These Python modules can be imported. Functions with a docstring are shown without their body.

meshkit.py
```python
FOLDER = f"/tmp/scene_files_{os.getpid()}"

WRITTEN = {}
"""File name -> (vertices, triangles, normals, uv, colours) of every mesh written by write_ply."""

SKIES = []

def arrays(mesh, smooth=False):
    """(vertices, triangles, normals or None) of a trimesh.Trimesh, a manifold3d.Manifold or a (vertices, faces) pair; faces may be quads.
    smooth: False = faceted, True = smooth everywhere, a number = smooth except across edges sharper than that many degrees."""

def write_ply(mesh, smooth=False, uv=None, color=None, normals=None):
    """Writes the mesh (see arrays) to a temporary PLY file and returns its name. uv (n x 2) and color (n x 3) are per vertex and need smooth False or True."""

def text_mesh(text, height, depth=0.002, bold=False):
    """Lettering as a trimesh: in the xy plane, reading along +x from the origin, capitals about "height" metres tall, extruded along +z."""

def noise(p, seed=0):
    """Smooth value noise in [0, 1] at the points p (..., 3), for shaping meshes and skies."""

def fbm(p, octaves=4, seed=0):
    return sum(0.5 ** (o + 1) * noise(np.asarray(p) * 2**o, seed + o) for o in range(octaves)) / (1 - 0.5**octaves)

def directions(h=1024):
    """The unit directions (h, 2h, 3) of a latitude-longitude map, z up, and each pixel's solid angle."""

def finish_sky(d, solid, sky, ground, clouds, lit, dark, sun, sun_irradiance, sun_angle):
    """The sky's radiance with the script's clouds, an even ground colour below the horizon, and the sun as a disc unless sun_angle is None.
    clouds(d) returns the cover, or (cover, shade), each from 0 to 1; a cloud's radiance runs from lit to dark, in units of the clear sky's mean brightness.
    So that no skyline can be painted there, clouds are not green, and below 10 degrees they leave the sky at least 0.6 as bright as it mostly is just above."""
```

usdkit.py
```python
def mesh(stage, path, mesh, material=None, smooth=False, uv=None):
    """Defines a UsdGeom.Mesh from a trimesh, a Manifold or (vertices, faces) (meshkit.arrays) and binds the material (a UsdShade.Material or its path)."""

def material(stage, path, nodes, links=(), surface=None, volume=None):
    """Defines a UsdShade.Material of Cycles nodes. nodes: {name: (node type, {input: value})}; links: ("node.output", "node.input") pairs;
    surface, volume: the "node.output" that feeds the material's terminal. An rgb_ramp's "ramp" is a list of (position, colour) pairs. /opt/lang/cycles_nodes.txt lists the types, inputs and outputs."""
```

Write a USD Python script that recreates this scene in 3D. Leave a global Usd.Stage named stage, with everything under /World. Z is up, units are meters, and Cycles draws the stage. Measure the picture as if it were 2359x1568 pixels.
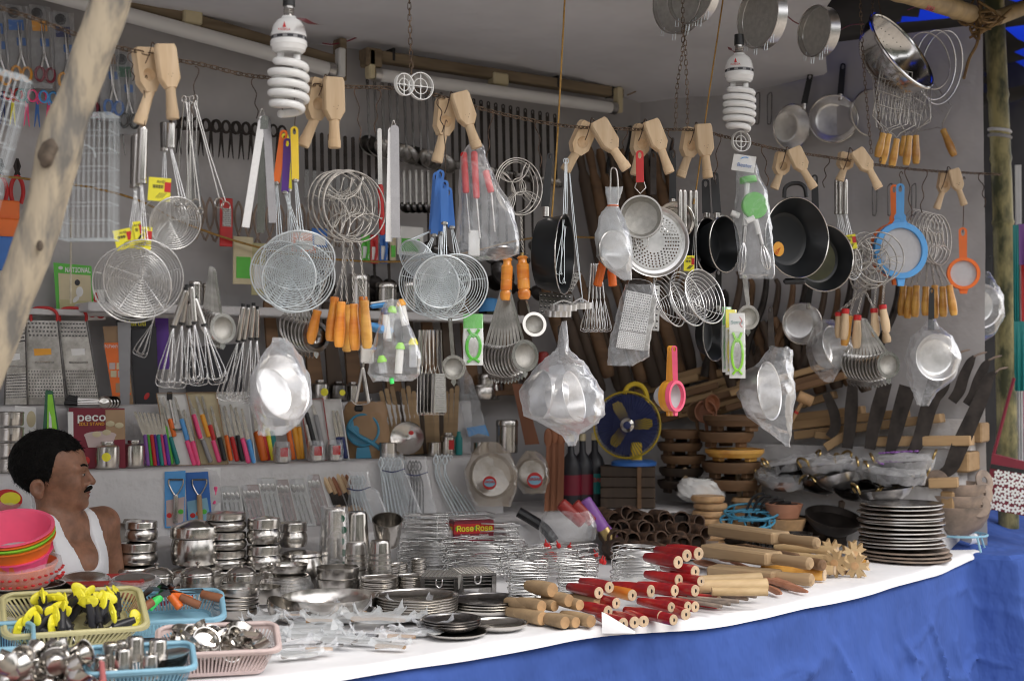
import math,random
import numpy as np,trimesh,usdkit,meshkit
from shapely.geometry import Polygon,Point,LineString,box as sbox
from shapely import affinity
from shapely.ops import unary_union
from pxr import Usd,UsdGeom,UsdLux,UsdShade,Gf,Sdf

stage = Usd.Stage.CreateInMemory()
UsdGeom.SetStageUpAxis(stage,UsdGeom.Tokens.z)
UsdGeom.SetStageMetersPerUnit(stage,1.0)
UsdGeom.Xform.Define(stage,'/World')
UsdGeom.Scope.Define(stage,'/World/Looks')
PI = math.pi
# ---------------------------------------------------------------- camera, sky, sun, exposure
CAM = np.array([0.0,0.0,1.45])
FPX = 3200.0
YAW = math.radians(35.0)
PITCH = math.atan(86/FPX)
R_ = np.array([math.cos(YAW),-math.sin(YAW),0.0])
H_ = np.array([math.sin(YAW),math.cos(YAW),0.0])
F_ = H_*math.cos(PITCH) +np.array([0,0,math.sin(PITCH)])
U_ = np.cross(R_,F_)
cam = UsdGeom.Camera.Define(stage,'/World/camera')
m = Gf.Matrix4d(*[float(x) for x in (*R_,0,*U_,0,*(-F_),0,*CAM,1)])
cam.AddTransformOp().Set(m)
cam.CreateHorizontalApertureAttr(36.0)
cam.CreateVerticalApertureAttr(36.0*680/1024)
cam.CreateFocalLengthAttr(36.0*FPX/2359)
cam.CreateClippingRangeAttr(Gf.Vec2f(0.05,400))
cam.CreateFStopAttr(3.6)
cam.CreateFocusDistanceAttr(3.9)
cam.CreateExposureAttr(1.52)
SUN_EL,SUN_AZ = math.radians(50),math.radians(166)      # azimuth = atan2(x, y) of the direction towards the sun
sd = np.array([math.sin(SUN_AZ) *math.cos(SUN_EL),math.cos(SUN_AZ) *math.cos(SUN_EL),math.sin(SUN_EL)])
dome = UsdLux.DomeLight.Define(stage,'/World/sky')
dome.GetPrim().SetCustomDataByKey('kind','structure')
sky = usdkit.material(stage,'/World/Looks/sky',{
    'sky': ('sky_texture',{'sky_type': 'single_scattering','sun_disc': False,'sun_elevation': SUN_EL,'sun_rotation': SUN_AZ,'aerosol_density': 4.0,'ozone_density': 1.0}),
    'tc': ('texture_coordinate',{}),
    'mp': ('mapping',{'scale': (1.0,1.0,2.5)}),
    'nz': ('noise_texture',{'scale': 2.2,'detail': 5.0,'roughness': 0.55}),
    'rp': ('rgb_ramp',{'ramp': [(0.0,(0.5,0.5,0.5)),(0.4,(0.75,0.75,0.75)),(0.65,(1,1,1)),(1.0,(1,1,1))]}),
    'mx': ('mix',{'color2': (5.6,5.5,5.5)}),
    'bg': ('background_shader',{'strength': 0.12})},
    [('tc.generated','mp.vector'),('mp.vector','nz.vector'),('nz.fac','rp.fac'),('rp.color','mx.fac'),('sky.color','mx.color1'),('mx.color','bg.color')],surface='bg.background')
UsdShade.MaterialBindingAPI.Apply(dome.GetPrim()).Bind(sky)
sun = UsdLux.DistantLight.Define(stage,'/World/sun')
sun.CreateNormalizeAttr(True)
sun.CreateIntensityAttr(0.16)
sun.CreateAngleAttr(35.0)
sun.CreateColorAttr(Gf.Vec3f(1.0,0.96,0.9))
zz = sd;xx = np.cross([0,0,1],zz);xx /= np.linalg.norm(xx);yy = np.cross(zz,xx)
sun.AddTransformOp().Set(Gf.Matrix4d(*[float(x) for x in (*xx,0,*yy,0,*zz,0,*(sd*30),1)]))

# ---------------------------------------------------------------- places: where a sight line meets the real planes of the stall
def ray(px,py):
    return F_+ (px-1179.5) /FPX*R_+ (784-py) /FPX*U_
def ut(px,py,t):
    return CAM+t*ray(px,py)
def hit(px,py,p0,n):
    d = ray(px,py)
    return CAM+d* (np.dot(np.asarray(p0) -CAM,n) /np.dot(d,n))
FA,FB = np.array([1.14,2.85,0]),np.array([4.56,3.28,0])     # front line of the stall
FD = (FB-FA) /np.linalg.norm(FB-FA);FN = np.array([-FD[1],FD[0],0])
WA,WB = np.array([4.02,4.70,0]),np.array([4.62,3.28,0])     # right-hand wall
WD = (WB-WA) /np.linalg.norm(WB-WA);WN = np.array([WD[1],-WD[0],0]);WN = WN if WN[0] < 0 else -WN
BY = 4.70
def fr(px,py,d=0.0): return hit(px,py,FA+FN*d,FN)
def on(px,py,z=0.80): return hit(px,py,(0,0,z),np.array([0,0,1.0]))
def bw(px,py,d=0.0): return hit(px,py,(0,BY-d,0),np.array([0,1.0,0]))
def rw(px,py,d=0.0): return hit(px,py,WA+WN*d,WN)
def sc(p): return float(np.dot(np.asarray(p) -CAM,F_)) /FPX    # metres per unit of picture there
YD = -35.0                                                        # turns local x to face along the view's right

# ---------------------------------------------------------------- mesh helpers
def cat(*ms):
    ms = [x for x in ms if x is not None]
    return trimesh.util.concatenate(ms) if len(ms) > 1 else ms[0]
def rotm(rx=0,ry=0,rz=0):
    return trimesh.transformations.euler_matrix(math.radians(rx),math.radians(ry),math.radians(rz))
def tr(mm,loc=(0,0,0),rot=(0,0,0),s=1.0):
    q = mm.copy()
    if np.ndim(s) or s != 1.0: q.vertices = q.vertices*np.asarray(s)
    M4 = rotm(*rot);M4[:3,3] = loc
    q.apply_transform(M4)
    return q
def raw(v,f): return trimesh.Trimesh(np.asarray(v,float),np.asarray(f,int),process=False)
def grid(P,closed_u=False,closed_v=False):
    """P: (nu, nv, 3) array of points -> surface"""
    P = np.asarray(P,float);nu,nv = P.shape[:2]
    iu = np.arange(nu if closed_u else nu-1);iv = np.arange(nv if closed_v else nv-1)
    a,b = np.meshgrid(iu,iv,indexing='ij');a2,b2 = (a+1) % nu,(b+1) % nv
    q = np.stack([a*nv+b,a2*nv+b,a2*nv+b2,a*nv+b2],-1).reshape(-1,4)
    return raw(P.reshape(-1,3),np.vstack([q[:,[0,1,2]],q[:,[0,2,3]]]))
def lathe(prof,n=28,wob=None):
    """revolved about z; prof: [(r, z)]; points with r = 0 close the ends"""
    pr = [(max(r,1e-5),z) for r,z in prof]
    a = np.linspace(0,2*PI,n,endpoint=False)
    P = np.array([[(r*math.cos(t),r*math.sin(t),z) for r,z in pr] for t in a])
    if wob is not None: P[...,:2] *= wob(a)[:,None,None]
    return grid(P,closed_u=True)
def tube(pts,r=0.002,n=5,closed=False,caps=True):
    p = np.asarray(pts,float);k = len(p)
    rr = np.broadcast_to(np.asarray(r,float),(k,))
    tg = np.roll(p,-1,0) -np.roll(p,1,0) if closed else np.gradient(p,axis=0)
    tg /= np.maximum(np.linalg.norm(tg,axis=1,keepdims=True),1e-9)
    u = np.cross(tg[0],[0.31,0.53,0.79]);u /= np.linalg.norm(u)
    rows = [];a = np.arange(n) *2*PI/n
    for i in range(k):
        u = u-tg[i] *np.dot(u,tg[i]);u /= max(np.linalg.norm(u),1e-9)
        w = np.cross(tg[i],u)
        rows.append(p[i] +rr[i] * (np.cos(a)[:,None] *u+np.sin(a)[:,None] *w))
    g = grid(np.array(rows),closed_u=closed,closed_v=True)
    if caps and not closed:
        v = np.vstack([g.vertices,p[0],p[-1]]);c0,c1 = k*n,k*n+1;e = (k-1) *n
        f = [(c0,(j+1) % n,j) for j in range(n)] + [(c1,e+j,e+ (j+1) % n) for j in range(n)]
        f = [q[::-1] for q in f]
        g = raw(v,np.vstack([g.faces,f]))
    return g
def ring(R,r=0.0015,n=32,m_=5,c=(0,0,0),ax='y',e=1.0):
    a = np.linspace(0,2*PI,n,endpoint=False)
    x,y = R*np.cos(a),R*np.sin(a) *e
    o = np.zeros(n)
    p = {'y': np.c_[x,o,y],'z': np.c_[x,y,o],'x': np.c_[o,x,y]}[ax]
    return tube(p+np.asarray(c),r,m_,closed=True)
def arc(c,R,a0,a1,n=12,ax='y',e=1.0):
    a = np.radians(np.linspace(a0,a1,n));x,y = R*np.cos(a),R*np.sin(a) *e;o = np.zeros(n)
    return np.asarray(c) + {'y': np.c_[x,o,y],'z': np.c_[x,y,o],'x': np.c_[o,x,y]}[ax]
def cham(sx,sy,sz,b=0.002,c=(0,0,0)):
    hx,hy,hz = sx/2,sy/2,sz/2;b = min(b,hx*.9,hy*.9,hz*.9)
    v = [(i* (hx-b* (k != 0)),j* (hy-b* (k != 1)),l* (hz-b* (k != 2))) for i in (-1,1) for j in (-1,1) for l in (-1,1) for k in range(3)]
    return hull(np.array(v) +np.asarray(c))
def box(sx,sy,sz,c=(0,0,0),rot=(0,0,0)):
    return tr(trimesh.creation.box((sx,sy,sz)),c,rot)
def hull(v):
    h = trimesh.convex.convex_hull(np.asarray(v,float));return raw(h.vertices,h.faces)
def ext(poly,th,ax='y'):
    """polygon extruded by th about the plane; ax y: polygon lies in x-z, facing -y"""
    if not isinstance(poly,(Polygon,)) and not hasattr(poly,'geoms'): poly = Polygon(poly)
    ms = [trimesh.creation.extrude_polygon(g,th,engine='earcut') for g in getattr(poly,'geoms',[poly]) if g.area > 0]
    e = cat(*ms);v = np.array(e.vertices);v[:,2] -= th/2
    if ax == 'y': v = np.c_[v[:,0],-v[:,2],v[:,1]]
    return raw(v,e.faces)
def ell(rx,ry,rz,c=(0,0,0),sub=2):
    s_ = trimesh.creation.icosphere(sub,1.0);s_.vertices = s_.vertices* (rx,ry,rz) +np.asarray(c);return s_
def rod(a,b,r=0.003,n=8,r2=None):
    return tube([a,(np.asarray(a,float) +b) /2,b],[r,(r+ (r2 or r)) /2,r2 or r],n)
def bend(pts,n=24):
    """smooth curve through the points (Catmull-Rom)"""
    p = np.asarray(pts,float);p = np.vstack([2*p[0] -p[1],p,2*p[-1] -p[-2]]);out = []
    segs = len(p) -3;per = max(2,n // segs)
    for i in range(segs):
        t = np.linspace(0,1,per,endpoint=(i == segs-1))[:,None];a,b,c,d = p[i:i+4]
        out.append(.5* (2*b+ (c-a) *t+ (2*a-5*b+4*c-d) *t ** 2+ (3*b-a-3*c+d) *t ** 3))
    return np.vstack(out)
def rough(mm,amp,scale,seed=0):
    q = mm.copy();v = np.array(q.vertices)
    d = np.stack([meshkit.fbm(v*scale+11.3*k,3,seed+k) for k in range(3)],1) -.5
    q.vertices = v+d*2*amp
    return q
def cut(poly,holes): return poly.difference(unary_union(holes))
def text(s_,h,depth=0.0008,bold=False,c=(0,0,0),fit=None):
    """lettering standing in the x-z plane and facing -y, centred at c"""
    t = meshkit.text_mesh(s_,h,depth,bold);v = np.array(t.vertices);v[:,:2] -= (v[:,:2].max(0) +v[:,:2].min(0)) /2
    if fit: v[:,0] *= fit/np.ptp(v[:,0])
    return raw(np.c_[v[:,0],-v[:,2],v[:,1]] +np.asarray(c),t.faces)

# ---------------------------------------------------------------- prims
used = {}
def newname(path,name):
    k = path+ '/' +name;n = used.get(k,0);used[k] = n+1
    return k if n == 0 else f'{k}_{n:03d}'
def meta(p,label=None,cat_=None,group=None,kind=None):
    for k,v in (('label',label),('category',cat_),('group',group),('kind',kind)):
        if v: p.SetCustomDataByKey(k,v)
def put(p,loc,rot,s=1.0):
    x = UsdGeom.Xformable(p);x.ClearXformOpOrder()
    x.AddTranslateOp().Set(Gf.Vec3d(*map(float,loc)))
    if any(rot): x.AddRotateXYZOp().Set(Gf.Vec3f(*map(float,rot)))
    if np.ndim(s) or s != 1.0: x.AddScaleOp().Set(Gf.Vec3f(*map(float,np.broadcast_to(s,3))))
def T(name,label,cat_,loc=(0,0,0),rot=(0,0,0),group=None,kind=None,s=1.0):
    x = UsdGeom.Xform.Define(stage,newname('/World',name)).GetPrim()
    meta(x,label,cat_,group,kind);put(x,loc,rot,s)
    return x
def P(parent,name,mesh,mat,label=None,smooth=35,kind=None):
    if smooth == 35 and (mat.endswith('_bag') or any(k in name for k in ('wire','loop','stem','grid','wrap','film','winding','hook','teeth','slots','hole'))): smooth = True
    q = usdkit.mesh(stage,newname(str(parent.GetPath()),name),mesh,MAT[mat],smooth=smooth).GetPrim()
    q.GetAttribute('doubleSided').Set(True)
    meta(q,label,kind=kind)
    return q
def O(name,label,cat_,mesh,mat,loc=(0,0,0),rot=(0,0,0),group=None,kind=None,smooth=35,s=1.0):
    if smooth == 35 and (mat.endswith('_bag') or name in ('hanging_chain','string','wire','wire_ring','iron_skewer')): smooth = True
    q = usdkit.mesh(stage,newname('/World',name),mesh,MAT[mat],smooth=smooth).GetPrim()
    q.GetAttribute('doubleSided').Set(True)
    meta(q,label,cat_,group,kind);put(q,loc,rot,s)
    return q
def dup(src,loc,rot=(0,0,0),label=None,group=None,s=1.0,name=None):
    was = src.GetCustomData();nm = name or src.GetCustomDataByKey('nm') or src.GetName()
    while nm[-4:-3] == '_' and nm[-3:].isdigit(): nm = nm[:-4]
    if src.IsA(UsdGeom.Mesh):
        p = UsdGeom.Mesh.Define(stage,newname('/World',nm)).GetPrim()
        p.GetReferences().AddInternalReference(src.GetPath())
    else:
        p = UsdGeom.Xform.Define(stage,newname('/World',nm)).GetPrim()
        p.GetReferences().AddInternalReference(src.GetPath());p.SetInstanceable(True)
    meta(p,label or was.get('label'),was.get('category'),group or was.get('group'));put(p,loc,rot,s)
    return p

# ---------------------------------------------------------------- materials
MAT = {}
def mat(name,nodes,links,surface): MAT[name] = usdkit.material(stage,'/World/Looks/' +name,nodes,links,surface=surface)
def pl(name,c,rough_=0.5,var=0.12,scale=9.0,metal=0.0,bump=0.0,bscale=60.0,c2=None,coat=0.0,rnd=0.15,sub=0.0,spec=0.5,rvar=0.0,stretch=(1,1,1),ramp=(.35,.65)):
    """plain surface: colour with soft blotches, a little per-thing variation, optional fine relief"""
    c = np.array(c,float);d = np.array(c2,float) if c2 is not None else c* (1-2*var)
    nodes = {'g': ('texture_coordinate',{}),'mp': ('mapping',{'scale': stretch}),'oi': ('object_info',{}),
             'n': ('noise_texture',{'scale': scale,'detail': 4.0,'roughness': 0.6}),
             'r': ('rgb_ramp',{'ramp': [(ramp[0],tuple(d)),(ramp[1],tuple(c))]}),
             'mr': ('map_range',{'from_min': 0.0,'from_max': 1.0,'to_min': 1-rnd,'to_max': 1+rnd}),
             'h': ('hsv',{}),'p': ('principled_bsdf',{'roughness': rough_,'metallic': metal,'coat_weight': coat,'specular_ior_level': spec})}
    links = [('g.object','mp.vector'),('mp.vector','n.vector'),('n.fac','r.fac'),('oi.random','mr.value'),('mr.result','h.value'),('r.color','h.color'),('h.color','p.base_color')]
    if rvar:
        nodes['rv'] = ('map_range',{'from_min': 0.3,'from_max': 0.7,'to_min': rough_-rvar,'to_max': rough_+rvar});links += [('n.fac','rv.value'),('rv.result','p.roughness')]
    if bump:
        nodes['bn'] = ('noise_texture',{'scale': bscale,'detail': 3.0});nodes['b'] = ('bump',{'strength': 1.0,'distance': bump})
        links += [('mp.vector','bn.vector'),('bn.fac','b.height'),('b.normal','p.normal')]
    if sub: nodes['p'][1].update(subsurface_weight=sub,subsurface_scale=0.01)
    mat(name,nodes,links,'p.BSDF')
def bag(name,col=(.8,.82,.84),op=0.30,rough_=0.20,tint=0.0):
    """crumpled clear plastic: mostly see-through, milky at folds and glancing angles, with sharp glints"""
    mat(name,{'g': ('texture_coordinate',{}),'n': ('noise_texture',{'scale': 20.0,'detail': 4.0,'roughness': .55,'distortion': 2.0}),
               'b': ('bump',{'strength': .45,'distance': .008}),'lw': ('layer_weight',{'blend': .42}),
               'rp': ('rgb_ramp',{'ramp': [(.50,(0,0,0)),(.66,(1,1,1))]}),
               'pw': ('math',{'math_type': 'power','value2': 2.8}),
               'a': ('math',{'math_type': 'multiply_add','value2': .42,'value3': op,'use_clamp': True}),
               'a2': ('math',{'math_type': 'multiply_add','value2': .13,'use_clamp': True}),
               't': ('transparent_bsdf',{'color': (.98,.98,.98)}),'p': ('diffuse_bsdf',{'color': col}),
               'tl': ('translucent_bsdf',{'color': col}),'mm': ('mix_closure',{'fac': .35}),'m': ('mix_closure',{}),
               'gl': ('glossy_bsdf',{'color': (1,1,1),'roughness': rough_}),'fr': ('fresnel',{'IOR': 1.45}),'fm': ('math',{'math_type': 'multiply_add','value2': .42,'value3': .015,'use_clamp': True}),'m2': ('mix_closure',{})},
        [('g.object','n.vector'),('n.fac','b.height'),('b.normal','gl.normal'),('lw.facing','pw.value1'),('pw.value','a.value1'),('n.fac','rp.fac'),('rp.color','a2.value1'),('a.value','a2.value3'),
         ('p.BSDF','mm.closure1'),('tl.BSDF','mm.closure2'),('a2.value','m.fac'),('t.BSDF','m.closure1'),('mm.closure','m.closure2'),('fr.fac','fm.value1'),('fm.value','m2.fac'),('m.closure','m2.closure1'),('gl.BSDF','m2.closure2')],'m2.closure')
def wood(name,c1,c2,rough_=0.6,axis='z',scale=26.0,bump=.0004,rnd=.14):
    st = {'z': (1,1,.09),'x': (.09,1,1),'y': (1,.09,1)}[axis]
    pl(name,c1,rough_,c2=c2,scale=scale,stretch=st,bump=bump,bscale=scale*3,rnd=rnd,ramp=(.3,.7))
# ---------------------------------------------------------------- the materials of the place
pl('soil',(.33,.29,.24),.95,.2,1.5,bump=.01,bscale=14)
pl('wall_cloth',(.47,.455,.455),.9,.09,2.6,bump=.006,bscale=14,rnd=0)
pl('ceiling_cloth',(.80,.80,.83),.9,.07,1.6,bump=.003,bscale=26,rnd=0)
pl('white_cloth',(.63,.62,.62),.9,.08,4,bump=.006,bscale=30,rnd=0)
pl('paper',(.82,.82,.84),.75,.04,5,rnd=0,bump=.004,bscale=14)
pl('blue_cloth',(.056,.112,.38),.92,.12,3,bump=.014,bscale=15,stretch=(1,1,.55),rnd=0,spec=.15)
mat('tarp',{'t': ('translucent_bsdf',{'color': (.006,.025,.36)}),'p': ('principled_bsdf',{'base_color': (.008,.03,.35),'roughness': .5}),'m': ('mix_closure',{'fac': .5})},
    [('p.BSDF','m.closure1'),('t.BSDF','m.closure2')],'m.closure')
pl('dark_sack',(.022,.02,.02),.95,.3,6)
pl('pole_wood',(.41,.345,.25),.8,c2=(.15,.14,.125),scale=30,stretch=(1,1,.22),bump=.004,bscale=30,ramp=(.36,.58))
pl('knot',(.12,.09,.065),.8,.3,40)
pl('bamboo',(.36,.31,.13),.55,c2=(.05,.055,.02),scale=13,stretch=(1,1,.45),bump=.0012,bscale=20,ramp=(.4,.62))
pl('bamboo_tan',(.42,.29,.13),.6,.2,12,bump=.001,bscale=40)
wood('batten',(.36,.28,.18),(.10,.07,.04),.8,'x',14)
pl('rope',(.30,.18,.07),.9,.2,60);pl('string',(.38,.22,.06),.9,.2,90);pl('twine',(.42,.38,.30),.9,.2,60)
pl('rust',(.11,.06,.035),.75,.4,50,rnd=.25);pl('chain',(.22,.15,.10),.6,.35,60,metal=.5)
pl('iron',(.055,.045,.04),.5,.35,18,metal=.55,rvar=.12,bump=.0004,bscale=90)
pl('rust_iron',(.33,.25,.195),.66,c2=(.16,.13,.11),scale=14,metal=.15,bump=.0005,bscale=70)
pl('black',(.012,.012,.013),.38,.2,20);pl('teflon',(.009,.010,.011),.30,.1,20,spec=.3)
pl('steel',(.60,.575,.54),.20,.05,7,metal=1,rnd=.08,rvar=.05);pl('steel_dull',(.52,.50,.475),.30,.07,14,metal=1,rvar=.07)
pl('dark_steel',(.23,.22,.215),.24,.1,14,metal=1,rvar=.07);pl('chrome',(.74,.73,.72),.16,.03,7,metal=1)
pl('wire',(.80,.80,.79),.27,.08,40,metal=1);pl('zinc',(.74,.80,.83),.42,.08,40,metal=.6);pl('old_wire',(.56,.53,.49),.42,.2,60,metal=.85)
pl('alu',(.76,.75,.74),.30,.04,8,metal=1,rvar=.06);pl('brass',(.55,.40,.17),.32,.15,20,metal=1)
pl('mesh_steel',(.46,.45,.42),.5,.1,60,metal=.7,bump=.001,bscale=700);pl('white_mesh',(.52,.52,.54),.75,.04,60,bump=.0006,bscale=600)
wood('pale_wood',(.70,.54,.36),(.50,.34,.19),.66,'z',30);wood('pale_wood_x',(.55,.40,.22),(.40,.27,.13),.62,'x',22);wood('grey_wood',(.42,.29,.16),(.25,.17,.095),.75,'x',24)
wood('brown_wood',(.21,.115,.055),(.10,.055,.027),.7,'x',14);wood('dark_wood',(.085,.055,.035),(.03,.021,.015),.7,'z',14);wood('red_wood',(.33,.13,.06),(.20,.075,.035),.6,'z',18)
wood('pink_wood',(.42,.20,.12),(.30,.13,.075),.62,'x',18);wood('plank_wood',(.44,.29,.15),(.24,.15,.07),.8,'x',13)
pl('varnish_orange',(.80,.33,.05),.30,c2=(.62,.17,.02),scale=14,stretch=(.3,.3,1.2),coat=.4,ramp=(.4,.6));pl('varnish_amber',(.72,.40,.09),.34,c2=(.52,.23,.04),scale=18,stretch=(.5,.5,.9),coat=.3,ramp=(.4,.6))
pl('lacquer_red',(.33,.014,.014),.26,c2=(.16,.006,.012),scale=14,coat=.5,rnd=.35);pl('lacquer_end',(.62,.46,.30),.7,.15,60)
pl('turned_wood',(.52,.32,.16),.5,.15,30)
for n_,c_ in dict(white=(.78,.78,.76),cream=(.60,.52,.33),red=(.55,.02,.02),orange=(.85,.17,.02),yellow=(.80,.56,.03),lemon=(.86,.78,.04),green=(.10,.48,.05),lime=(.30,.72,.05),purple=(.12,.03,.33),
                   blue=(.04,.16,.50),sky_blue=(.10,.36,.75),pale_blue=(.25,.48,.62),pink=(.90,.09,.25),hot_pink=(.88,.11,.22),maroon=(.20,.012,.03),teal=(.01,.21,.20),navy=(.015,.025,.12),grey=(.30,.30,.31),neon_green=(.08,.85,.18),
                   dusty_pink=(.42,.12,.12),blush=(.58,.46,.44),khaki=(.50,.46,.24),brick=(.33,.03,.025),violet=(.24,.09,.36),amber=(.80,.36,.03),tan=(.42,.27,.15),kraft=(.33,.20,.10),cyan_paint=(.06,.27,.42),dark_green=(.03,.13,.07),black_ink=(.02,.02,.025)).items():
    pl(n_,c_,.42,.06,14,rnd=.08)
pl('lamp_white',(.80,.80,.79),.22,.02,6,coat=.3,rnd=0);pl('tube_white',(.72,.71,.69),.25,.02,6,rnd=0)
pl('skin',(.31,.150,.090),.48,.22,22,sub=.12,rnd=0,bump=.0006,bscale=160);pl('lips',(.20,.065,.05),.45,.1,30);pl('hair',(.006,.0055,.005),.75,.3,60,bump=.006,bscale=150,rnd=0,spec=.15)
pl('vest',(.82,.83,.86),.9,.03,12,bump=.0012,bscale=160,rnd=0);pl('olive',(.05,.05,.016),.3,.2,20);pl('fan_yellow',(.42,.30,.02),.4);pl('eye_white',(.34,.30,.27),.3)  # olive holds the reflected tone of one pan floor
bag('clear_bag',(.80,.83,.86),op=.07);bag('milky_bag',(.82,.85,.90),op=.16);bag('cloudy_bag',(.66,.69,.71),op=.42,rough_=.22);bag('brown_bag',(.45,.37,.28),op=.26);bag('print_bag',(.62,.62,.63),op=.24)

# ---------------------------------------------------------------- the ground, walls and ceiling
def st(name,mesh,mt,**k):
    q = usdkit.mesh(stage,newname('/World',name),mesh,MAT[mt],smooth=k.get('smooth',40)).GetPrim();q.GetAttribute('doubleSided').Set(True);meta(q,kind='structure');return q
st('ground',grid([[(x,y,0) for y in np.linspace(-120,120,9)] for x in np.linspace(-120,120,9)]),'soil')
def sheet(p0,p1,z0,z1,amp,seed,nu=60,nv=40,fr_=(1.5,1,.6)):
    """a hanging cloth between two ground points, loosely wavy"""
    p0,p1 = np.array(p0,float),np.array(p1,float);d = p1-p0;n = np.array([-d[1],d[0],0]) /np.linalg.norm(d[:2])
    G = np.array([[p0+d*a+np.array([0,0,z0+ (z1-z0) *b]) for b in np.linspace(0,1,nv)] for a in np.linspace(0,1,nu)])
    w = (meshkit.fbm(G*np.array(fr_),4,seed) -.5) *2*amp
    return grid(G+n*w[...,None])
CZ = 2.73
st('back_wall',sheet((-1.6,BY+.03,0),(WA[0] +.04,BY+.03,0),0,CZ+.1,.035,3,80,50,(1.6,1.6,2.2)),'wall_cloth')
st('right_wall',sheet((*(WA-WD*.12)[:2],0),(*(WA+WD*1.46)[:2],0),.80,CZ+.10,.025,5,50,50,(1.5,1.5,2)),'wall_cloth')
st('side_wall',sheet((-1.6,2.6,0),(-1.6,BY+.03,0),0,CZ,.02,8,30,30),'wall_cloth')
# the ceiling cloth: gentle bellies, its right-hand edge sagging short of the pole
def ceiling():
    nu,nv = 70,44;G = np.zeros((nu,nv,3))
    for i,a in enumerate(np.linspace(0,1,nu)):
        for j,b in enumerate(np.linspace(0,1,nv)):
            y = BY+.10-b*2.02;xr = np.interp(b,[0,.18,.45,.7,1],[4.12,4.2,4.30,3.72,3.35])
            x = -1.6+a* (xr+1.6)
            z = CZ+.10*b-.05*math.sin(PI*b) - (.06*max(0,a-.9) /.1* (1-b))
            G[i,j] = (x,y,z)
    G[...,2] += (meshkit.fbm(G* (1.3,2.2,1),4,21) -.5) *.07
    return grid(G)
st('ceiling',ceiling(),'ceiling_cloth')
# the roof above: dark sacking with gaps, and a blue plastic sheet on top of it
def dark_roof():
    G = np.array([[(x,y,3.02+.05*math.sin(3*x+y)) for y in np.linspace(1.9,5.6,40)] for x in np.linspace(-2.2,7.2,90)])
    G[...,2] += (meshkit.fbm(G*1.7,3,4) -.5) *.16
    g = grid(G);c = g.triangles_center
    gap = (meshkit.fbm(c* (3.2,4.2,0) +7.7,3,9) > .60) & (c[:,0] > 3.2)
    g.update_faces(~gap);return g
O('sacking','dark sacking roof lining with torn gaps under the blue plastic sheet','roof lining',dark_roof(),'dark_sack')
O('plastic_sheet','bright blue plastic roof sheet showing through gaps above the bamboo','tarpaulin',grid([[(x,y,3.30+.04*math.sin(5*x) +.03*math.sin(7*y)) for y in np.linspace(1.75,5.9,30)] for x in np.linspace(-2.4,7.6,60)]),'tarp')
# the far side of the next stall, dark behind the pole
O('sacking_wall','dark sacking side of the next stall beyond the bamboo pole','cloth wall',sheet((4.75,4.6,0),(9.6,5.3,0),0,3.6,.06,12,40,30),'dark_sack')

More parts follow.
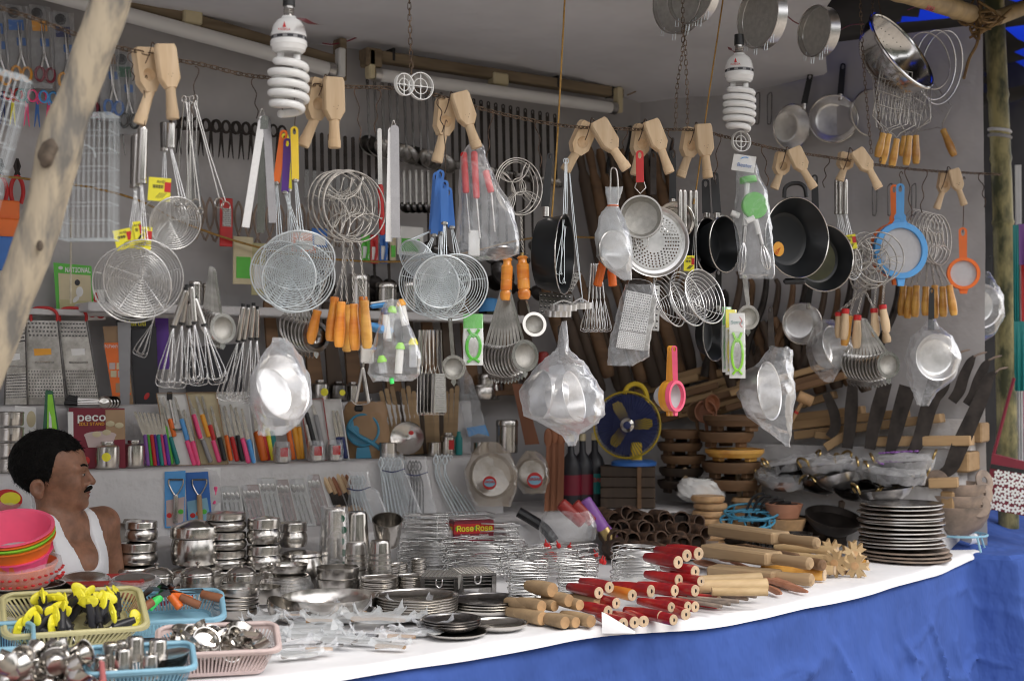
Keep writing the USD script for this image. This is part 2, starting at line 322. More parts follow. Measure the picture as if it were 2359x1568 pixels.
# ---------------------------------------------------------------- the table and its coverings
EDGE_D = [(380,1577),(590,1562),(765,1541),(892,1524),(1065,1488),(1180,1470),(1387,1438),(1580,1425),(1770,1400),(1910,1364),(2102,1320),(2180,1292),(2245,1266)]
EDGE = np.array([on(*p)[:2] for p in EDGE_D]);EDGE = np.vstack([[(-1.5,2.80),(.2,2.84)],EDGE,[(5.3,3.40),(6.6,3.5)]]);EDGE = np.c_[np.linspace(-1.5,6.5,60),np.convolve(np.pad(np.interp(np.linspace(-1.5,6.5,60),*EDGE.T),1,mode='edge'),[.25,.5,.25],'valid')]
def ey(x): return np.interp(x,EDGE[:,0],EDGE[:,1])
def ss(x,a,b): t = np.clip((x-a) / (b-a),0,1);return t*t* (3-2*t)
def rise(x,dy): return .09*ss(x,4.05,4.75) *ss(dy,.12,.62)
tb = T('display_table','long wooden trestle table hidden under the blue cloth','table',(0,0,0))
P(tb,'tabletop',cham(3.8,.70,.03,.004,(3.30,3.98,.765)),'plank_wood')
for lx in (1.5,2.6,3.8,5.0): P(tb,'leg',cham(.06,.06,.745,.004,(lx,3.7,.3735)),'plank_wood')
def cloth():
    xs = np.linspace(-1.5,6.4,520);rows = []
    for x in xs:
        e = min(float(ey(x)) +.012,np.interp(x,[3.9,4.45,6.6],[4,3.15,3.1]));r = []
        for b in np.linspace(0,1,34):                       # top, from the back to the front
            dy = np.interp(x,[1.30,1.40,4.5,4.9],[.58,1.25,1.25,.62]) * (1-b) ** 1.3;r.append((x,e+dy,.794+rise(x,dy) -.012* (b > .985)))
        for q in (.02,.05,.1): r.append((x,e-.012-q*.06,.786-q*.12))
        for b in np.linspace(.03,1,70): r.append((x,e-.02-.04*b,.775-.76*b))
        rows.append(r)
    G = np.array(rows);top = (G[...,2] > .78)
    drop = np.clip((.78-G[...,2]) /.3,0,1)
    n = meshkit.fbm(G* (2.6,1,.7),4,2) -.5
    rid = 1-np.abs(meshkit.fbm(G* (3.6,2.0,1.1) + (G[...,2:3] *.9+3),3,6) -.5) *7
    rid2 = 1-np.abs(meshkit.fbm(G* (1.5,3,5.5) +9,3,16) -.5) *9
    rid3 = 1-np.abs(meshkit.fbm(G* (9,3,3.5) +G[...,:1] *.7,3,26) -.5) *9
    G[...,1] -= drop* (n*.10+.024*np.clip(rid,0,1) ** 3+.016*np.clip(rid2,0,1) ** 3+.011*np.clip(rid3,0,1) ** 2) 
    G[...,2] += np.where(top & (G[...,0] > 4.2),(meshkit.fbm(G*6,3,7) -.5) *.03,0)
    return grid(G)
O('blue_tablecloth','creased royal blue cloth covering the table and hanging to the ground','tablecloth',cloth(),'blue_cloth')
def paper_sheet():
    xs = np.linspace(-1.4,4.46,240);rows = []
    for x in xs:
        e = float(ey(x));k = .004*math.sin(5*x) +.0015*math.sin(23*x+1)
        back = np.interp(x,[3.7,4.46],[1.2,.02]) if x > 3.7 else np.interp(x,[1.30,1.40],[.56,1.20])
        r = [(x,e+back* (1-b),.7995+.002*math.sin(11*x+5*b)) for b in np.linspace(0,.98,14)]
        r += [(x,e+k*.5,.8005),(x,e-.012+k,.797),(x,e-.020+k,.787),(x,e-.024+k,.774+.004*math.sin(9*x))]
        rows.append(r)
    return grid(np.array(rows))
O('white_paper','long sheet of white paper laid over the blue cloth under the goods','paper sheet',paper_sheet(),'paper')
# a turned up corner of the paper among the wooden handles, and a curled end beside the pan stand
p_ = on(1390,1460);O('paper_corner','turned-up white paper corner standing in front of the red handles','paper',tr(grid([[(x,-.01+.05* (z*9) ** 2,z* (1-max(0,x) /.085)) for z in np.linspace(0,.052,7)] for x in np.linspace(-.004,.08,12)]),(0,0,0),(0,0,-35)),'paper',p_+ (0,0,.004))
p_ = on(2208,1262);O('paper_curl','small curled strip of white paper beside the rusty pan stack','paper',tr(grid([[(.05*math.sin(a) +w*.3,w,.03+.03*math.cos(a)) for w in np.linspace(0,.06,3)] for a in np.linspace(-1.2,2.2,14)]),(0,0,0),(0,0,-60)),'paper',p_+ (0,0,.004))

# ---------------------------------------------------------------- stepped shelves at the back and along the right-hand wall
def step_mesh(x0,x1,y0,y1,z0,z1,seed):
    rows = []
    for x in np.linspace(x0,x1,90):
        r = [(x,y1,z1),(x,(y0+y1) /2,z1)] + [(x,y0+.006* (1-k),z1-.004*k) for k in (0,1)] + [(x,y0,z1- (z1-z0) *b) for b in np.linspace(.06,1,10)]
        rows.append(r)
    G = np.array(rows);w = (meshkit.fbm(G* (3,1,9),4,seed) -.5) *.035
    G[:,4:,1] += w[:,4:] *1.5-.012;return grid(G)
S1,S2,S3 = .94,1.155,1.36
O('cloth_shelf','lowest white cloth-covered shelf step behind the steel pots','shelf',step_mesh(-1.5,4.0,4.05,4.70,.70,S1,3),'white_cloth')
O('cloth_shelf','middle white cloth-covered shelf step holding the knives and jars','shelf',step_mesh(-1.5,3.0,4.36,4.70,S1-.01,S2,5),'white_cloth')
O('cloth_shelf','top white cloth-covered shelf step holding the graters','shelf',step_mesh(-1.5,3.0,4.57,4.70,S2-.01,S3,7),'white_cloth')
def along(a,d,z): q = WA+WD*a+WN*d;return np.array([q[0],q[1],z])
RANG = math.degrees(math.atan2(WD[1],WD[0]))
R1,R2,R3 = 1.04,1.18,1.29
for nm,d0,d1,z0,z1,a1,lb in (('cloth_step',.01,.27,.80,R1,1.36,'lowest white step by the bamboo pole under the curved blades'),('cloth_step',.01,.165,R1-.01,R2,1.39,'middle white step by the bamboo pole holding planks'),('cloth_step',.01,.085,R2-.01,R3,1.42,'highest white step by the bamboo pole against the wall')):
    rt = T(nm,lb,'shelf')
    v = [along(a,d,z) for a in (.0,a1) for d in (d0,d1) for z in (z0,z1)]
    P(rt,'cloth',rough(hull(v).subdivide().subdivide().subdivide(),.006,9,2),'white_cloth')
    e = along(a1+.02,(d0+d1) /2-.02,z1-.05)
    P(rt,'timber_end',tr(cham(.05,d1-d0+.05,.075,.006),e,(0,0,RANG)),'plank_wood')

# out of view: canvas sheet placed to block sideways light from the right-hand wall
O('stall_side','grey canvas side sheet of the neighbouring stall','canvas sheet',sheet((-1.15,.5,0),(-1.15,2.7,0),0,2.8,.03,44,16,16),'ceiling_cloth')

# out of view behind the camera: trees placed to darken reflections in the steel
rg_ = np.random.default_rng(77);n_ = 5200;c_ = np.c_[rg_.uniform(-16,16,n_),rg_.uniform(-10.5,-8,n_),rg_.uniform(.1,1,n_) ** .8*4.6];c_[:,2] *= .62+.55*meshkit.fbm(np.c_[c_[:,0] *.5,c_[:,0] *0,c_[:,0] *0],3,5);d1,d2 = rg_.normal(0,.17,(n_,3)),rg_.normal(0,.17,(n_,3))
pl('leaves',(.055,.085,.03),.6,.4,2)
O('far_trees','dark leafy trees across the lane','trees',raw(np.stack([c_-d1,c_+d2,c_+d1,c_-d2],1).reshape(-1,3),np.vstack([np.arange(n_)[:,None] *4+ [0,1,2],np.arange(n_)[:,None] *4+ [0,2,3]])),'leaves',kind='stuff',smooth=False)
# ---------------------------------------------------------------- things are drawn in units of the picture at their own distance, then scaled to metres
class H:
    """a thing anchored at world point p; .l(px, py, y) gives local coordinates (x right, y away, z up)"""
    def __init__(self,name,label,cat_,p,ref,group=None,rot=(0,0,YD),kind=None):
        self.s,self.ref,self.n = sc(p),ref,name;self.pos = p
        if rot[2] and ref[0]: rot = (rot[0],rot[1],rot[2] -math.degrees(math.atan((ref[0] -1179.5) /FPX)))   # faces the street side it is seen from
        self.rot = rot
        self.t = T(name,label,cat_,p,rot,group,kind)
    def l(self,px,py,y=0.0): return np.array([px-self.ref[0],y,self.ref[1] -py])
    def L(self,*pts): return np.array([self.l(*q) for q in pts])
    def p(self,name,mesh,mt,label=None,parent=None,smooth=35,kind=None):
        return P(parent or self.t,name,tr(mesh,s=self.s),mt,label,smooth,kind)
def hang(name,label,cat_,px,py,d=0.0,group=None,rot=(0,0,YD)): return H(name,label,cat_,fr(px,py,d),(px,py),group,rot)
def back(name,label,cat_,px,py,d=0.03,group=None,rot=(0,0,0)): return H(name,label,cat_,bw(px,py,d),(px,py),group,rot)
def stand(name,label,cat_,px,py,z=.802,group=None,rot=(0,0,YD)): return H(name,label,cat_,on(px,py,z),(px,py),group,rot)
def links(path,pitch,w,r,seed=0):
    """chain of stadium links along a path"""
    p = np.asarray(path,float);d = np.r_[0,np.cumsum(np.linalg.norm(np.diff(p,axis=0),axis=1))];n = int(d[-1] /pitch);ms = [];rg = random.Random(seed)
    for i in range(n):
        c,c2 = (np.array([np.interp(x,d,p[:,k]) for k in range(3)]) for x in (i*pitch,(i+1) *pitch));t = c2-c;t /= np.linalg.norm(t)
        u = np.cross(t,[.2,.9,.35]);u /= np.linalg.norm(u);v = np.cross(t,u);q = u if i % 2 else v;q = q*math.cos(.5) + (v if i % 2 else -u) *math.sin(.5)
        h = pitch*.36;a = np.linspace(0,2*PI,12,endpoint=False)
        ms.append(tube((c+c2) /2+np.outer(np.cos(a) *w,q) +np.outer(np.sin(a) *w+np.sign(np.sin(a)) *h,t),r,4,closed=True))
    return cat(*ms)

# ---------------------------------------------------------------- poles, beams, lamps
pts = [ut(x,y,2.55) for x,y in ((330,-260),(282,-100),(255,0),(222,100),(185,200),(148,300),(122,400),(92,520),(64,610),(25,705),(-6,790),(-60,930),(-230,1500),(-420,2000),(-560,2450))]
pth = bend(pts,98);rr = np.full(len(pth),.0365) +.0055*np.exp(-((np.arange(len(pth)) -38) /4.) ** 2)
lp = T('wooden_pole','weathered grey-brown tree branch pole leaning across the front of the stall','pole')
pm = tube(pth,rr,22);pm.vertices += ((meshkit.fbm(pm.vertices* (22,22,5),3,2) -.5) *.012)[:,None] *np.array([1,-.6,0])
P(lp,'trunk',pm,'pole_wood',smooth=True)
kp = ut(112,352,2.510);P(lp,'knot',tr(rough(ell(.017,.012,.027),.006,40),kp,(0,20,YD)),'knot');P(lp,'knot',tr(ell(.006,.006,.010),ut(92,566,2.512),(0,0,YD)),'knot')
bp = T('bamboo_pole','upright mottled green bamboo pole at the corner of the stall','pole')
ctr = [fr(x,y,.20) for x,y in ((2288,-40),(2291,40),(2307,400),(2315,700),(2325,1100))]
ctr[-1] = ctr[-1] + (0,0,-.8);pth = bend(ctr,120);zs = pth[:,2];rr = np.full(len(pth),.041)
for zn in (2.62,2.36,2.09,1.78,1.50,1.2,.9,.5): rr += .0055*np.exp(-((zs-zn) /.008) ** 2) -.002*np.exp(-((zs-zn+.022) /.01) ** 2)
P(bp,'culm',tube(pth,rr,20),'bamboo',smooth=True)
tie = fr(2300,150,-.03);P(bp,'cloth_tie',cat(*[tr(ring(.043,.007,20,6,ax='z'),pth[np.argmin(abs(zs-z))],(8,5,0)) for z in (2.44,2.452,2.464)]),'white_cloth')
for y_,n_ in ((205,6),(560,5)):
    zc = fr(2305,y_,.20)[2];P(bp,'wire_tie',cat(*[tr(ring(.039,.0018,18,4,ax='z'),pth[np.argmin(abs(zs-zc-.006*k))],(6* (-1) ** k,4,0)) for k in range(n_)]),'rust')
a,b = fr(2090,-14,-.1),fr(2236,32,-.02);bb = T('bamboo_beam','thick tan bamboo beam end lashed to the bamboo pole overhead','beam')
q = bend([a+ (a-b) *4,a,b],40);P(bb,'culm',tube(q,.034+.004* (np.arange(len(q)) % 13 == 6),18),'bamboo_tan')
P(bb,'pink_binding',cat(*[tr(tube(arc((0,0,0),.036,0,360,18,'x'),.0016,4),a+ (b-a) * (.25+.03*k),(0,-14,-30)) for k in range(4)]),'pink')
a,b = fr(2296,42,.0),fr(2440,-14,-.05);O('bamboo_beam','short tan bamboo beam running out of frame beyond the pole top','beam',tube(bend([a,(a+b) /2,b+ (b-a)],20),.030,16),'bamboo_tan')
c0 = fr(2262,42,-.03);rg = np.random.default_rng(4)
P_ = T('coir_lashing','shaggy brown coir rope lashing where the bamboo beams cross','rope')
P(P_,'winding',cat(*[tube(bend(c0+rg.normal(0,1,(6,3)) * (.045,.03,.035),18),.005,5) for _ in range(9)]),'rope')
P(P_,'loose_end',cat(tube(bend([c0+ (-.01,0,-.02),c0+ (-.03,0,-.10),c0+ (-.075,0,-.16),c0+ (-.07,.02,-.20),c0+ (-.11,0,-.24)],20),.006,5)),'rope')

def lamp(label,x0,y0,x1,y1,bx0,by0,bx1,by1,dm,mount):
    A,B,C,D = bw(x0,y0,.10),bw(x1,y1,.10),bw(bx0,by0,.09),bw(bx1,by1,.09)
    t = T('tube_light',label,'tube light');s = sc(B);r = dm/2*s
    P(t,'glass_tube',rod(A,B,r,20),'tube_white');d = (B-A) /np.linalg.norm(B-A)
    for e,k in ((A,1),(B,-1)): P(t,'end_cap',rod(e-d*.012*k,e+d*.016*k,r*1.08,20),'steel_dull');
    P(t,'batten',tr(cham(np.linalg.norm(D-C),.05,.042,.004),(C+D) /2+ (0,.03,0),(0,-math.degrees(math.atan2((D-C)[2],(D-C)[0])),0)),'batten')
    for e in mount:
        e = bw(*e,.10);P(t,'lamp_holder',cham(.03,.04,.11,.006,e+ (0,0,.02)),'cream' if mount[0][0] > 800 else 'white')
    return t
t1 = lamp('fluorescent tube on a brown batten in the upper corner behind the leaning pole',-60,-62,762,162,60,-70,780,140,33,[(784,158)])
P(t1,'starter',cham(.07,.05,.05,.006,bw(440,42,.08)),'cream');e = bw(783,140,.08);P(t1,'bracket',cham(.03,.06,.16,.004,e),'batten')
t2 = lamp('fluorescent tube on a pale batten hung across the middle of the back wall',866,172,1412,249,842,122,1440,214,27,[(853,160),(1424,242)])
P(t2,'starter',cham(.075,.05,.05,.006,bw(1148,184,.07)),'cream');P(t2,'end_block',cham(.07,.06,.07,.006,bw(855,135,.09)),'batten')
for x_,y_ in ((900,128),(1278,190),(1404,212)): P(t2,'black_tape',cham(.012,.056,.05,.003,bw(x_,y_,.06)),'black')
h = back('wire','twisted red and black flex sticking out above the first tube','wire',770,90,.1);h.p('flex',tube(bend(h.L((740,104),(765,103),(800,92),(825,80),(842,70))),1.6,5),'maroon')
h = back('wire','loose rusty wire end above the end of the second tube','wire',1460,210,.1);h.p('flex',tube(bend(h.L((1440,222),(1458,214),(1475,205),(1486,197))),1.4,5),'rope')

def cfl(label,x,yt,yb,R,r,turns,yh,d,tape):
    h = hang('spiral_bulb',label,'light bulb',x,yh,d);k = R/48.
    h.p('screw_base',cat(lathe([(0,0),(11,0),(11,-6),(12.5,-8),(11,-10),(12.5,-13),(11,-15),(12.5,-18),(11,-20),(12,-24),(0,-24)],20).apply_translation((0,0,(yh-yt) /1+24*0+0))) if 0 else tr(lathe([(0,0),(11,0),(11,-6),(12.5,-8),(11,-10),(12.5,-13),(11,-15),(12.5,-18),(11,-20),(12,-24),(0,-24)],20),h.l(x,yt),s=k),'steel_dull')
    h.p('holder',tr(lathe([(0,30),(13,30),(14,0),(0,0)],18),h.l(x,yt),s=k),'black')
    h.p('ballast_housing',tr(lathe([(0,0),(16,0),(18,-5),(27,-10),(35,-22),(40,-42),(40.5,-46),(0,-46)],32),h.l(x,yt+24*k),s=k),'lamp_white')
    h.p('vent_band',tr(lathe([(0,0),(39,0),(39,-9),(0,-9)],32),h.l(x,yt+70*k),s=k),'grey')
    for a in (200,240,275,310,345): h.p('vent_slot',tr(box(13,2,5),h.l(x,yt+74.5*k) +k*np.array([39.3*math.cos(math.radians(a)),39.3*math.sin(math.radians(a)),0]),(0,0,a+90),k),'black_ink')
    h.p('collar',tr(lathe([(0,0),(40,0),(41.5,-3),(41.5,-11),(39,-14),(37,-22),(30,-28),(0,-28)],32),h.l(x,yt+79*k),s=k),'lamp_white')
    a = np.linspace(0,turns*2*PI,int(turns*26));f = np.linspace(0,1,len(a));ty = yt+120*k
    taper = np.where(f > .72,1-.42* ((f-.72) /.28) ** 1.5,1) * (.92+.08*np.minimum(f*6,1));z0,z1 = h.l(x,ty+8*k)[2],h.l(x,yb-r)[2]
    sp = np.c_[-np.cos(a) * (R-r) *taper,-np.sin(a) * (R-r) *taper,z0+ (z1-z0) *f]
    sp = np.vstack([[(-18*k,0,z0+22*k),(-18*k,0,z0+10*k),(-26*k,0,z0+2*k)],sp[3:]])
    h.p('spiral_tube',tube(sp,r,12),'lamp_white',smooth=True)
    h.p('return_stem',tube(bend(h.L((x+18*k,ty-12*k),(x+18*k,ty+10*k),(x+20*k,ty+26*k)),9),r*.95,12),'lamp_white')
    h.p('printed_mark',cat(text('KASEDA',5*k,.4,c=h.l(x-10*k,yt+62*k,-39.6*k)),tr(ext([(-4,0),(4,0),(0,14)],.4),h.l(x-10*k,yt+57*k,-38.2*k),(-8,0,0),k)),'red')
    h.p('red_ribbon',tr(grid(np.array(tape,float)),h.l(x,yt)),'maroon')
    return h
cfl('large white spiral bulb hanging on a maroon ribbon before the first tube',665,14,270,49,9.0,4.9,150,-.10,[[(84,40,-30),(58,40,-30)],[(70,0,-40),(44,-4,-40)],[(54,-36,-44),(30,-42,-44)],[(38,-68,-44),(14,-72,-44)]])
cfl('smaller white spiral bulb hanging between the two round sieves and a press',1703,104,306,39,7.0,5.6,200,-.04,[[(-26,-58,-16),(-17,-60,-20)],[(-24,-30,-16),(-15,-32,-20)],[(-16,10,-10),(-7,8,-12)],[(-8,50,-8),(2,50,-8)]])

# ---------------------------------------------------------------- chains and strings
CH = [(-60,-8),(0,18),(75,42),(165,76),(250,104),(330,122),(402,138),(470,150),(560,172),(640,182),(715,195),(800,200),(880,202),(960,208),(1000,218),(1090,245),(1180,268),(1300,290),(1400,296),(1500,299),(1600,300),(1690,320),(1800,346),(1900,361),(2050,384),(2150,394),(2306,402)]
O('hanging_chain','long rusty chain strung across the stall front carrying the hanging goods','chain',links(bend([fr(*q) for q in CH],400),.0150,.0048,.0015),'chain')
for lb,pts_,d_ in (('rusty chain dropping from the ceiling above the pair of round moulds',[(942,-60),(944,60),(948,168),(945,206)],.0),('rusty doubled chain hanging from the ceiling in front of the big round sieve',[(1572,-60),(1573,60),(1572,120),(1560,200),(1556,300)],.0),
                    ('thin rusty chain beside the doubled chain over the sixth press',[(1577,60),(1580,140),(1584,240),(1583,300)],.01),('rusty chain hanging just beside the steel colander on the wall side',[(1982,-20),(1984,60),(1992,180),(2002,290),(2008,360)],.0),('second rusty chain hanging behind the steel colander rim',[(2010,-10),(2012,120),(2022,240),(2030,330),(2026,390)],.03)):
    O('hanging_chain',lb,'chain',links(bend([fr(x,y,d_) for x,y in pts_],80),.0145 if d_ != .0 or 1 else 0,.0042,.0012,3),'chain')
for lb,pts_,mt in (('yellow-brown string hanging from the ceiling before the flower-shaped wire rack',[(1304,-60),(1300,20),(1288,250),(1280,380),(1271,500)],'string'),('brown string slanting down from the ceiling to the sixth press',[(1672,-60),(1664,10),(1630,240),(1606,420),(1598,470)],'string')):
    O('string',lb,'string',tube(bend([fr(x,y,.02) for x,y in pts_],30),.0026,6),mt)
O('string','yellow-brown cord strung along the back wall under the scissors and tools','string',tube(bend([bw(x,y,.14) for x,y in ((-40,402),(60,412),(200,430),(320,462),(420,512),(560,560),(700,590),(900,603),(1060,585),(1230,548),(1400,548))],60),.004,6),'string')
for i,(pts_,lb) in enumerate((([(1780,0),(1800,24),(1826,48),(1850,60)],'red and black flex running to the smallest round sieve'),([(1905,84),(1930,72),(1960,58),(1990,56)],'red and black flex sagging beside the smallest round sieve'),([(2090,24),(2120,12),(2150,4)],'pink cord under the bamboo beam'))):
    O('wire',lb,'wire',tube(bend([fr(x,y,.2) for x,y in pts_],16),.0022,5),'maroon')

# ---------------------------------------------------------------- wooden presses on the chain
def half(tp,bt,en,w,cup,yaw):
    """one half of a hinged wooden press, in local units from the points top, end of body, end of handle"""
    tp,bt,en = (np.asarray(q,float) for q in (tp,bt,en));L = np.linalg.norm(bt-tp);th = w*.5
    prof = Polygon([(-w*.42,0),(w*.42,0),(w*.5,-L*.1),(w*.5,-L*.78),(w*.24,-L),(-w*.24,-L),(-w*.5,-L*.78),(-w*.5,-L*.1)])
    if cup:
        c = Point(0,-L*.62).buffer(w*.30,8);body = cat(tr(ext(cut(prof,[c]),th*.55),(0,-th*.22,0)),tr(ext(prof,th*.45),(0,th*.28,0)))
    else:
        v = []
        for y_,k in ((-th/2,.86),(-th*.3,1),(th*.3,1),(th/2,.9)): v += [(x*k,y_,(z+L/2) * (k*.25+.75) -L/2) for x,z in prof.exterior.coords]
        body = hull(v)
    d = bt-tp;ang = math.degrees(math.atan2(-d[0],-d[2]));M = lambda m_: tr(tr(m_,rot=(0,0,yaw)),tp,(0,ang,0))
    d2 = en-bt;l2 = np.linalg.norm(d2);a2 = math.degrees(math.atan2(-d2[0],-d2[2]))
    hd = lathe([(0,w*.1),(w*.24,w*.1),(w*.23,-l2*.2),(w*.27,-l2*.7),(w*.29,-l2*.72),(w*.29,-l2*.97),(w*.26,-l2),(0,-l2)],16)
    cupm = M(tr(lathe([(w*.30,0),(w*.27,-.08*w),(w*.18,-.20*w),(0,-.24*w)],18),(0,-th*.5,-L*.62),(90,0,0),(1,1,1))) if cup else None
    return M(body),tr(hd,bt,(0,a2,0)),cupm
PR = [((330,110),(345,212),(323,286),(378,104),(392,206),(398,276),50),((738,181),(724,276),(698,337),(767,181),(770,281),(771,344),50),((1028,226),(1020,311),(1006,373),(1056,216),(1081,292),(1099,344),46),((1357,282),(1326,352),(1301,392),(1375,281),(1414,349),(1443,393),45),((1481,286),(1470,358),(1462,402),(1497,281),(1524,350),(1542,402),41),
      ((1595,293),(1584,360),(1567,406),(1618,289),(1625,363),(1630,413),41),((1806,350),(1796,400),(1783,433),(1826,344),(1850,396),(1873,437),36),((1951,350),(1944,388),(1934,414),(1971,349),(2002,396),(2022,438),35),((2179,394),(2171,441),(2158,479),(2195,392),(2208,441),(2219,476),28)]
PL = ['wooden press hanging just behind the leaning branch pole','wooden press hanging in front of the large spiral bulb','wooden press between the two round moulds and the bagged red handles','wooden press splayed wide open below the end of the second tube','pale wooden press hanging above the red-handled sieve','wooden press hanging under the doubled chain beside the small spiral bulb','wooden press hanging above the large black wok','wooden press hanging above the steel-handled skimmers by the blue sieve','smallest wooden press hanging above the orange sieve']
for i,(a,b,c,d,e,f,w) in enumerate(PR):
    h = hang('wooden_press',PL[i],'wooden press',(a[0] +d[0]) /2,a[1],-.01)
    b1,h1,cp = half(h.l(*a,12),h.l(*b,12),h.l(*c,12),w,True,28);b2,h2,_ = half(h.l(*d,-14),h.l(*e,-14),h.l(*f,-14),w,False,18)
    q = h.p('press_half',b1,'pale_wood',smooth=20);h.p('handle',h1,'pale_wood',parent=q);h.p('cup',cp,'pale_wood',parent=q)
    q = h.p('press_half',b2,'pale_wood',smooth=20);h.p('handle',h2,'pale_wood',parent=q)
    pt_ = h.l(*d,-14) *.35+h.l(*e,-14) *.65;h.p('worm_holes',cat(*[tr(ell(.9,.9,.9,sub=0),pt_+ (((k*37) % 11-5) *w*.05,-w*.26,((k*53) % 13-6) *w*.05)) for k in range(7)]),'iron',parent=q,kind='stuff')
    m_ = (np.array(a) +d) /2;h.p('wire_hook',cat(tube(bend(h.L((m_[0] -6,m_[1] +8,-22),(m_[0] -3,m_[1] -8,-6),(m_[0] +4,m_[1] -2,14),(m_[0] +2,m_[1] +12,26)),12),1.3,5),tube(bend(h.L((m_[0] -6,m_[1] +8,-22),(m_[0] -12,m_[1] +30,-20),(m_[0] -18,m_[1] +44,-16)),8),1.2,5)),'rust')
# round moulds
for i,(x,y,w,yw) in enumerate(((931,195,26,38),(969,199,32,28),(1707,326,24,30))):
    h = hang('round_mould',['round white plastic mould hanging on the chain, further back of a pair','round white plastic mould hanging on the chain, front one of a pair','round white plastic mould hanging alone under the small spiral bulb'][i],'mould',x,y,-.02,rot=(0,0,YD+yw))
    h.p('rim',tr(lathe([(w-2,-5),(w,-5),(w,5),(w-2,5),(w-2,-5)],32),rot=(90,0,0)),'white')
    h.p('inner_ring',ring(w*.55,1.1,28,4),'white');h.p('hub',tr(lathe([(0,-3),(3,-3),(3,3),(0,3)],10),rot=(90,0,0)),'white')
    for k in range(4): h.p('spoke',tr(box(w-4,2,2,((w-2) /2+1,0,0)),rot=(0,90*k,0)),'white')
# ---------------------------------------------------------------- builders of kitchen wares (local units: x right, y away from the viewer, z up)
def orient(m_,yaw=0,roll=0,tilt=0,c=(0,0,0)): return tr(tr(tr(m_,rot=(tilt,0,0)),rot=(0,0,yaw)),c,(0,roll,0))
def spider(R,n=15,depth=.3,r=1.0,spokes=5,rim=2.0,m_=40):
    f = lambda q: depth*R* (1- (q/R) ** 2)
    ms = [ring(R,rim,m_,5)] + [ring(R* (i+.3) / (n+.3),r,m_,4,(0,f(R* (i+.3) / (n+.3)),0)) for i in range(n)]
    for k in range(spokes):
        a = 2*PI*k/spokes+.3;q = np.linspace(0,R,9);ms.append(tube(np.c_[q*math.cos(a),f(q) +.8,q*math.sin(a)],r*1.1,4))
    return cat(*ms)
def wires3(a,b,sp=4,r=.9):
    a,b = np.asarray(a,float),np.asarray(b,float);return cat(*[tube([a+ (k*sp*.5,0,0),(a+b) /2+ (k*sp,abs(k) *3,0),b+ (k*sp*1.6,0,-2*abs(k))],r,5) for k in (-1,0,1)])
def strap(a,b,w,th=5,hole=True,w2=None):
    """flat handle with rounded ends from a (top) to b"""
    a,b = np.asarray(a,float),np.asarray(b,float);L = np.linalg.norm((b-a)[[0,2]]);w2 = w2 or w
    po = Polygon([(-w/2,0),(w/2,0),(w2/2,-L),(-w2/2,-L)]).union(Point(0,0).buffer(w/2,6))
    if hole: po = po.difference(affinity.scale(Point(0,-w*.15).buffer(w*.22,5),1,1.9))
    d = b-a;return tr(ext(po,th),a+ (0,(b-a)[1] /2,0),(0,math.degrees(math.atan2(-d[0],-d[2])),0))
def rodh(a,b,r,mat_round=True,n=14):
    """round handle with domed ends"""
    a,b = np.asarray(a,float),np.asarray(b,float);k = [0,.02,.06,.94,.98,1];q = np.array([a+ (b-a) *t for t in k]);return tube(q,np.array([.45,.85,1,1,.85,.45]) *r,n)
def turned(a,b,w,prof=None,n=14):
    """turned wooden grip from a to b, w wide"""
    a,b = np.asarray(a,float),np.asarray(b,float);prof = prof or [(0,.36),(.05,.40),(.12,.36),(.3,.40),(.6,.50),(.85,.47),(.96,.40),(1,.30)]
    return tube(np.array([a+ (b-a) *t for t,_ in prof]),np.array([q for _,q in prof]) *w,n)
def twist(a,b,R=2.0,r=1.1,n=8):
    a,b = np.asarray(a,float),np.asarray(b,float);t = np.linspace(0,1,n*6);ms = []
    for ph in (0,PI): ms.append(tube(np.c_[a[0] + (b-a)[0] *t+R*np.cos(t*n*PI+ph),a[1] + (b-a)[1] *t+R*np.sin(t*n*PI+ph),a[2] + (b-a)[2] *t],r,5))
    return cat(*ms)
def petals(R,r=1.45,n=4,ri=.55):
    """wire roasting rack: a rim with bowed wires inside it"""
    ms = [ring(R,r*1.3,36,5)]
    for k in range(n):
        a = 360/n*k+20;c = np.array([math.cos(math.radians(a)),0,math.sin(math.radians(a))]) *R*1.0
        ms.append(tube(arc(c,R*ri*1.3,a+180-62,a+180+62,14),r,4))
    ms.append(ring(R*.30,r,18,4));return cat(*ms)
def vessel(R,depth,lip=2.2,taper=.86,th=1.4,n=40,corner=.18,bead=1.6):
    """open pan with its axis along y, the opening facing the viewer"""
    r2 = R*taper;c = R*corner
    pr = [(0,-depth),(r2-c,-depth),(r2-c*.3,-depth+c*.25),(r2,-depth+c),(R,0)] + [(R+lip+bead*math.sin(a),bead*.6* (1-math.cos(a))) for a in (0.5,1.57,2.6)] + [(R-th,bead*.2),(r2-th,-depth+c),(r2-c*.3-th,-depth+c*.25+th),(r2-c,-depth+th),(0,-depth+th)]
    return tr(lathe(pr,n),rot=(90,0,0))
def flatring(ro,ri,th,n=40): return tr(lathe([(ri,-th/2),(ro,-th/2),(ro,th/2),(ri,th/2),(ri,-th/2)],n),rot=(90,0,0))
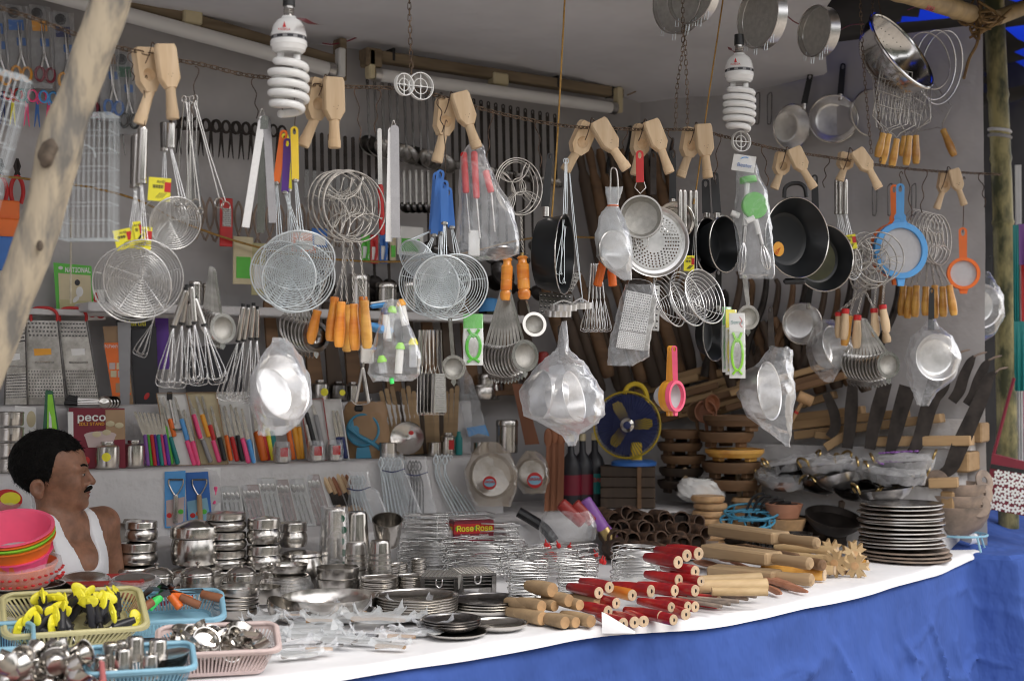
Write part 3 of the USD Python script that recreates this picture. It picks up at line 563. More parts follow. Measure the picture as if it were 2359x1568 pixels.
def bagm(prof,amp=3,seed=0,n=44,sc_=.06,ridge=.5,nz=5):
    """crumpled bag: prof = [(z, cx, half width, half depth)], from the top down"""
    pr = np.array(prof,float);t = np.linspace(0,len(pr) -1,(len(pr) -1) *nz+1);q = np.stack([np.interp(t,np.arange(len(pr)),pr[:,k]) for k in range(4)],1)
    a = np.linspace(0,2*PI,n,endpoint=False)
    G = np.array([[(c+w*np.sign(math.cos(x)) *abs(math.cos(x)) ** .8,d*math.sin(x),z) for z,c,w,d in q] for x in a])
    f = meshkit.fbm(G*sc_+seed*3.1,3,seed) -.5;rg_ = 1-np.abs(meshkit.fbm(G*sc_*1.3*np.array([1,1,.5]) +seed,3,seed+9) -.5) *6
    cen = np.stack([np.broadcast_to(q[:,1],G.shape[:2]),np.zeros(G.shape[:2]),G[...,2]],-1);d = G-cen;d /= np.maximum(np.linalg.norm(d,axis=-1,keepdims=True),1e-6)
    G = G+d* (f*2.2*amp+ridge*amp*np.clip(rg_,-.5,1))[...,None]
    G[...,2] += (meshkit.fbm(G*sc_*1.5+5,2,seed+3) -.5) *amp*2
    return grid(G,closed_u=True)
def hook(h,px,py,up=26,parent=None):
    h.p('wire_hook',tube(bend([h.l(px,py,0),h.l(px+2,py-up*.5,0),h.l(px-2,py-up*.8,0),h.l(px+3,py-up,3),h.l(px+6,py-up+6,5)],14),1.1,5),'rust')
def yellow_tag(h,px,py,w,hh,rot=0,y=-4,words='AHB'):
    q = h.p('price_tag',tr(cham(w,1.2,hh,.3),h.l(px,py,y),(0,rot,0)),'lemon')
    h.p('red_corner',tr(box(w*.28,.8,hh*.42,(w*.36,-1.0,hh*.12)),h.l(px,py,y),(0,rot,0)),'red',parent=q)
    h.p('print',cat(tr(text(words,hh*.13,.4,c=(w*.05,-.9,hh*.33)),h.l(px,py,y),(0,rot,0)),*[tr(box(.7+ (k % 3) *.4,.5,hh*.15,(-w*.3+k*1.9,-.9,hh*.12)),h.l(px,py,y),(0,rot,0)) for k in range(int(w*.26))],*[tr(box(1.2,.5,hh*.3,(w* (-.05+.09*k),-.9,-hh*.25),(0,40,0)),h.l(px,py,y),(0,rot,0)) for k in range(4)]),'black_ink',parent=q)

def skimmer(label,c,R,hb,ht,hw,hm,d=0,yaw=0,tilt=0,roll=0,group=None,n=15,depth=.3,wm='wire',tag=None,grip='rod'):
    """wire spider: bowl centre c, grip from ht (top) to hb"""
    h = hang('wire_skimmer',label,'skimmer',c[0],c[1],d,group)
    h.p('wire_bowl',orient(spider(R,n,depth),yaw,roll,tilt),wm)
    top = np.array([0,0,R]) @ rotm(tilt,0,0)[:3,:3].T;top = top @ rotm(0,0,yaw)[:3,:3].T @ rotm(0,roll,0)[:3,:3].T
    h.p('stem_wire',wires3(h.l(*hb),top),wm)
    if grip == 'rod': h.p('grip',rodh(h.l(*ht),h.l(*hb),hw/2),hm);h.p('ferrule',rodh(h.l(hb[0],hb[1] -5),h.l(hb[0],hb[1] +3),hw*.54),'steel')
    else:
        h.p('grip',strap(h.l(*ht),h.l(*hb),hw,hw*.62,True,hw*.9),hm);h.p('ferrule',rodh(h.l(hb[0],hb[1] -2),h.l(hb[0],hb[1] +5),hw*.42),'steel')
    if tag: yellow_tag(h,*tag)
    return h
# ---------------------------------------------------------------- wire skimmers hung by their grips
h = skimmer('large wire skimmer with a bright steel grip, front one below the yellow tags',(331,642),90,(324,420),(327,290),24,'steel',0,8,10,tag=(325,548,46,52,4));hook(h,330,300,130)
yellow_tag(h,286,552,40,46,-14,-2);yellow_tag(h,318,536,18,50,-10,-8)
skimmer('large wire skimmer hung just behind the front one with yellow tags',(304,655),90,(312,428),(314,305),22,'steel',.03,-14,16)
skimmer('third large wire skimmer, lowest of the yellow-tagged ones',(320,660),74,(308,430),(309,310),20,'dark_steel',.06,20,25,n=9)
h = skimmer('small deep wire skimmer with a yellow tag above it',(404,514),61,(392,338),(393,282),20,'steel',-.02,24,12,10,depth=.62,tag=(368,438,50,54,3));hook(h,394,282,40)
skimmer('steel-gripped wire skimmer mostly hidden behind the small deep one',(380,508),55,(378,345),(376,280),18,'dark_steel',.03,-18,8,depth=.5)
for i,(c,R,hb,ht,m_,yaw,ti,d) in enumerate((((686,600),85,(680,414),(677,300),'yellow',6,42,-.02),((688,640),84,(656,442),(661,328),'purple',10,24,.0),((652,632),78,(636,420),(652,308),'orange',-18,18,.02),((672,655),66,(664,436),(655,316),'lemon',-6,14,.04))):
    h = skimmer(['wire skimmer with a bright yellow plastic grip','wire skimmer with a purple plastic grip','wire skimmer with an orange plastic grip','wire skimmer with a dull lemon grip behind the purple one'][i],c,R,hb,ht,18,m_,d,yaw,ti,wm='zinc',grip='strap')
    if i == 0: hook(h,677,302,110)
for i,(c,R,hb,ht,yaw,ti,d) in enumerate((((1019,649),65,(1024,512),(1024,424),8,26,-.03),((1046,662),80,(1040,522),(1032,440),14,22,.0),((988,656),74,(1000,540),(1014,400),-22,14,.02),((1014,680),58,(1014,535),(1018,430),0,18,.03),((962,598),50,(996,530),(1006,405),-40,30,.06))):
    h = skimmer(['blue-gripped wire skimmer hanging foremost in its bunch','blue-gripped wire skimmer with the widest bowl in its bunch','blue-gripped wire skimmer at the side towards the flat tongs','blue-gripped wire skimmer hanging lowest in its bunch','blue-gripped wire skimmer turned away at the back of its bunch'][i],c,R,hb,ht,19,'blue',d,yaw,ti,wm='zinc',grip='strap')
    if i == 0: hook(h,1024,424,150)
for i,(c,hx,yaw) in enumerate((((1542,690),1567,66),((1584,688),1577,60),((1624,682),1603,52))):
    skimmer(['steel-gripped wire skimmer turned sideways, darkest of three by the bagged grater','steel-gripped wire skimmer turned sideways in the middle of three','steel-gripped wire skimmer turned sideways nearest the black frying pans'][i],c,66,(hx,520),(hx,436),11,'steel',.02-.01*i,yaw,0,-22,n=10,depth=.55,tag=(1588,606,24,36,2) if i == 2 else None)
O('steel_grip_skimmer','steel skimmer grip hanging alone among the tagged skimmers','skimmer',tr(rodh((0,0,0),(0,0,-84),5.5),s=sc(fr(1588,440))),'steel',fr(1590,438,.03),(0,0,YD))
for i,(c,hx,R,yaw) in enumerate((((1964,606),1949,38,58),((1950,600),1937,36,64),((1940,596),1929,36,70))):
    skimmer(['small steel-gripped skimmer with a yellow tag beside the olive-floored pan','second small steel-gripped skimmer beside the olive-floored pan','third small steel-gripped skimmer, deepest behind the olive-floored pan'][i],c,R,(hx,490),(hx,411),11,'steel',.05+.02*i,yaw,n=9,depth=.45,tag=(1958,558,30,34,-8,-6) if i == 0 else None)

# ---------------------------------------------------------------- tongs
for i,((x0,y0),(x1,y1),w,m_) in enumerate((((604,275),(568,530),17,'steel_dull'),((609,275),(601,536),18,'chrome'),((614,275),(629,524),18,'dark_steel'),((902,300),(897,560),16,'steel_dull'),((909,298),(912,557),20,'dark_steel'))):  # arm metals differ to stand in for bright and dim reflections
    if i in (0,3):
        h = hang('flat_tongs',['flat steel tongs spread open before the row of scissors','','','flat steel tongs hanging closed beside the bunch of wire racks'][i],'tongs',x0,y0,-.01)
        cx = 603 if i == 0 else 906;cy = 250 if i == 0 else 277
        h.p('wire_loop',tube(h.L((cx,cy),(cx-8,cy+24),(cx+10,cy+26),(cx+1,cy)),1.4,5),'steel')
    o_ = h.l(x0,y0,(4,0,6,6,-2)[i]);h.p('arm',tr(tr(strap(np.zeros(3),h.l(x1,y1) -h.l(x0,y0),w,1.5,False),rot=((-7,3,-12,-5,-10)[i],0,0)),o_),m_,smooth=False)
for i,(x0,y0,x1,y1,x2,y2) in enumerate(((424,228,410,470,462,486),(432,230,436,470,440,482),(442,228,452,470,505,466),(450,226,520,474,447,490))):
    h = hang('wire_tongs',['long wire tongs with one leg swung towards the tagged skimmer','long wire tongs hanging straight beside the tagged skimmer','long wire tongs ending in a ring beside the scissors','long wire tongs with the widest swung leg ending in a ring'][i],'tongs',x0,y0,-.02+.02*i)
    h.p('spring_loop',tube(np.array([h.l(x0+5*math.cos(a),y0+8*math.sin(a),a*.6) for a in np.linspace(0,4*PI,26)]),1.1,5),'steel')
    for k,(x,y) in enumerate(((x1,y1),(x2,y2))):
        h.p('leg',cat(tube(h.L((x0+4*k,y0+6),((x0+x) /2-3+6*k,(y0+y) /2),(x,y-10)),1.25,5),tr(ring(11 if i > 1 else 7,1.4,20,5),h.l(x,y,0),(0,0,20))),'steel')
h = hang('steel_tongs','dark flat steel tongs hanging behind the long wire tongs','tongs',450,330,.06);h.p('arm',strap(h.l(447,330),h.l(455,478),10,2,False,22),'dark_steel');h.p('arm',strap(h.l(443,330,8),h.l(437,470,8),10,2,False,18),'steel_dull')
for i,(x1,y1) in enumerate(((1292,620),(1300,640),(1341,684))):
    h = hang('wire_tongs',['thin wire tongs hanging closest to the sideways black pan','thin wire tongs hanging between the black pan and the swung pair','thin wire tongs with a leg swung out to the flower mould'][i],'tongs',1303,368,.01+.02*i)
    h.p('spring_loop',tube(np.array([h.l(1302+4*i+4*math.cos(a),370+6*math.sin(a),a) for a in np.linspace(0,4*PI,20)]),1,4),'zinc')
    for k in (0,1): h.p('leg',tube(bend(h.L((1302+4*i,374,4*k),((1302+x1) /2+4*k,(374+y1) /2,3*k),(x1-12*k* (i < 2),y1),(x1+3,y1+10),(x1-4,y1+10),(x1-1,y1)),22),1.1,4),'zinc')

# ---------------------------------------------------------------- wire roasting racks with wooden grips
def rack(label,c,R,yaw,tw,ga,gb,gw,gm,d=0,group=None,roll=0,np_=4,wm='old_wire',cap=None,hk=None):
    h = hang('roasting_rack',label,'roasting rack',c[0],c[1],d,group)
    h.p('wire_rack',orient(petals(R,n=np_),yaw,roll),wm)
    b = np.array([0,0,-R]);b = b @ rotm(0,0,yaw)[:3,:3].T @ rotm(0,roll,0)[:3,:3].T
    h.p('twisted_stem',cat(twist(b+ (0,0,-2),h.l(*ga,2) + (0,0,2)),tube([b+ (-9,0,3),b+ (-2,0,-5)],1.1,5),tube([b+ (9,0,3),b+ (2,0,-5)],1.1,5)),wm)
    q = h.p('grip',turned(h.l(*ga,2),h.l(*gb,2),gw),gm)
    if cap: ga,gb = np.array(ga,float),np.array(gb,float);h.p('grip_cap',turned(h.l(*ga,2),h.l(*(ga+ (gb-ga) *.16),2),gw*1.0,[(0,.36),(.1,.43),(.9,.43),(1,.40)]),cap,parent=q)
    return h
for i,(ga,gb) in enumerate((((840,692),(847,803)),((816,700),(819,807)),((787,695),(782,800)),((772,684),(762,786)),((801,702),(800,810)),((733,715),(714,792)),((837,683),(836,770)))):
    rack(['wire rack whose amber grip hangs furthest towards the blue funnel','wire rack with an orange grip beside the furthest amber grip','wire rack with a slim orange grip at mid bunch','wire rack with a thick yellow-orange grip leaning out','wire rack with the lowest hanging grip in the orange bunch','wire rack whose orange grip swings out beneath the plastic-gripped skimmers','wire rack with a grip half hidden at the back of the orange bunch'][i],
         (818-7*i,476- (i % 3) *4),82- (i % 3) *3,30+4* (i % 4),None,ga,gb,27,'varnish_amber' if i in (0,4) else 'varnish_orange',.02*i,roll=(i % 3) *8-8)
h = hang('knife','red-handled knife hanging behind the bunch of wire racks','knife',878,425,.2);h.p('handle',rodh(h.l(876,425),h.l(881,542),7),'red');h.p('blade',strap(h.l(874,300),h.l(876,425),10,1.5,False),'steel')
h = hang('roasting_rack','flower-shaped wire rack over the pair of turned orange grips','roasting rack',1195,432,.02)
for k in range(3): h.p('wire_rack',orient(petals(66-k*4,1.15,4,.62),34+6*k,4*k,0,(-3*k,6*k,2)),'old_wire')
h.p('twisted_stem',twist(h.l(1200,498),h.l(1205,585),2.4,1.2),'old_wire')
TP = [(0,.32),(.04,.46),(.08,.34),(.16,.38),(.2,.5),(.5,.5),(.52,.46),(.54,.5),(.74,.5),(.77,.42),(.82,.52),(.94,.5),(1,.34)]
q = h.p('grip',turned(h.l(1203,590),h.l(1208,690),29,TP,16),'varnish_orange');h.p('ferrule',rodh(h.l(1203,582),h.l(1203,597),5),'brass',parent=q)
h = hang('roasting_rack','turned orange grip hanging just under the bag of red handles','handle',1166,600,.04);h.p('grip',turned(h.l(1169,594),h.l(1165,692),27,TP,16),'varnish_orange');h.p('ferrule',rodh(h.l(1169,584),h.l(1169,598),5),'brass')
for i,(ga,gb,m_,cp) in enumerate((((2032,702),(2041,766),'pale_wood','red'),((2013,710),(2016,776),'pale_wood','red'),((1949,710),(1944,782),'pale_wood','red'),((1933,718),(1934,778),'pale_wood','red'),((1975,725),(1972,802),'pale_wood','red'),((1958,727),(1944,796),'varnish_amber',None),((2036,764),(2040,790),'pale_wood',None))):
    rack(['red-capped wire rack hanging nearest the blue sieve','red-capped wire rack second from the blue sieve','red-capped wire rack on the side of the olive-floored pan','red-capped wire rack at the far edge by the olive-floored pan','red-capped wire rack with its grip lowest behind the strainers','wire rack with a slanting amber grip among the red-capped ones','wire rack with a short bare grip below the red-capped ones'][i],(2026-9*i,592+ (i % 3) *10),58-3* (i % 3),20+9*i,None,ga,gb,21,m_,.0+.02*i,roll=10* (i % 3) -10,np_=5,cap=cp)
for i,(x0,x1) in enumerate(((2185,2195),(2170,2171),(2152,2152),(2132,2131),(2111,2107),(2097,2090),(2081,2076))):
    rack(['wire rack with a yellowed grip nearest the orange sieve','second wire rack from the orange sieve','third wire rack from the orange sieve, behind the black hook','fourth wire rack from the orange sieve','fifth wire rack from the orange sieve','sixth wire rack from the orange sieve','seventh wire rack from the orange sieve, nearest the blue one'][i],(2163-9*i,552-2*i),58,62,None,(x0,657+ (i % 2) *3),(x1,727+ (i % 3) *3),20,'varnish_amber',.03+.025*i,np_=4)

# ---------------------------------------------------------------- whisks
def whisk(label,a,m_,b,w,d=0,group=None,loops=4,hm='steel',cap=True,name='whisk',r=.95):
    """handle from a to m_, wire loops from m_ to b"""
    h = hang(name,label,'whisk',a[0],a[1],d,group);A,M_,B = h.l(*a),h.l(*m_),h.l(*b);ax = B-M_;L = np.linalg.norm(ax);ax /= L
    h.p('handle',rodh(A,M_,w*.15 if hm != 'wire' else 2.2),hm)
    if cap: h.p('end_cap',rodh(A+ (0,0,7),A,w*.12),'black');h.p('collar',rodh(M_-ax*3,M_+ax*3,w*.16),'black')
    u = np.cross(ax,[0,1,0]);u /= np.linalg.norm(u);v = np.cross(ax,u)
    t = np.linspace(-1,1,27);ms = []
    for k in range(loops):
        q = u*math.cos(PI*k/loops+.3) +v*math.sin(PI*k/loops+.3);x = np.sign(t) * (1-np.abs(t)) ** .55*np.minimum(1,(np.abs(t)) ** .5*1.0+0);s_ = np.abs(t)
        al = 1-s_ ** 1.0;half_w = w/2*np.sin(np.clip(s_ ** .5,0,1) *PI) ** .9* (1-.0*k)
        pts_ = M_+np.outer(L* (1-s_ ** 1.55) * (1-.03*k),ax) +np.outer(np.sign(t) *half_w,q);ms.append(tube(pts_,r,4))
    h.p('wire_loops',cat(*ms),'chrome');return h
for i,(a,m_,b,d) in enumerate((((428,668),(401,752),(382,892),0),((431,662),(420,745),(408,894),.03),((441,660),(448,743),(460,888),-.02),((449,688),(470,748),(505,884),.02),((436,700),(436,752),(440,884),.05))):
    whisk(['balloon whisk swung furthest to the side of the graters, under the large skimmers','balloon whisk second from the graters in the large bunch','balloon whisk hanging foremost in the large bunch','balloon whisk swung towards the bagged aluminium pan','balloon whisk hidden in the middle of the large bunch'][i],a,m_,b,46,d)
for i,(a,m_,b) in enumerate((((560,706),(549,786),(516,922)),((572,708),(562,784),(538,922)),((584,704),(578,780),(566,928)),((592,712),(592,780),(590,915)))):
    whisk('balloon whisk in the second bunch just before the bagged aluminium pan',a,m_,b,38,.06+.02*i,'second whisk bunch')
for i in range(5): whisk('small wire whisk in the bunch hanging by the flower moulds',(1362+5*i,606),(1356+9*i,690),(1346+13*i,764),22,.05+.02*i,'small whisks by the flower moulds',3,'wire',False)
whisk('fine wire whisk hanging before the boxed gratings under the large skimmers',(368,690),(352,745),(322,820),34,.12,None,4,'wire',False,r=.7)

# ---------------------------------------------------------------- strainers
def strainer(label,c,R,top,d=0,group=None,yaw=0,roll=0,m_='steel',hw=10,hw2=8,tip=True,depth=.55,name='tea_strainer',spout=False):
    h = hang(name,label,'strainer',c[0],c[1],d,group)
    h.p('rim',orient(flatring(R*1.06,R*.80,R*.12,36),yaw,roll),m_)
    h.p('bowl',orient(tr(lathe([(R*.82,0)] + [(R*.8*math.cos(a),-R*depth*math.sin(a)) for a in np.linspace(.1,1.57,7)],28),rot=(90,0,0)),yaw,roll),'mesh_steel' if m_ != 'dark_steel' else 'dark_steel')
    E = np.array([0,0,R]) @ rotm(0,0,yaw)[:3,:3].T @ rotm(0,roll,0)[:3,:3].T
    h.p('handle',strap(h.l(*top),E,hw,2.0,True,hw2),m_)
    if tip: h.p('rest_tab',orient(ext(Polygon([(-5,0),(5,0),(6,-7),(0,-16),(-6,-7)]),1.6),yaw*.4,roll,0,np.array([0,0,-R*1.03])),'chrome')
    return h
def fan(n,label,first,c0,c1,R,t0,t1,d,group,bow=10,m_='steel'):
    """a bunch of strainers nested along an arc; the first one faces the viewer and has its own label"""
    for i in range(n):
        f = i/ (n-1);c = (c0[0] + (c1[0] -c0[0]) *f,c0[1] + (c1[1] -c0[1]) *f+bow*math.sin(PI*f));t = (t0[0] + (t1[0] -t0[0]) *f,t0[1] + (t1[1] -t0[1]) *f)
        strainer(first if i == 0 else label,c,R,t,d+.018*i,None if i == 0 else group,34 if i == 0 else 52+10*f,-6-8*f,m_ if i < 1 else 'steel_dull',7,6)
fan(11,'steel tea strainer nested in the fanned bunch at mid picture','foremost steel tea strainer of the fanned bunch at mid picture',(1209,819),(1128,826),35,(1172,662),(1160,655),.0,'tea strainers fanned at mid picture')
fan(12,'steel tea strainer nested in the fanned bunch below the red-capped grips','foremost steel tea strainer of the fanned bunch below the red-capped grips',(2046,840),(1955,842),29,(1996,736),(1984,736),-.02,'tea strainers below the red-capped grips',8)
fan(7,'steel tea strainer nested in the bunch beside the balloon whisks','foremost steel tea strainer of the bunch beside the balloon whisks',(513,756),(478,742),33,(494,622),(484,616),.03,'tea strainers beside the whisks',2)
fan(8,'dark strainer nested in the bunch behind the wooden orange grips','foremost dark strainer behind the wooden orange grips',(728,775),(664,758),34,(706,690),(668,690),.14,'strainers behind the orange grips',6,'dark_steel')
strainer('long-handled strainer with a bright spout tab below the blue-gripped skimmers',(1045,846),27,(1037,736),.02,None,14,-4,hw=9,hw2=9)
strainer('small round strainer hanging beside the mid-picture strainer bunch',(1231,747),27,(1212,690),.05,None,18,-22,hw=5,hw2=4,tip=False)
strainer('long-handled deep strainer hanging above the bagged pan and green packs',(1723,731),27,(1716,636),.03,None,28,2,'steel_dull',12,9)

# ---------------------------------------------------------------- plastic and framed sieves
def sieve(label,c,R,top,hw,m_,d=0,yaw=0,nub=True,knob=False,bulge=.0,thick=14):
    h = hang('plastic_sieve',label,'sieve',c[0],c[1],d)
    q = h.p('rim',orient(flatring(R*1.0,R*.80,thick,44),yaw),m_)
    h.p('mesh',orient(tr(lathe([(R*.82,2-bulge*0)] + [(R*.82*math.cos(a),-R*bulge*math.sin(a)) for a in np.linspace(.1,1.57,7)],32),rot=(90,0,0)),yaw),'white_mesh')
    h.p('handle',orient(strap(h.l(top[0],top[1]),(0,0,R*.97),hw,thick*.5,True,hw*.9),0),m_)
    if knob: h.p('handle_knob',tr(tr(lathe([(0,-4),(hw*.7,-3),(hw*.7,3),(0,4)],16),rot=(90,0,0)),(0,0,R*1.16)),m_);h.p('shoulder',orient(ext(Polygon([(-hw*.6,R*1.1),(hw*.6,R*1.1),(hw*1.1,R*.9),(-hw*1.1,R*.9)]),thick*.5),yaw*.4),m_)
    if nub: h.p('rest_tab',orient(ext(Polygon([(-hw*.55,-R*.95),(hw*.55,-R*.95),(hw*.38,-R*1.26),(-hw*.38,-R*1.26)]),thick*.5),yaw),m_)
    return h
h = sieve('large round sieve with a blue plastic frame',(2074,577),65,(2075,432),19,'sky_blue',.0,26,True,True);hook(h,2075,432,38)
sieve('orange plastic sieve hidden behind the large blue sieve',(2062,577),63,(2061,434),18,'orange',.05,28,True,True)
h = sieve('small bright orange plastic tea sieve hanging by the bamboo pole',(2219,630),37,(2219,533),19,'orange',.0,10);hook(h,2219,536,130)
for i,(m_,lb) in enumerate((('hot_pink','pink plastic sieve, foremost of three hung sideways by the fan'),('amber','yellow plastic sieve second of three hung sideways by the fan'),('amber','yellow plastic sieve with a white bulging mesh, last of three by the fan'))):
    sieve(lb,(1556-8*i,912),36,(1554-5*i,802),13,m_,.02*i,58,True,False,1.0 if i == 2 else .6,11)
h = hang('metal_sieve','round fine-mesh steel sieve with a flat red handle','sieve',1477,500,-.03)
h.p('rim',flatring(50,46,18),'steel_dull');h.p('mesh',tr(tr(lathe([(46.5,0),(38,-14),(20,-20),(0,-22)],36),rot=(90,0,0)),(0,4,0)),'mesh_steel')
h.p('handle',strap(h.l(1474,355),h.l(1475,420),18,3,True,18),'red');h.p('wire_neck',cat(tube(h.L((1468,416),(1462,432),(1475,446),(1484,436)),1.4,5),tube(h.L((1482,416),(1488,432),(1475,446),(1466,436)),1.4,5)),'steel')
h.p('rest_hook',tube(bend(h.L((1462,548),(1470,570),(1480,572),(1492,566),(1492,548)),14),1.1,5),'steel')
def drum(label,c,rx,ry,dep,d,m_='steel_dull'):
    yaw = math.degrees(math.acos(min(1,rx/ry)));h = hang('round_sieve',label,'sieve',c[0],c[1],d)
    h.p('hoop',orient(tr(lathe([(ry,0),(ry,-dep),(ry-1.5,-dep),(ry-1.5,0),(ry,0)],44),rot=(90,0,0)),-yaw),'alu')
    h.p('rim_wire',orient(ring(ry,1.9,44,5,(0,-1,0)),-yaw),m_);h.p('mesh',orient(tr(lathe([(ry-2,-dep*.45),(0,-dep*.45-3)],40),rot=(90,0,0)),-yaw),'mesh_steel')
    for k,a in enumerate((-70,-100,-130,-50)):
        x,z = ry*math.cos(math.radians(a)),ry*math.sin(math.radians(a));h.p('wire_foot',orient(tube([(x,0,z),(x,-2,z-16),(x+9,-2,z-18),(x+9,0,z+2)],1.0,4),-yaw),'zinc')
    return h
drum('large drum sieve cut off by the top of the picture, behind the doubled chain',(1590,-12),52,66,26,-.02);drum('second large drum sieve nested behind the one cut off at the top',(1560,-8),56,84,22,.05)
drum('medium drum sieve hanging above the small spiral bulb',(1746,38),46,72,28,-.06);drum('smallest drum sieve hanging by itself near the roof edge',(1876,72),37,58,28,.05)

# ---------------------------------------------------------------- pans, woks and the colander
def pan(label,c,R,dep,yaw=0,roll=0,m_='teflon',inner=None,handle=None,d=0,hm='black',hw=16,rimm='steel',floor=None,name='frying_pan',taper=.8):
    h = hang(name,label,'pan',c[0],c[1],d);h.p('body',orient(vessel(R,dep,1.0,taper),yaw,roll),m_)
    h.p('rim',orient(ring(R+1,1.6,48,6,(0,-1,0)),yaw,roll),rimm)
    if floor: h.p('coated_floor',orient(tr(lathe([(R*taper-R*.14,0),(0,0)],36),(0,dep-2.4,0),(90,0,0)),yaw,roll),floor)  # separate floor colour; the olive one stands in for a reflection
    if handle:
        a,b = handle;h.p('handle',strap(h.l(*a,6),h.l(*b,6),hw,hw*.5,True,hw*1.1),hm);e = np.array(b,float);h.p('ferrule',rodh(h.l(e[0],e[1] -2,6),h.l(e[0],e[1] +13,6),hw*.42),'steel')
    return h
h = pan('largest black two-handled wok hanging behind the packaged beater',(1836,547),92,46,40,0,floor=None,taper=.74,name='wok')
for k in (1,-1):
    h.p('handle',tube(bend([np.array([x,-2,z*k+92*k]) * (1,1,1) + (-30,0,0) for x,z in ((2,0),(4,22),(18,32),(36,32),(48,22),(52,0))],24),5,8) if k > 0 else tr(cham(52,16,14,5),(-30+24,0,-101)),'black')
h.p('maker_sticker',orient(tr(lathe([(17,0),(0,.4)],24),rot=(90,0,0)),43,0,0,(-42,20.5,-24)),'amber');h.p('sticker_print',cat(orient(text('BORAN',8,.5),40,-70,0,(-42.6,19.4,-24))),'red')
pan('black frying pan with an olive-green floor hanging behind the wok',(1897,594),76,34,30,0,handle=((1878,408),(1880,500)),d=.06,floor='olive',hw=15)  # reflection put into the floor colour
pan('small black saucepan turned sideways, nearer one of a pair by the wok',(1669,562),64,46,58,0,handle=((1647,404),(1652,490)),d=.0,hw=18,name='saucepan');pan('small black saucepan turned sideways, further one of a pair by the wok',(1632,566),64,44,62,0,handle=((1626,420),(1628,490)),d=.05,hw=18,name='saucepan')
h = pan('black frying pan seen edge-on beneath the yellow-brown string',(1300,586),91,62,76,2,d=-.01,hw=14,taper=.90);h.p('handle',strap(h.l(1267,358,2),h.l(1256,476,2),13,9,True,20),'black');h.p('ferrule',rodh(h.l(1257,474,2),h.l(1258,500,2),8),'steel')
pan('steel frying pan half hidden behind the perforated disc',(1556,508),42,14,8,0,'steel',handle=((1550,352),(1550,458)),d=.04,hw=15);O('iron_spatula','dark iron spatula hanging between the red-handled sieve and a press','spatula',tr(strap((0,0,0),(0,0,-95),14,7),s=sc(fr(1505,350))),'iron',fr(1505,356,.06),(0,0,YD))
h = pan('black pan hanging low behind the green peeler packs',(1646,770),60,30,64,0,handle=((1656,625),(1654,704)),d=.12,hw=14)
h = hang('perforated_disc','large aluminium disc full of holes behind the round sieve','colander disc',1508,556,.015)
def holes(R,rows,k,r): return [Point(q*math.cos(a),q*math.sin(a)).buffer(r,2) for q in rows for a in np.linspace(0,2*PI,int(2*PI*q/k),endpoint=False)]
q_ = cut(Point(0,0).buffer(66,12),holes(66,(28,34,40,46,52,58),8.4,2.1));h.p('perforated_face',orient(tr(ext(q_,2.0),(0,5,0)),14),'alu',smooth=False);h.p('rim',orient(cat(tr(lathe([(65,-6),(74,-5),(79,0),(82,1),(82,-1),(79,-3),(74,-8),(65,-8)],48),rot=(90,0,0))),14),'alu')
h = hang('colander','shiny steel colander tilted on its chain near the roof edge','colander',2077,117,-.02);C = lambda m_: orient(m_,66,-33)
pr = [(104,0),(100,-22),(88,-48),(70,-66),(44,-78),(0,-80)]
h.p('bowl',C(tr(lathe(pr+ [(r-1.5 if r else 0,z+1.6) for r,z in pr[::-1]],48),rot=(90,0,0))),'chrome');h.p('rolled_rim',C(ring(105,4.2,56,8)),'chrome')
ms = []
for q in (.22,.36,.5,.64):
    r_,z_ = np.interp(q,np.linspace(0,1,6),[p_[0] for p_ in pr]),np.interp(q,np.linspace(0,1,6),[p_[1] for p_ in pr])
    for a in np.linspace(0,2*PI,44,endpoint=False): ms.append(tr(ell(1.7,1.7,1.7,sub=0),(r_*.985*math.cos(a),-z_,r_*.985*math.sin(a))))
h.p('drain_hole',C(cat(*ms)),'black_ink',kind='stuff');h.p('wire_hook',tube(bend([h.l(2036,40),h.l(2028,10),h.l(2024,-40)],8),1.1,4),'rust')
# ---------------------------------------------------------------- bagged and packaged goods hanging in front
def bagged_pan(label,c,rx,ry,roll,prof,seed,mt='clear_bag',d=0,dep=.5,handle=None,amp=3.5,n_pan=1,name='bagged_pan',off=(0,0),roll2=0,hm='iron'):
    """an aluminium pan inside a crumpled plastic bag: the bag belongs to the pan it wraps"""
    h = hang(name,label,'pan',c[0],c[1],d);yaw = math.degrees(math.acos(min(1,rx/ry)))
    h.p('pan_body',orient(vessel(ry,ry*dep,1,.86),yaw,roll),'alu')
    if n_pan > 1: h.p('pan_body',orient(vessel(ry*.95,ry*dep,1,.86),-yaw*.9,roll2,0,np.array([off[0],8,off[1]])),'alu')
    if handle: h.p('handle',strap(h.l(*handle[0],4),h.l(*handle[1],4),11,5,True,15),hm)
    h.p('plastic_wrap',bagm([(h.ref[1] -py,px-h.ref[0],w,dd) for py,px,w,dd in prof],amp,seed),mt)
    return h
bagged_pan('large aluminium pan in a milky plastic bag before the knife boxes',(652,892),54,76,-24,[(778,644,16,12),(792,646,22,20),(820,648,44,50),(870,645,68,72),(930,648,70,70),(975,642,46,40),(1002,625,28,14)],3,'milky_bag',.0,.62)
bagged_pan('pair of aluminium pans wrapped together in one milky bag beside the fan',(1322,915),22,60,-14,[(740,1300,5,5),(800,1296,12,12),(815,1298,24,20),(845,1295,58,50),(900,1292,96,66),(955,1300,92,62),(975,1312,60,44),(1000,1315,20,14),(1026,1318,8,5)],7,'milky_bag',.0,.9,((1290,755),(1296,830)),5,2,off=(-78,6),roll2=6)
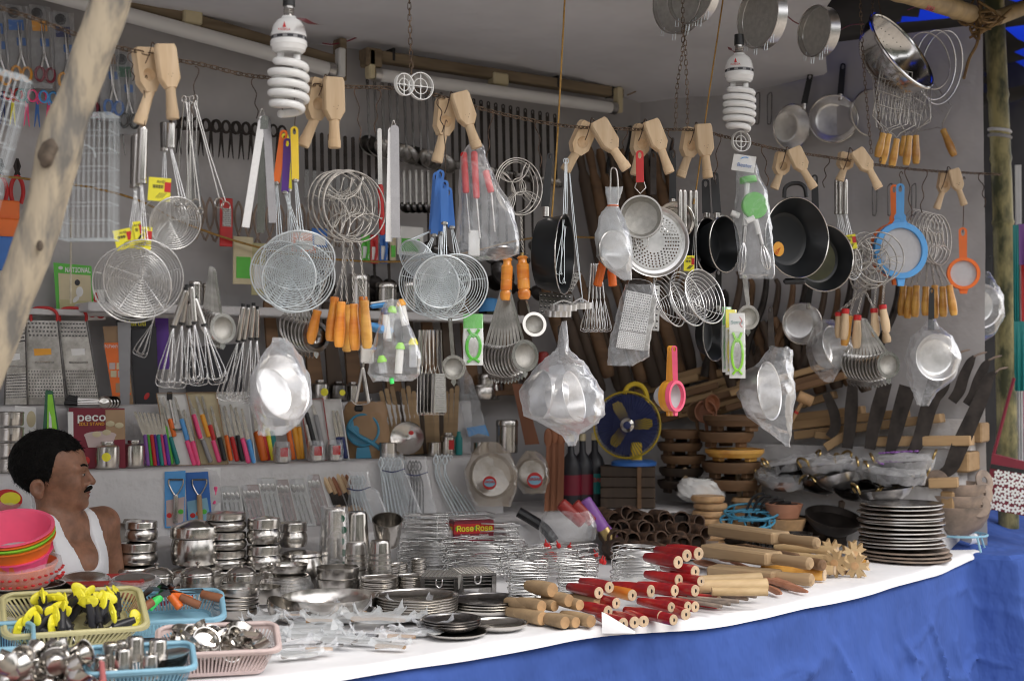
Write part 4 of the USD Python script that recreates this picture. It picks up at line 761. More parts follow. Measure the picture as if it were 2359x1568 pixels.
bagged_pan('aluminium pan in a clear bag hanging by the green peeler packs',(1772,900),26,66,-6,[(799,1795,20,12),(806,1800,26,18),(850,1780,46,40),(905,1765,66,60),(960,1772,50,42),(1000,1800,22,14),(1028,1814,4,4)],11,'clear_bag',.0,.8,((1776,712),(1778,800)),4)
bagged_pan('shallow aluminium pan in a clear bag hanging by the curved blades',(2160,822),47,52,4,[(735,2146,8,6),(750,2146,16,10),(775,2148,44,30),(825,2150,62,44),(870,2146,52,36),(905,2132,26,16),(934,2126,11,6)],13,'clear_bag',-.01,.3,((2148,668),(2146,760)),4,hm='black')
bagged_pan('aluminium pan in a clear bag hanging against the bamboo pole',(2258,705),46,50,8,[(625,2270,6,6),(640,2268,20,14),(680,2262,46,34),(730,2256,54,40),(770,2250,40,26),(786,2246,20,10)],17,'clear_bag',.14,.5,((2281,592),(2272,655)),3.5,hm='black')
bagged_pan('aluminium saucepan in a clear bag behind the fanned strainers',(1925,800),26,50,-16,[(735,1908,10,8),(760,1912,40,34),(800,1912,54,44),(840,1905,38,28),(880,1908,10,6)],19,'clear_bag',.22,.8,None,4)
bagged_pan('aluminium pan in a clear bag on the wall behind the smallest press',(2210,470),40,46,10,[(415,2210,20,14),(440,2208,46,32),(485,2206,52,36),(520,2204,34,20)],23,'clear_bag',.36,.4,None,4)
for i,(x,y,R,yw,lb) in enumerate(((1848,745,46,20,'large aluminium pan on the wall below the wok'),(2185,715,44,24,'aluminium pan on the wall behind the yellowed grips'),(2105,790,50,-10,'aluminium pan on the wall behind the red-capped grips'))):
    pan(lb,(x,y),R,22,yw,0,'alu',d=.38,name='wall_pan',handle=((x+24,y-112),(x+14,y-R)),hw=12)

# a beater set in a clear sleeve: card, green lids, white knobs, whisks
h = hang('beater_pack','packaged hand beater with a white card and green lid in a clear sleeve','hand beater',1725,480,-.03)
h.p('card',tr(cham(52,1.5,38,.4),h.l(1714,377,-8),(0,10,0)),'white');h.p('card_print',cat(tr(text('Beater',8,.4),h.l(1716,382,-9.6),(0,10,0))),'blue');h.p('card_mark',cat(tr(tube(arc((0,0,0),15,60,130,10),1.2,4),h.l(1717,378,-9.6))),'sky_blue')
h.p('cap',tr(lathe([(0,8),(19,7),(20,-6),(0,-8)],24),h.l(1724,414,2),(0,-8,0)),'green');h.p('round_lid',orient(tr(lathe([(0,-7),(30,-7),(32,0),(30,7),(0,7)],32),rot=(90,0,0)),20,0,0,h.l(1738,474,0)),'green')
for x,y,x2,y2 in ((1684,490,1704,498),(1718,511,1738,502)): h.p('knob',rodh(h.l(x,y,-8),h.l(x2,y2,-6),7),'white')
h.p('frame',cat(rod(h.l(1722,422),h.l(1716,520),6),rod(h.l(1740,506),h.l(1748,540),6)),'white')
for (xa,ya,xb,yb) in ((1716,520,1706,632),(1748,535,1768,622)):
    A,B = h.l(xa,ya),h.l(xb,yb);h.p('beater_shaft',rodh(A,A+ (B-A) *.35,5),'steel_dull')
    for k in range(4):
        o = np.array([9*math.cos(k*PI/4),9*math.sin(k*PI/4),0]);h.p('beater_loop',tube(bend([A+ (B-A) *.3,A+ (B-A) *.55+o,A+ (B-A) *.85+o,B,A+ (B-A) *.85-o,A+ (B-A) *.55-o,A+ (B-A) *.3],24),1.6,5),'chrome')
h.p('plastic_sleeve',bagm([(h.ref[1] -y,x-1725,w,dd) for y,x,w,dd in ((362,1718,20,8),(400,1722,26,16),(440,1732,34,20),(500,1732,42,22),(560,1738,40,20),(632,1742,42,16),(642,1742,38,6))],3,31),'clear_bag')
# bagged strainer cone, bagged graters, red handles in a bag, bottles in a bag
h = hang('bagged_strainer','white steel strainer cone wrapped in plastic beside the round sieve','strainer',1416,577,-.02)
h.p('cone',orient(tr(lathe([(46,0),(44,-8),(30,-30),(10,-46),(0,-48),(0,-46),(9,-44),(28,-29),(42,-8),(46,0)],40),rot=(90,0,0)),40),'alu');h.p('rim',orient(ring(46,2,40,6),40),'steel')
h.p('wire_handle',tube(bend(h.L((1405,480),(1406,430),(1408,392),(1414,386),(1421,394),(1424,430),(1424,480)),24),2.2,6),'steel');h.p('rubber_band',ring(13,1.5,20,4,h.l(1412,474),'z'),'orange')
h.p('plastic_wrap',bagm([(h.ref[1] -y,x-1416,w,dd) for y,x,w,dd in ((430,1416,20,8),(452,1414,16,10),(472,1411,11,9),(500,1408,28,20),(540,1412,40,36),(590,1416,42,44),(622,1428,26,26),(645,1444,9,6))],3,37),'cloudy_bag')
for i,(a,b) in enumerate((((1390,600),(1376,660)),((1408,620),(1412,660)))):
    h = hang('peeler',['orange plastic peeler grip slanting below the bagged strainer cone','orange plastic peeler grip straight below the bagged strainer cone'][i],'peeler',*a,.04);h.p('grip',rodh(h.l(*a),h.l(*b),10),'orange');h.p('blade',strap(h.l(a[0],a[1] -40),h.l(*a),14,2,True),'steel')
def grater(h,q,rows,cols,mt='steel',hole_=1.5,y=0,label=None):
    """flat grating sheet on the corner points q (top-left, top-right, bottom-right, bottom-left): a holed sheet with raised teeth"""
    q = np.array(q,float);bil = lambda u,v: (q[0] * (1-u) +q[1] *u) * (1-v) + (q[3] * (1-u) +q[2] *u) *v
    P2 = lambda p_: (p_[0] -h.ref[0],h.ref[1] -p_[1]);fp = h.p('grating_sheet',tr(ext(Polygon([P2(p_) for p_ in q]),2.2),(0,y,0)),mt,label,smooth=False)
    t_,k_ = [],[]
    for j in range(rows):
        for i in range(cols):
            u,v = (i+.5+.25* (j % 2)) / (cols+.3),(j+.6) / (rows+.2);x,z = P2(bil(u,v));k_.append(tr(ell(hole_*1.15,.9,hole_*.8,sub=0),(x,y-1.3,z-hole_*.7)));t_.append(tr(ell(hole_,1.6,hole_*.7,sub=0),(x,y-1.5,z+hole_*.3)))
    h.p('teeth',cat(*t_),'chrome',parent=fp,kind='stuff');h.p('slots',cat(*k_),'black_ink',parent=fp,kind='stuff')
    return fp
h = hang('box_grater','steel box grater in a clear bag with a wire handle','grater',1470,740,-.02)
grater(h,[(1444,668),(1503,680),(1489,768),(1426,758)],15,11,'alu',1.5);grater(h,[(1426,760),(1489,770),(1483,808),(1419,800)],10,14,'alu',1.0)
h.p('side_sheet',tr(ext(Polygon([h.l(1503,680)[[0,2]],h.l(1512,690)[[0,2]],h.l(1494,806)[[0,2]],h.l(1483,808)[[0,2]]]),2),(0,6,0)),'steel_dull');h.p('top_plate',tr(ext(Polygon([h.l(1444,668)[[0,2]],h.l(1450,640)[[0,2]],h.l(1496,652)[[0,2]],h.l(1503,680)[[0,2]]]),2),(0,5,0)),'iron')
h.p('wire_handle',tube(bend(h.L((1446,668),(1448,650),(1456,643),(1480,644),(1500,652),(1502,668),(1500,680)),20),1.8,6),'dark_steel')
h.p('plastic_wrap',bagm([(h.ref[1] -y,x-1470,w,dd) for y,x,w,dd in ((655,1476,34,8),(690,1472,42,12),(740,1462,45,14),(790,1450,46,14),(820,1448,48,12),(842,1430,30,8))],3,41),'clear_bag')
h = hang('flat_grater','flat steel grater with large holes half hidden behind the bagged grater','grater',1495,700,.03);grater(h,[(1472,656),(1520,658),(1518,762),(1474,760)],7,5,'alu',2.6)
h = hang('bag_of_tools','clear bag of red-handled tools with a grey disc at the bottom','bag of tools',1110,460,-.02)
for i,(a,b) in enumerate((((1068,350),(1074,446)),((1092,348),(1098,458)),((1118,392),(1132,444)))): q = h.p('red_handle',rodh(h.l(*a),h.l(*b),8),'red');h.p('shaft',rod(h.l(*b),h.l(b[0] +8,b[1] +90),2.2),'steel',parent=q)
h.p('grating_disc',orient(tr(lathe([(0,-2),(32,-2),(32,2),(0,2)],32),rot=(90,0,0)),20,0,72,h.l(1152,580)),'dark_steel');h.p('white_carton',tr(cham(26,10,60,2),h.l(1092,560,6)),'white')
h.p('plastic_wrap',bagm([(h.ref[1] -y,x-1110,w,dd) for y,x,w,dd in ((332,1096,16,10),(360,1090,28,16),(420,1102,44,24),(480,1120,62,30),(550,1124,72,32),(585,1124,70,28),(600,1110,40,10))],3.5,43),'clear_bag')
h = hang('bagged_bottles','clear bag of small feeding bottles with lime and yellow lids','bag of bottles',915,790,.0)
for i,(x,y,m_,L_) in enumerate(((903,716,'lime',70),(922,800,'lime',60),(952,790,'lemon',55),(888,720,'navy',60),(880,830,'lime',30),(924,700,'amber',50))):
    q = h.p('bottle',tr(lathe([(0,0),(8,0),(9,-8),(9,-L_),(0,-L_)],16),h.l(x,y,4* (i % 2)),(0,8-4*i,0)),'white' if i % 2 else 'milky_bag');h.p('lid',tr(lathe([(0,12),(6,11),(11,2),(11,-4),(0,-4)],16),h.l(x,y,4* (i % 2)),(0,8-4*i,0)),m_,parent=q)
h.p('plastic_wrap',bagm([(h.ref[1] -y,x-915,w,dd) for y,x,w,dd in ((690,905,14,10),(715,905,24,18),(770,910,44,26),(820,912,58,30),(860,908,60,28),(878,905,45,12))],3.5,47),'clear_bag')
h.p('green_tab',rodh(h.l(902,872,-20),h.l(904,884,-20),5),'neon_green')
# steel hand graters, peelers, green packs
for i in range(6):
    h = hang('hand_grater','foremost narrow steel hand grater with a bright face' if i == 0 else 'narrow steel hand grater nested in the bunch behind the foremost one','grater',1012-9*i,860,.012*i,None if i == 0 else 'nested hand graters',rot=(0,0,YD+ (14 if i == 0 else 38+5*i)))
    fp = [(1000,858),(1025,858),(1030,950),(1000,950)];fp = [(x-0*i,y) for x,y in fp];h.ref = (1012,860)
    po = Polygon([(-3,100),(4,100),(6,40),(6,22),(14,0),(17,-88),(12,-94),(-8,-94),(-13,-88),(-10,0),(-4,22),(-4,40)]);h.p('frame',tube([(x,0,z) for x,z in list(po.exterior.coords)[:-1]],1.4,5,True),'steel');h.p('grating_sheet',ext(Polygon([(-10,0),(13,0),(16,-90),(-12,-90)]),1.2),'chrome' if i == 0 else 'dark_steel',smooth=False)
    if i == 0: h.p('teeth',cat(*[tr(ell(1.6,1.2,.8,sub=0),(-8+3.1*a+ (b % 2) *1.4,-1.2,-5-5.2*b)) for a in range(7) for b in range(16)]),'dark_steel',kind='stuff')
h = hang('can_tongs','steel peeling tongs with a white and blue plastic top','tongs',845,800,.06);h.p('plastic_top',tr(cham(30,8,44,4),h.l(846,815)),'white');h.p('blue_edge',tr(cham(30,9,8,3),h.l(852,802)),'sky_blue');h.p('shaft',rod(h.l(840,820),h.l(836,845),3),'steel')
for x in (820,850): h.p('leg',rodh(h.l(836,845),h.l(x,928),4),'steel_dull')
h.p('cross_wire',tube(bend(h.L((808,920),(822,932),(850,928),(856,916)),10),1.2,4),'dark_steel')
h = hang('plastic_ladle','sky blue plastic scoop hanging behind the amber grips','scoop',872,740,.05);h.p('bowl',orient(tr(lathe([(0,26),(24,24),(33,0),(24,-22),(0,-26)],28),rot=(90,0,0),s=(1,.35,1.3)),50,12,0,h.l(868,755)),'sky_blue');h.p('lip',tr(cham(40,24,12,5),h.l(872,703),(0,-8,0)),'sky_blue');h.p('scoop_edge',tr(cham(40,25,4,1.5),h.l(873,696),(0,-8,0)),'white')
def green_pack(label,x,y,w,hh,d,yaw,col,words=None,text_m='dark_green'):
    h = hang('peeler_pack',label,'peeler pack',x,y,d,rot=(0,0,YD+yaw));q = h.p('card',cham(w,2,hh,.5),'white');h.p('header',box(w,.6,hh*.28,(0,-1.6,hh*.36)),'white' if words else col)
    if words: h.p('header_print',text(words,8,.4,c=(0,-2.2,hh*.36),fit=w*.8),'teal',parent=q);h.p('red_mark',tube(bend([(w*.15,-2.2,hh*.44),(w*.3,-2.2,hh*.38),(w*.18,-2.2,hh*.33),(w*.33,-2.2,hh*.28)],12),1,4),'red',parent=q)
    f = h.p('grater_frame',cat(tube(np.array([(w*.34*math.cos(a),-4,-hh*.14+hh*.24*math.sin(a)) for a in np.linspace(0,2*PI,22,endpoint=False)]),w*.09,6,True),tube(bend([(-w*.3,-4,-hh*.44),(0,-4,-hh*.37),(w*.3,-4,-hh*.44)],8),w*.08,6),tube(bend([(-w*.28,-4,hh*.2),(0,-4,hh*.06),(w*.28,-4,hh*.2)],8),w*.09,6)),col);h.p('blade',tr(ell(w*.28,1.5,hh*.2),(0,-4,-hh*.14)),'steel_dull',parent=f)
    h.p('plastic_wrap',bagm([(hh*.5,0,w*.5,5),(0,0,w*.53,9),(-hh*.5,0,w*.5,5)],1.5,5),'clear_bag')
green_pack('green-rimmed grater pack hanging below the widest blue-gripped skimmer',1090,782,46,118,.04,10,'green');green_pack('foremost green peeler pack with lettering on its white card',1698,796,36,150,-.02,6,'lime','Sernal')
green_pack('yellow-tinted peeler pack in the middle of three',1684,788,30,150,.02,34,'lemon');green_pack('green peeler pack at the back of three, turned edgeways',1674,782,30,150,.05,48,'green')
# scalloped moulds
for i,(x,y,w,yw) in enumerate(((1298,708,58,0),(1286,722,54,10),(1338,704,46,-12))):
    h = hang('flower_mould',['scalloped tin mould ring, upper one of a pair hung below the edge-on pan','scalloped tin mould ring, lower one of a pair hung below the edge-on pan','scalloped tin mould ring on the swung wire tongs'][i],'mould',x,y,.0+.03* (i == 1),rot=(6,0,YD+yw))
    a = np.linspace(0,2*PI,72,endpoint=False);r_ = w/2* (1+.14*np.abs(np.sin(a*4)));h.p('ring',grid([[(r_[k] *math.cos(a[k]),r_[k] *math.sin(a[k]),z) for z in (-7,7)] for k in range(72)],closed_u=True),'alu');h.p('hanger',tube(bend([(-w*.4,0,7),(0,0,16),(w*.4,0,7)],8),2,5),'alu')
h = hang('grating_block','perforated tin box grater standing out behind the edge-on pan','grater',1310,640,.08);grater(h,[(1300,622),(1340,630),(1318,672),(1290,668)],5,6,'steel_dull',1.8)
h = hang('round_strainer','round-bottomed grater sheet hanging low behind the edge-on pan','grater',1265,700,.1);grater(h,[(1242,672),(1320,678),(1318,728),(1242,724)],4,8,'dark_steel',2.6)
# the tangle of wire grills high by the roof edge, each with an amber grip
GR = [((2035,307),(2021,362)),((2048,309),(2032,378)),((2066,320),(2054,386)),((2095,313),(2087,381)),((2110,312),(2110,378)),((2084,314),(2078,360)),((2172,298),(2197,361))]
rg = np.random.default_rng(8)
for i,(ga,gb) in enumerate(GR):
    h = hang('wire_grill',['wire toasting grill with its grip furthest from the bamboo pole','wire toasting grill with the second grip in the hanging cluster','wire toasting grill with its grip hanging lowest in the cluster','wire toasting grill with an amber grip at the middle of the cluster','wire toasting grill with a straight grip at the near side of the cluster','wire toasting grill whose grip is tucked behind the middle ones','wire toasting grill swung apart towards the bamboo pole'][i],'toasting grill',ga[0],ga[1],.03*i,None)
    W,L_ = 92,120;roll = [10,6,-4,2,-8,14,-34][i];yaw = [50,35,20,-15,-35,60,-20][i]
    fr0 = [(-W/2,0,30),(-W/2,0,30+L_),(W/2,0,30+L_),(W/2,0,30),(8,0,12),(0,0,2),(-8,0,12)];ms = [tube(fr0,1.5,5,True)]
    for k in range(1,8): ms.append(tube([(-W/2+W*k/8,0,30),(-W/2+W*k/8,2,30+L_/2),(-W/2+W*k/8,0,30+L_)],.9,4))
    for k in range(1,4): ms.append(tube([(-W/2,-1,30+L_*k/4),(0,-1,30+L_*k/4),(W/2,-1,30+L_*k/4)],1.0,4))
    h.p('wire_grid',orient(cat(*ms),yaw,roll),'old_wire');h.p('grip',turned((0,0,0),h.l(*gb),19),'varnish_amber')
for i,(x,y,R,yw,rl) in enumerate(((2140,140,66,30,-10),(2155,150,78,40,14),(2170,156,84,44,20))):
    O('wire_ring',['dark wire ring hanging just behind the colander rim','bright wire ring hanging between the colander and the wall pan','outermost wire ring hanging before the pan by the bamboo pole'][i],'wire ring',orient(tr(ring(R,1.7,40,5),s=sc(fr(x,y,.1))),yw,rl),'old_wire' if i == 0 else 'wire',fr(x,y,.05+.03*i),(0,0,YD))
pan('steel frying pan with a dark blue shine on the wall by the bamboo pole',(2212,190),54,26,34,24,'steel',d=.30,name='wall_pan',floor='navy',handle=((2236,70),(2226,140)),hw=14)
pan('aluminium wall pan turned sideways below the ceiling band',(1824,292),50,28,38,18,'alu',d=.75,name='wall_pan',handle=((1866,176),(1852,240)),hw=13)
pan('aluminium wall pan facing outwards, widest in the upper row',(1920,274),54,24,6,0,'alu',d=.62,name='wall_pan',handle=((1942,152),(1936,218)),hw=13)
pan('aluminium wall pan hidden behind the chains below the colander',(2006,260),52,34,36,10,'alu',d=.5,name='wall_pan')

# ---------------------------------------------------------------- wire cages at the near end
def cage(label,name,P0,w,dp,hh,nx,ny,nz,yaw,roll=0,r=.0006):
    t = T(name,label,'wire cage',P0,(0,roll,yaw))
    for nm,q in (('front_grid',lambda u,v: (u*w,0,-v*hh)),('side_grid',lambda u,v: (w,u*dp,-v*hh)),('back_grid',lambda u,v: (u*w,dp,-v*hh)),('far_side_grid',lambda u,v: (0,u*dp,-v*hh)),('floor_grid',lambda u,v: (u*w,v*dp,-hh)),('roof_grid',lambda u,v: (u*w,v*dp,0))):
        na = ny if 'side' in nm else nx;nb = ny if nm in ('floor_grid','roof_grid') else nz
        ms = [tube([q(i/na,0),q(i/na,.5),q(i/na,1)],r*.8,4) for i in range(na+1)] + [tube([q(0,j/nb),q(.5,j/nb),q(1,j/nb)],r* (1.5 if j in (0,nb) else .9),4) for j in range(nb+1)]
        P(t,nm,cat(*ms),'zinc')
    return t
p_ = fr(134,260,-.12);s_ = sc(p_);cg = cage('upright galvanised wire cage hanging behind the leaning branch pole','wire_cage',p_,120*s_,70*s_,290*s_,10,6,7,YD-4)
P(cg,'door_arch',tr(tube(arc((60,-2,-105),30,0,180,14),1.3,4),s=s_),'zinc')
p_ = fr(-150,120,-.3);s_ = sc(p_);cage('second wire cage jutting in at the very edge of the picture','wire_cage',p_,205*s_,90*s_,330*s_,15,6,6,YD+6,14)
O('string','grey string hanging straight down below the upright wire cage','string',tube([fr(163,500,-.05),fr(163,600,-.05),fr(163,698,-.05)],.0016,5),'twine')

# ---------------------------------------------------------------- tools hung on the back wall
def scissors(label,x,y,L_,m_,hm,d=.03,roll=0,group=None,src=None,op=7):
    h = back('scissors',label,'scissors',x,y,d,group)
    for k in (-1,1):
        R_k = L_*.13;h.p('blade',orient(ext(Polygon([(-3.2*k,4),(3.6*k,4),(2.2*k,-L_*.62),(.4*k,-L_*.66)]),1.6),0,op*k,0,(0,k,-L_*.30)),m_)
        h.p('finger_ring',cat(orient(tube(np.array([(R_k*.85*math.cos(a),0,R_k*1.15*math.sin(a)) for a in np.linspace(0,2*PI,16,endpoint=False)]),L_*.034,5,True),0,0,0,(k*R_k,k,-R_k)),tube([(k*R_k*.8,k,-R_k*2.1),(k*2,k,-L_*.25),(-k*1.5,k,-L_*.34)],L_*.034,5)),hm)
    return h
for i,x in enumerate((412,440,463,486,510,532,556,578,600,640)): scissors('small black iron scissors in the row strung on the back wall',x,271+.085* (x-400),88,'iron','iron',.03,0,'row of black iron scissors')
for i,x in enumerate((228,256,280)): scissors(['brown-handled tailor scissors hanging nearest the leaning pole','brown-handled tailor scissors second from the leaning pole','brown-handled tailor scissors before the first press'][i],x,236+4*i,120,'dark_steel','maroon' if i != 1 else 'black',.04)
for i,(x,c1,c2) in enumerate(((30,'lemon','red'),(62,'pink','teal'),(86,'blue','pink'),(112,'pink','sky_blue'),(8,'navy','navy'))): scissors(['yellow craft scissors with red grips on the back wall','pink craft scissors with teal grips on the back wall','blue craft scissors with pink grips on the back wall','pink craft scissors with blue grips partly behind the pole','navy craft scissors behind the edge cage'][i],x,204+.08*x,88,c1,c2,.04)
for i,(x,y,hm,c1) in enumerate(((-10,20,'amber','blue'),(38,12,'amber','blue'),(92,14,'maroon','amber'),(146,28,'amber','navy'),(250,90,'blue','kraft'),(286,120,'black','dark_green'))):
    h = back('scissors_pack',['blister-packed scissors cut by the picture edge','blister-packed scissors with an orange label','blister-packed scissors with dark red grips','blister-packed scissors just behind the pole','blister-packed scissors with blue grips beyond the pole','blister-packed scissors with black grips next to the first press'][i],'scissors',x,y,.06)
    h.p('backing_card',tr(cham(46,1.5,190,.5),(0,4,-95),(0,-6,0)),'grey');h.p('label_band',tr(box(34,1.2,24,(0,0,0)),(0,1.5,-46),(0,-6,0)),c1);h.p('label_band',tr(box(20,1.2,18,(8,0,0)),(4,1.5,-84),(0,-6,0)),'blue');h.p('round_mark',tr(tr(lathe([(13,0),(0,1)],20),rot=(90,0,0)),(-6,1,-18)),'black_ink')
    for k in (-1,1): h.p('finger_ring',tube(np.array([(k*12+10*math.cos(a) +12,-4,-158+16*math.sin(a)) for a in np.linspace(0,2*PI,16,endpoint=False)]),3.4,6,True),hm);h.p('blade',tube([(12+k*9,-4,-142),(10,-4,-110),(6-k*4,-4,-40)],[3.5,4,1],5),'steel_dull')
    h.p('blister',bagm([(0,0,24,3),(-60,2,24,9),(-150,8,27,12),(-190,10,24,4)],2,i+3,24),'clear_bag')
for i,x in enumerate((2,40)):
    h = back('pliers',['red-handled pliers hanging by the picture edge','red-handled pliers hanging beside the leaning pole'][i],'pliers',x,365,.05)
    for k in (-1,1): h.p('handle',tube(bend([(0,0,-38),(k*11,0,-56),(k*14,0,-80),(k*9,0,-104)],12),4.8,7),'red');h.p('jaw',tube([(k*1.5,0,0),(k*4,0,-18),(-k*3,0,-40)],[1.5,5,5],6),'iron')
for i in range(3): O('cutting_board',['orange cutting board edge by the picture border','second orange cutting board lower by the picture border','blue-handled white board by the picture border'][i],'cutting board',tr(cham(.10,.012,.11,.004)),('orange','orange','blue')[i],bw(8,500+42*i,.10+.02*i))
# ladles with pierced bowls, spatulas, long steel handles
def ladle(label,x,y0,y1,R,d,group,lean=0,bowl='steel_dull',hm='dark_steel',w=7):
    h = back('ladle',label,'ladle',x,y0,d,group);e = (lean,0,-(y1-y0));h.p('handle',strap((0,0,0),e,w,1.6,True,w*.7),hm)
    h.p('bowl',tr(lathe([(R*.98,0),(R,-2)] + [(R*math.cos(a),-R*.5*math.sin(a)) for a in np.linspace(.1,1.57,7)],24),np.array(e) + (0,-R*.3,-R*.55),(90-28,0,0)),bowl);return h
for i in range(11): ladle('long-handled pierced ladle in the row under the second tube',846+17*i,186+3*i,320+4*i,29,.05+.012* (i % 3),'pierced ladles under the second tube',6)
for i in range(15): ladle('slim steel ladle in the row beyond the pierced ones',1040+17*i,222+3.2*i,372+3*i,14,.05+.015* (i % 2),'slim ladles on the back wall',4,'steel_dull','iron',9)
for i in range(5): ladle('short bright ladle in the lower row behind the flat tongs',930+14*i,395,470,15,.1,'short bright ladles behind the flat tongs',2,'dark_steel','steel_dull',6)
for i in range(10):
    h = back('spatula','dark steel spatula in the row behind the wooden presses','spatula',705+18*i,305+2.4*i,.05,'dark spatulas behind the presses');h.p('handle',strap((0,0,0),(2,0,-86),8,3,False,8),'iron');h.p('blade',strap((2,0,-86),(2,0,-150),10,1.2,False,13),'dark_steel')
for i in range(7):
    h = back('nutcracker','brown iron nutcracker hanging in the row above the cord','nutcracker',462+22*i,452+3*i,.08,'nutcrackers above the cord')
    for k in (-1,1): h.p('arm',tube(bend([(0,k,0),(k*9,k,-22),(k*7,k,-58),(-k*10,k,-100)],14),[3.0] *14 if 0 else 3.0,6),'rust_iron')
h = back('grater_pack','red-edged flat grater packed with its red handle on the back wall','grater',521,512,.12);h.p('frame',cham(32,3,112,2),'red');grater(h,[(511,480),(532,480),(532,522),(511,522)],9,5,'steel_dull',1.3,-2.5)
for i,(x,y,w,hh,m_) in enumerate(((700,558,62,46,'orange'),(736,548,40,44,'blue'),(842,572,22,62,'green'),(862,574,20,66,'red'),(884,572,22,70,'blue'),(905,570,16,60,'cream'),(945,555,70,66,'white'),(560,600,50,110,'cream'),(596,620,36,120,'khaki'))):
    h = back('hanging_pack',['orange card pack behind the plastic-gripped skimmers','blue card pack behind the plastic-gripped skimmers','green peeler card behind the twisted wire stems','red peeler card behind the twisted wire stems','blue peeler card behind the twisted wire stems','narrow cream card behind the flat tongs','white card with green print behind the blue grips','cream bag behind the spoon strainers','leaf-printed cream pack behind the plastic-gripped skimmers'][i],'packet',x,y,.09)
    h.p('card',cham(w,3,hh,1),m_);h.p('panel',box(w*.7,1,hh*.45,(0,-2.2,-hh*.15)),'white' if m_ not in ('white','cream') else 'green')
    if i in (2,3,4): h.p('peeler',tube(bend([(0,-5,hh*.3),(w*.2,-5,0),(0,-5,-hh*.42)],8),3,6),m_)
# dark wooden tools on the back wall and along the corner
rg = random.Random(5)
TOOL = [(1330+25*i,330+4* (i % 3) +2.2*i,1408+25*i,640+3* (i % 4)) for i in range(10)] 
for i,(x0,y0,x1,y1) in enumerate(TOOL):
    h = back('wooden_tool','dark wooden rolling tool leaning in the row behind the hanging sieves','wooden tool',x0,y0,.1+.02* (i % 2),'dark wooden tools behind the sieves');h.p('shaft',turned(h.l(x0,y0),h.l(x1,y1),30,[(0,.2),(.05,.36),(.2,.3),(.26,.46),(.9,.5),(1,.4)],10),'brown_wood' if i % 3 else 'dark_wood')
for i in range(7):
    x0,y0 = (1412,1450,1480,1512,1556,1584,1628)[i],(292,290,282,276,262,262,250)[i]
    h = back('hooked_tool','dark hooked tool handle hanging near the wall corner under the tube','tool handle',x0,y0,.12,'hooked handles near the wall corner');h.p('handle',tube(bend([(0,0,0),(5,0,-14),(0,0,-40),(-14,0,-84),(-18,0,-110)],18),np.interp(np.linspace(0,1,len(bend([(0,0,0),(5,0,-14),(0,0,-40),(-14,0,-84),(-18,0,-110)],18))),[0,.15,.5,1],[4.5,6,5,4]),8),'black')
for i in range(17):
    x0 = 1250+27*i;y0 = 640+rg.uniform(-14,14) + (i % 3) *8;x1 = x0+92+rg.uniform(-12,12);y1 = y0+240
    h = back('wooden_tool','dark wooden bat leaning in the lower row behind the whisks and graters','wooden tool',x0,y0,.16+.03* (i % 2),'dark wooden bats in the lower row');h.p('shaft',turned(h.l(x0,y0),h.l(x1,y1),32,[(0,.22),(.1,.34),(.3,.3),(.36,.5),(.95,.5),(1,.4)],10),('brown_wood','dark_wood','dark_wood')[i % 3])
for i in range(14):
    x0 = 618+45*i;y0 = 690+rg.uniform(0,18);x1 = x0+24
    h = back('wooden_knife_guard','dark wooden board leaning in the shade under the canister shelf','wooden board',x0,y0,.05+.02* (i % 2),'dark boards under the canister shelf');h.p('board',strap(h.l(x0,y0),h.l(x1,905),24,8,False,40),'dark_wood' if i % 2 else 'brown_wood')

for i in range(13): ladle('long dark steel serving spoon in the dense row behind the bagged red handles',985+20*i,396+3* (i % 3),560+9* (i % 4),15,.06+.02* (i % 2),'serving spoons behind the red handles',3,'dark_steel','iron',7)
for i in range(9):
    h = back('nutcracker','brown iron nutcracker in the row behind the plastic-gripped skimmers','nutcracker',622+24*i,470+3* (i % 3),.07,'nutcrackers behind the skimmers')
    for k in (-1,1): h.p('arm',tube(bend([(0,k,0),(k*9,k,-22),(k*7,k,-58),(-k*10,k,-96)],14),3.0,6),'rust_iron')
for i,(x,y,R) in enumerate(((965,655,40),(1068,645,46),(1160,628,34),(745,655,36))): h = back('pot_lid',['dark steel lid behind the blue-gripped skimmers','large dark lid behind the widest blue-gripped skimmer','dark lid beside the turned orange grips','dark lid behind the plastic-gripped skimmer bowls'][i],'lid',x,y,.10);h.p('lid',orient(tr(lathe([(R,0),(R*.9,-8),(R*.3,-13),(0,-13)],32),rot=(90,0,0)),10,0,-20),'dark_steel');h.p('knob',tr(ell(5,6,5),(0,-15,0)),'black')

for i,(x,y) in enumerate(((300,128),(452,160),(585,186),(660,194),(822,208),(872,214),(1012,232),(1130,262),(1238,284),(1440,300),(1545,304),(1655,316),(1760,342),(1905,366),(2090,392),(2130,396),(2260,404))):
    h = hang('wire_hook','bent rusty wire hook hanging loose from the long chain','hook',x,y,-.01,'loose wire hooks');k = (-1) ** i;L_ = 60+70* ((i*37) % 10) /10
    h.p('wire',tube(bend([(3*k,-3,6),(-4*k,-5,2),(-5*k,-4,-10),(6*k,-3,-L_*.35),(2*k,-2,-L_*.6),(10*k,-2,-L_*.8),(6*k,-2,-L_)],20),1.25,5),'rust')

for i in range(12): ladle('dark round-bowled iron ladle in the shaded row under the serving spoons',860+34*i,560+6* (i % 3),640+8* (i % 4),21,.05+.02* (i % 2),'iron ladles under the serving spoons',4,'iron','iron',9)
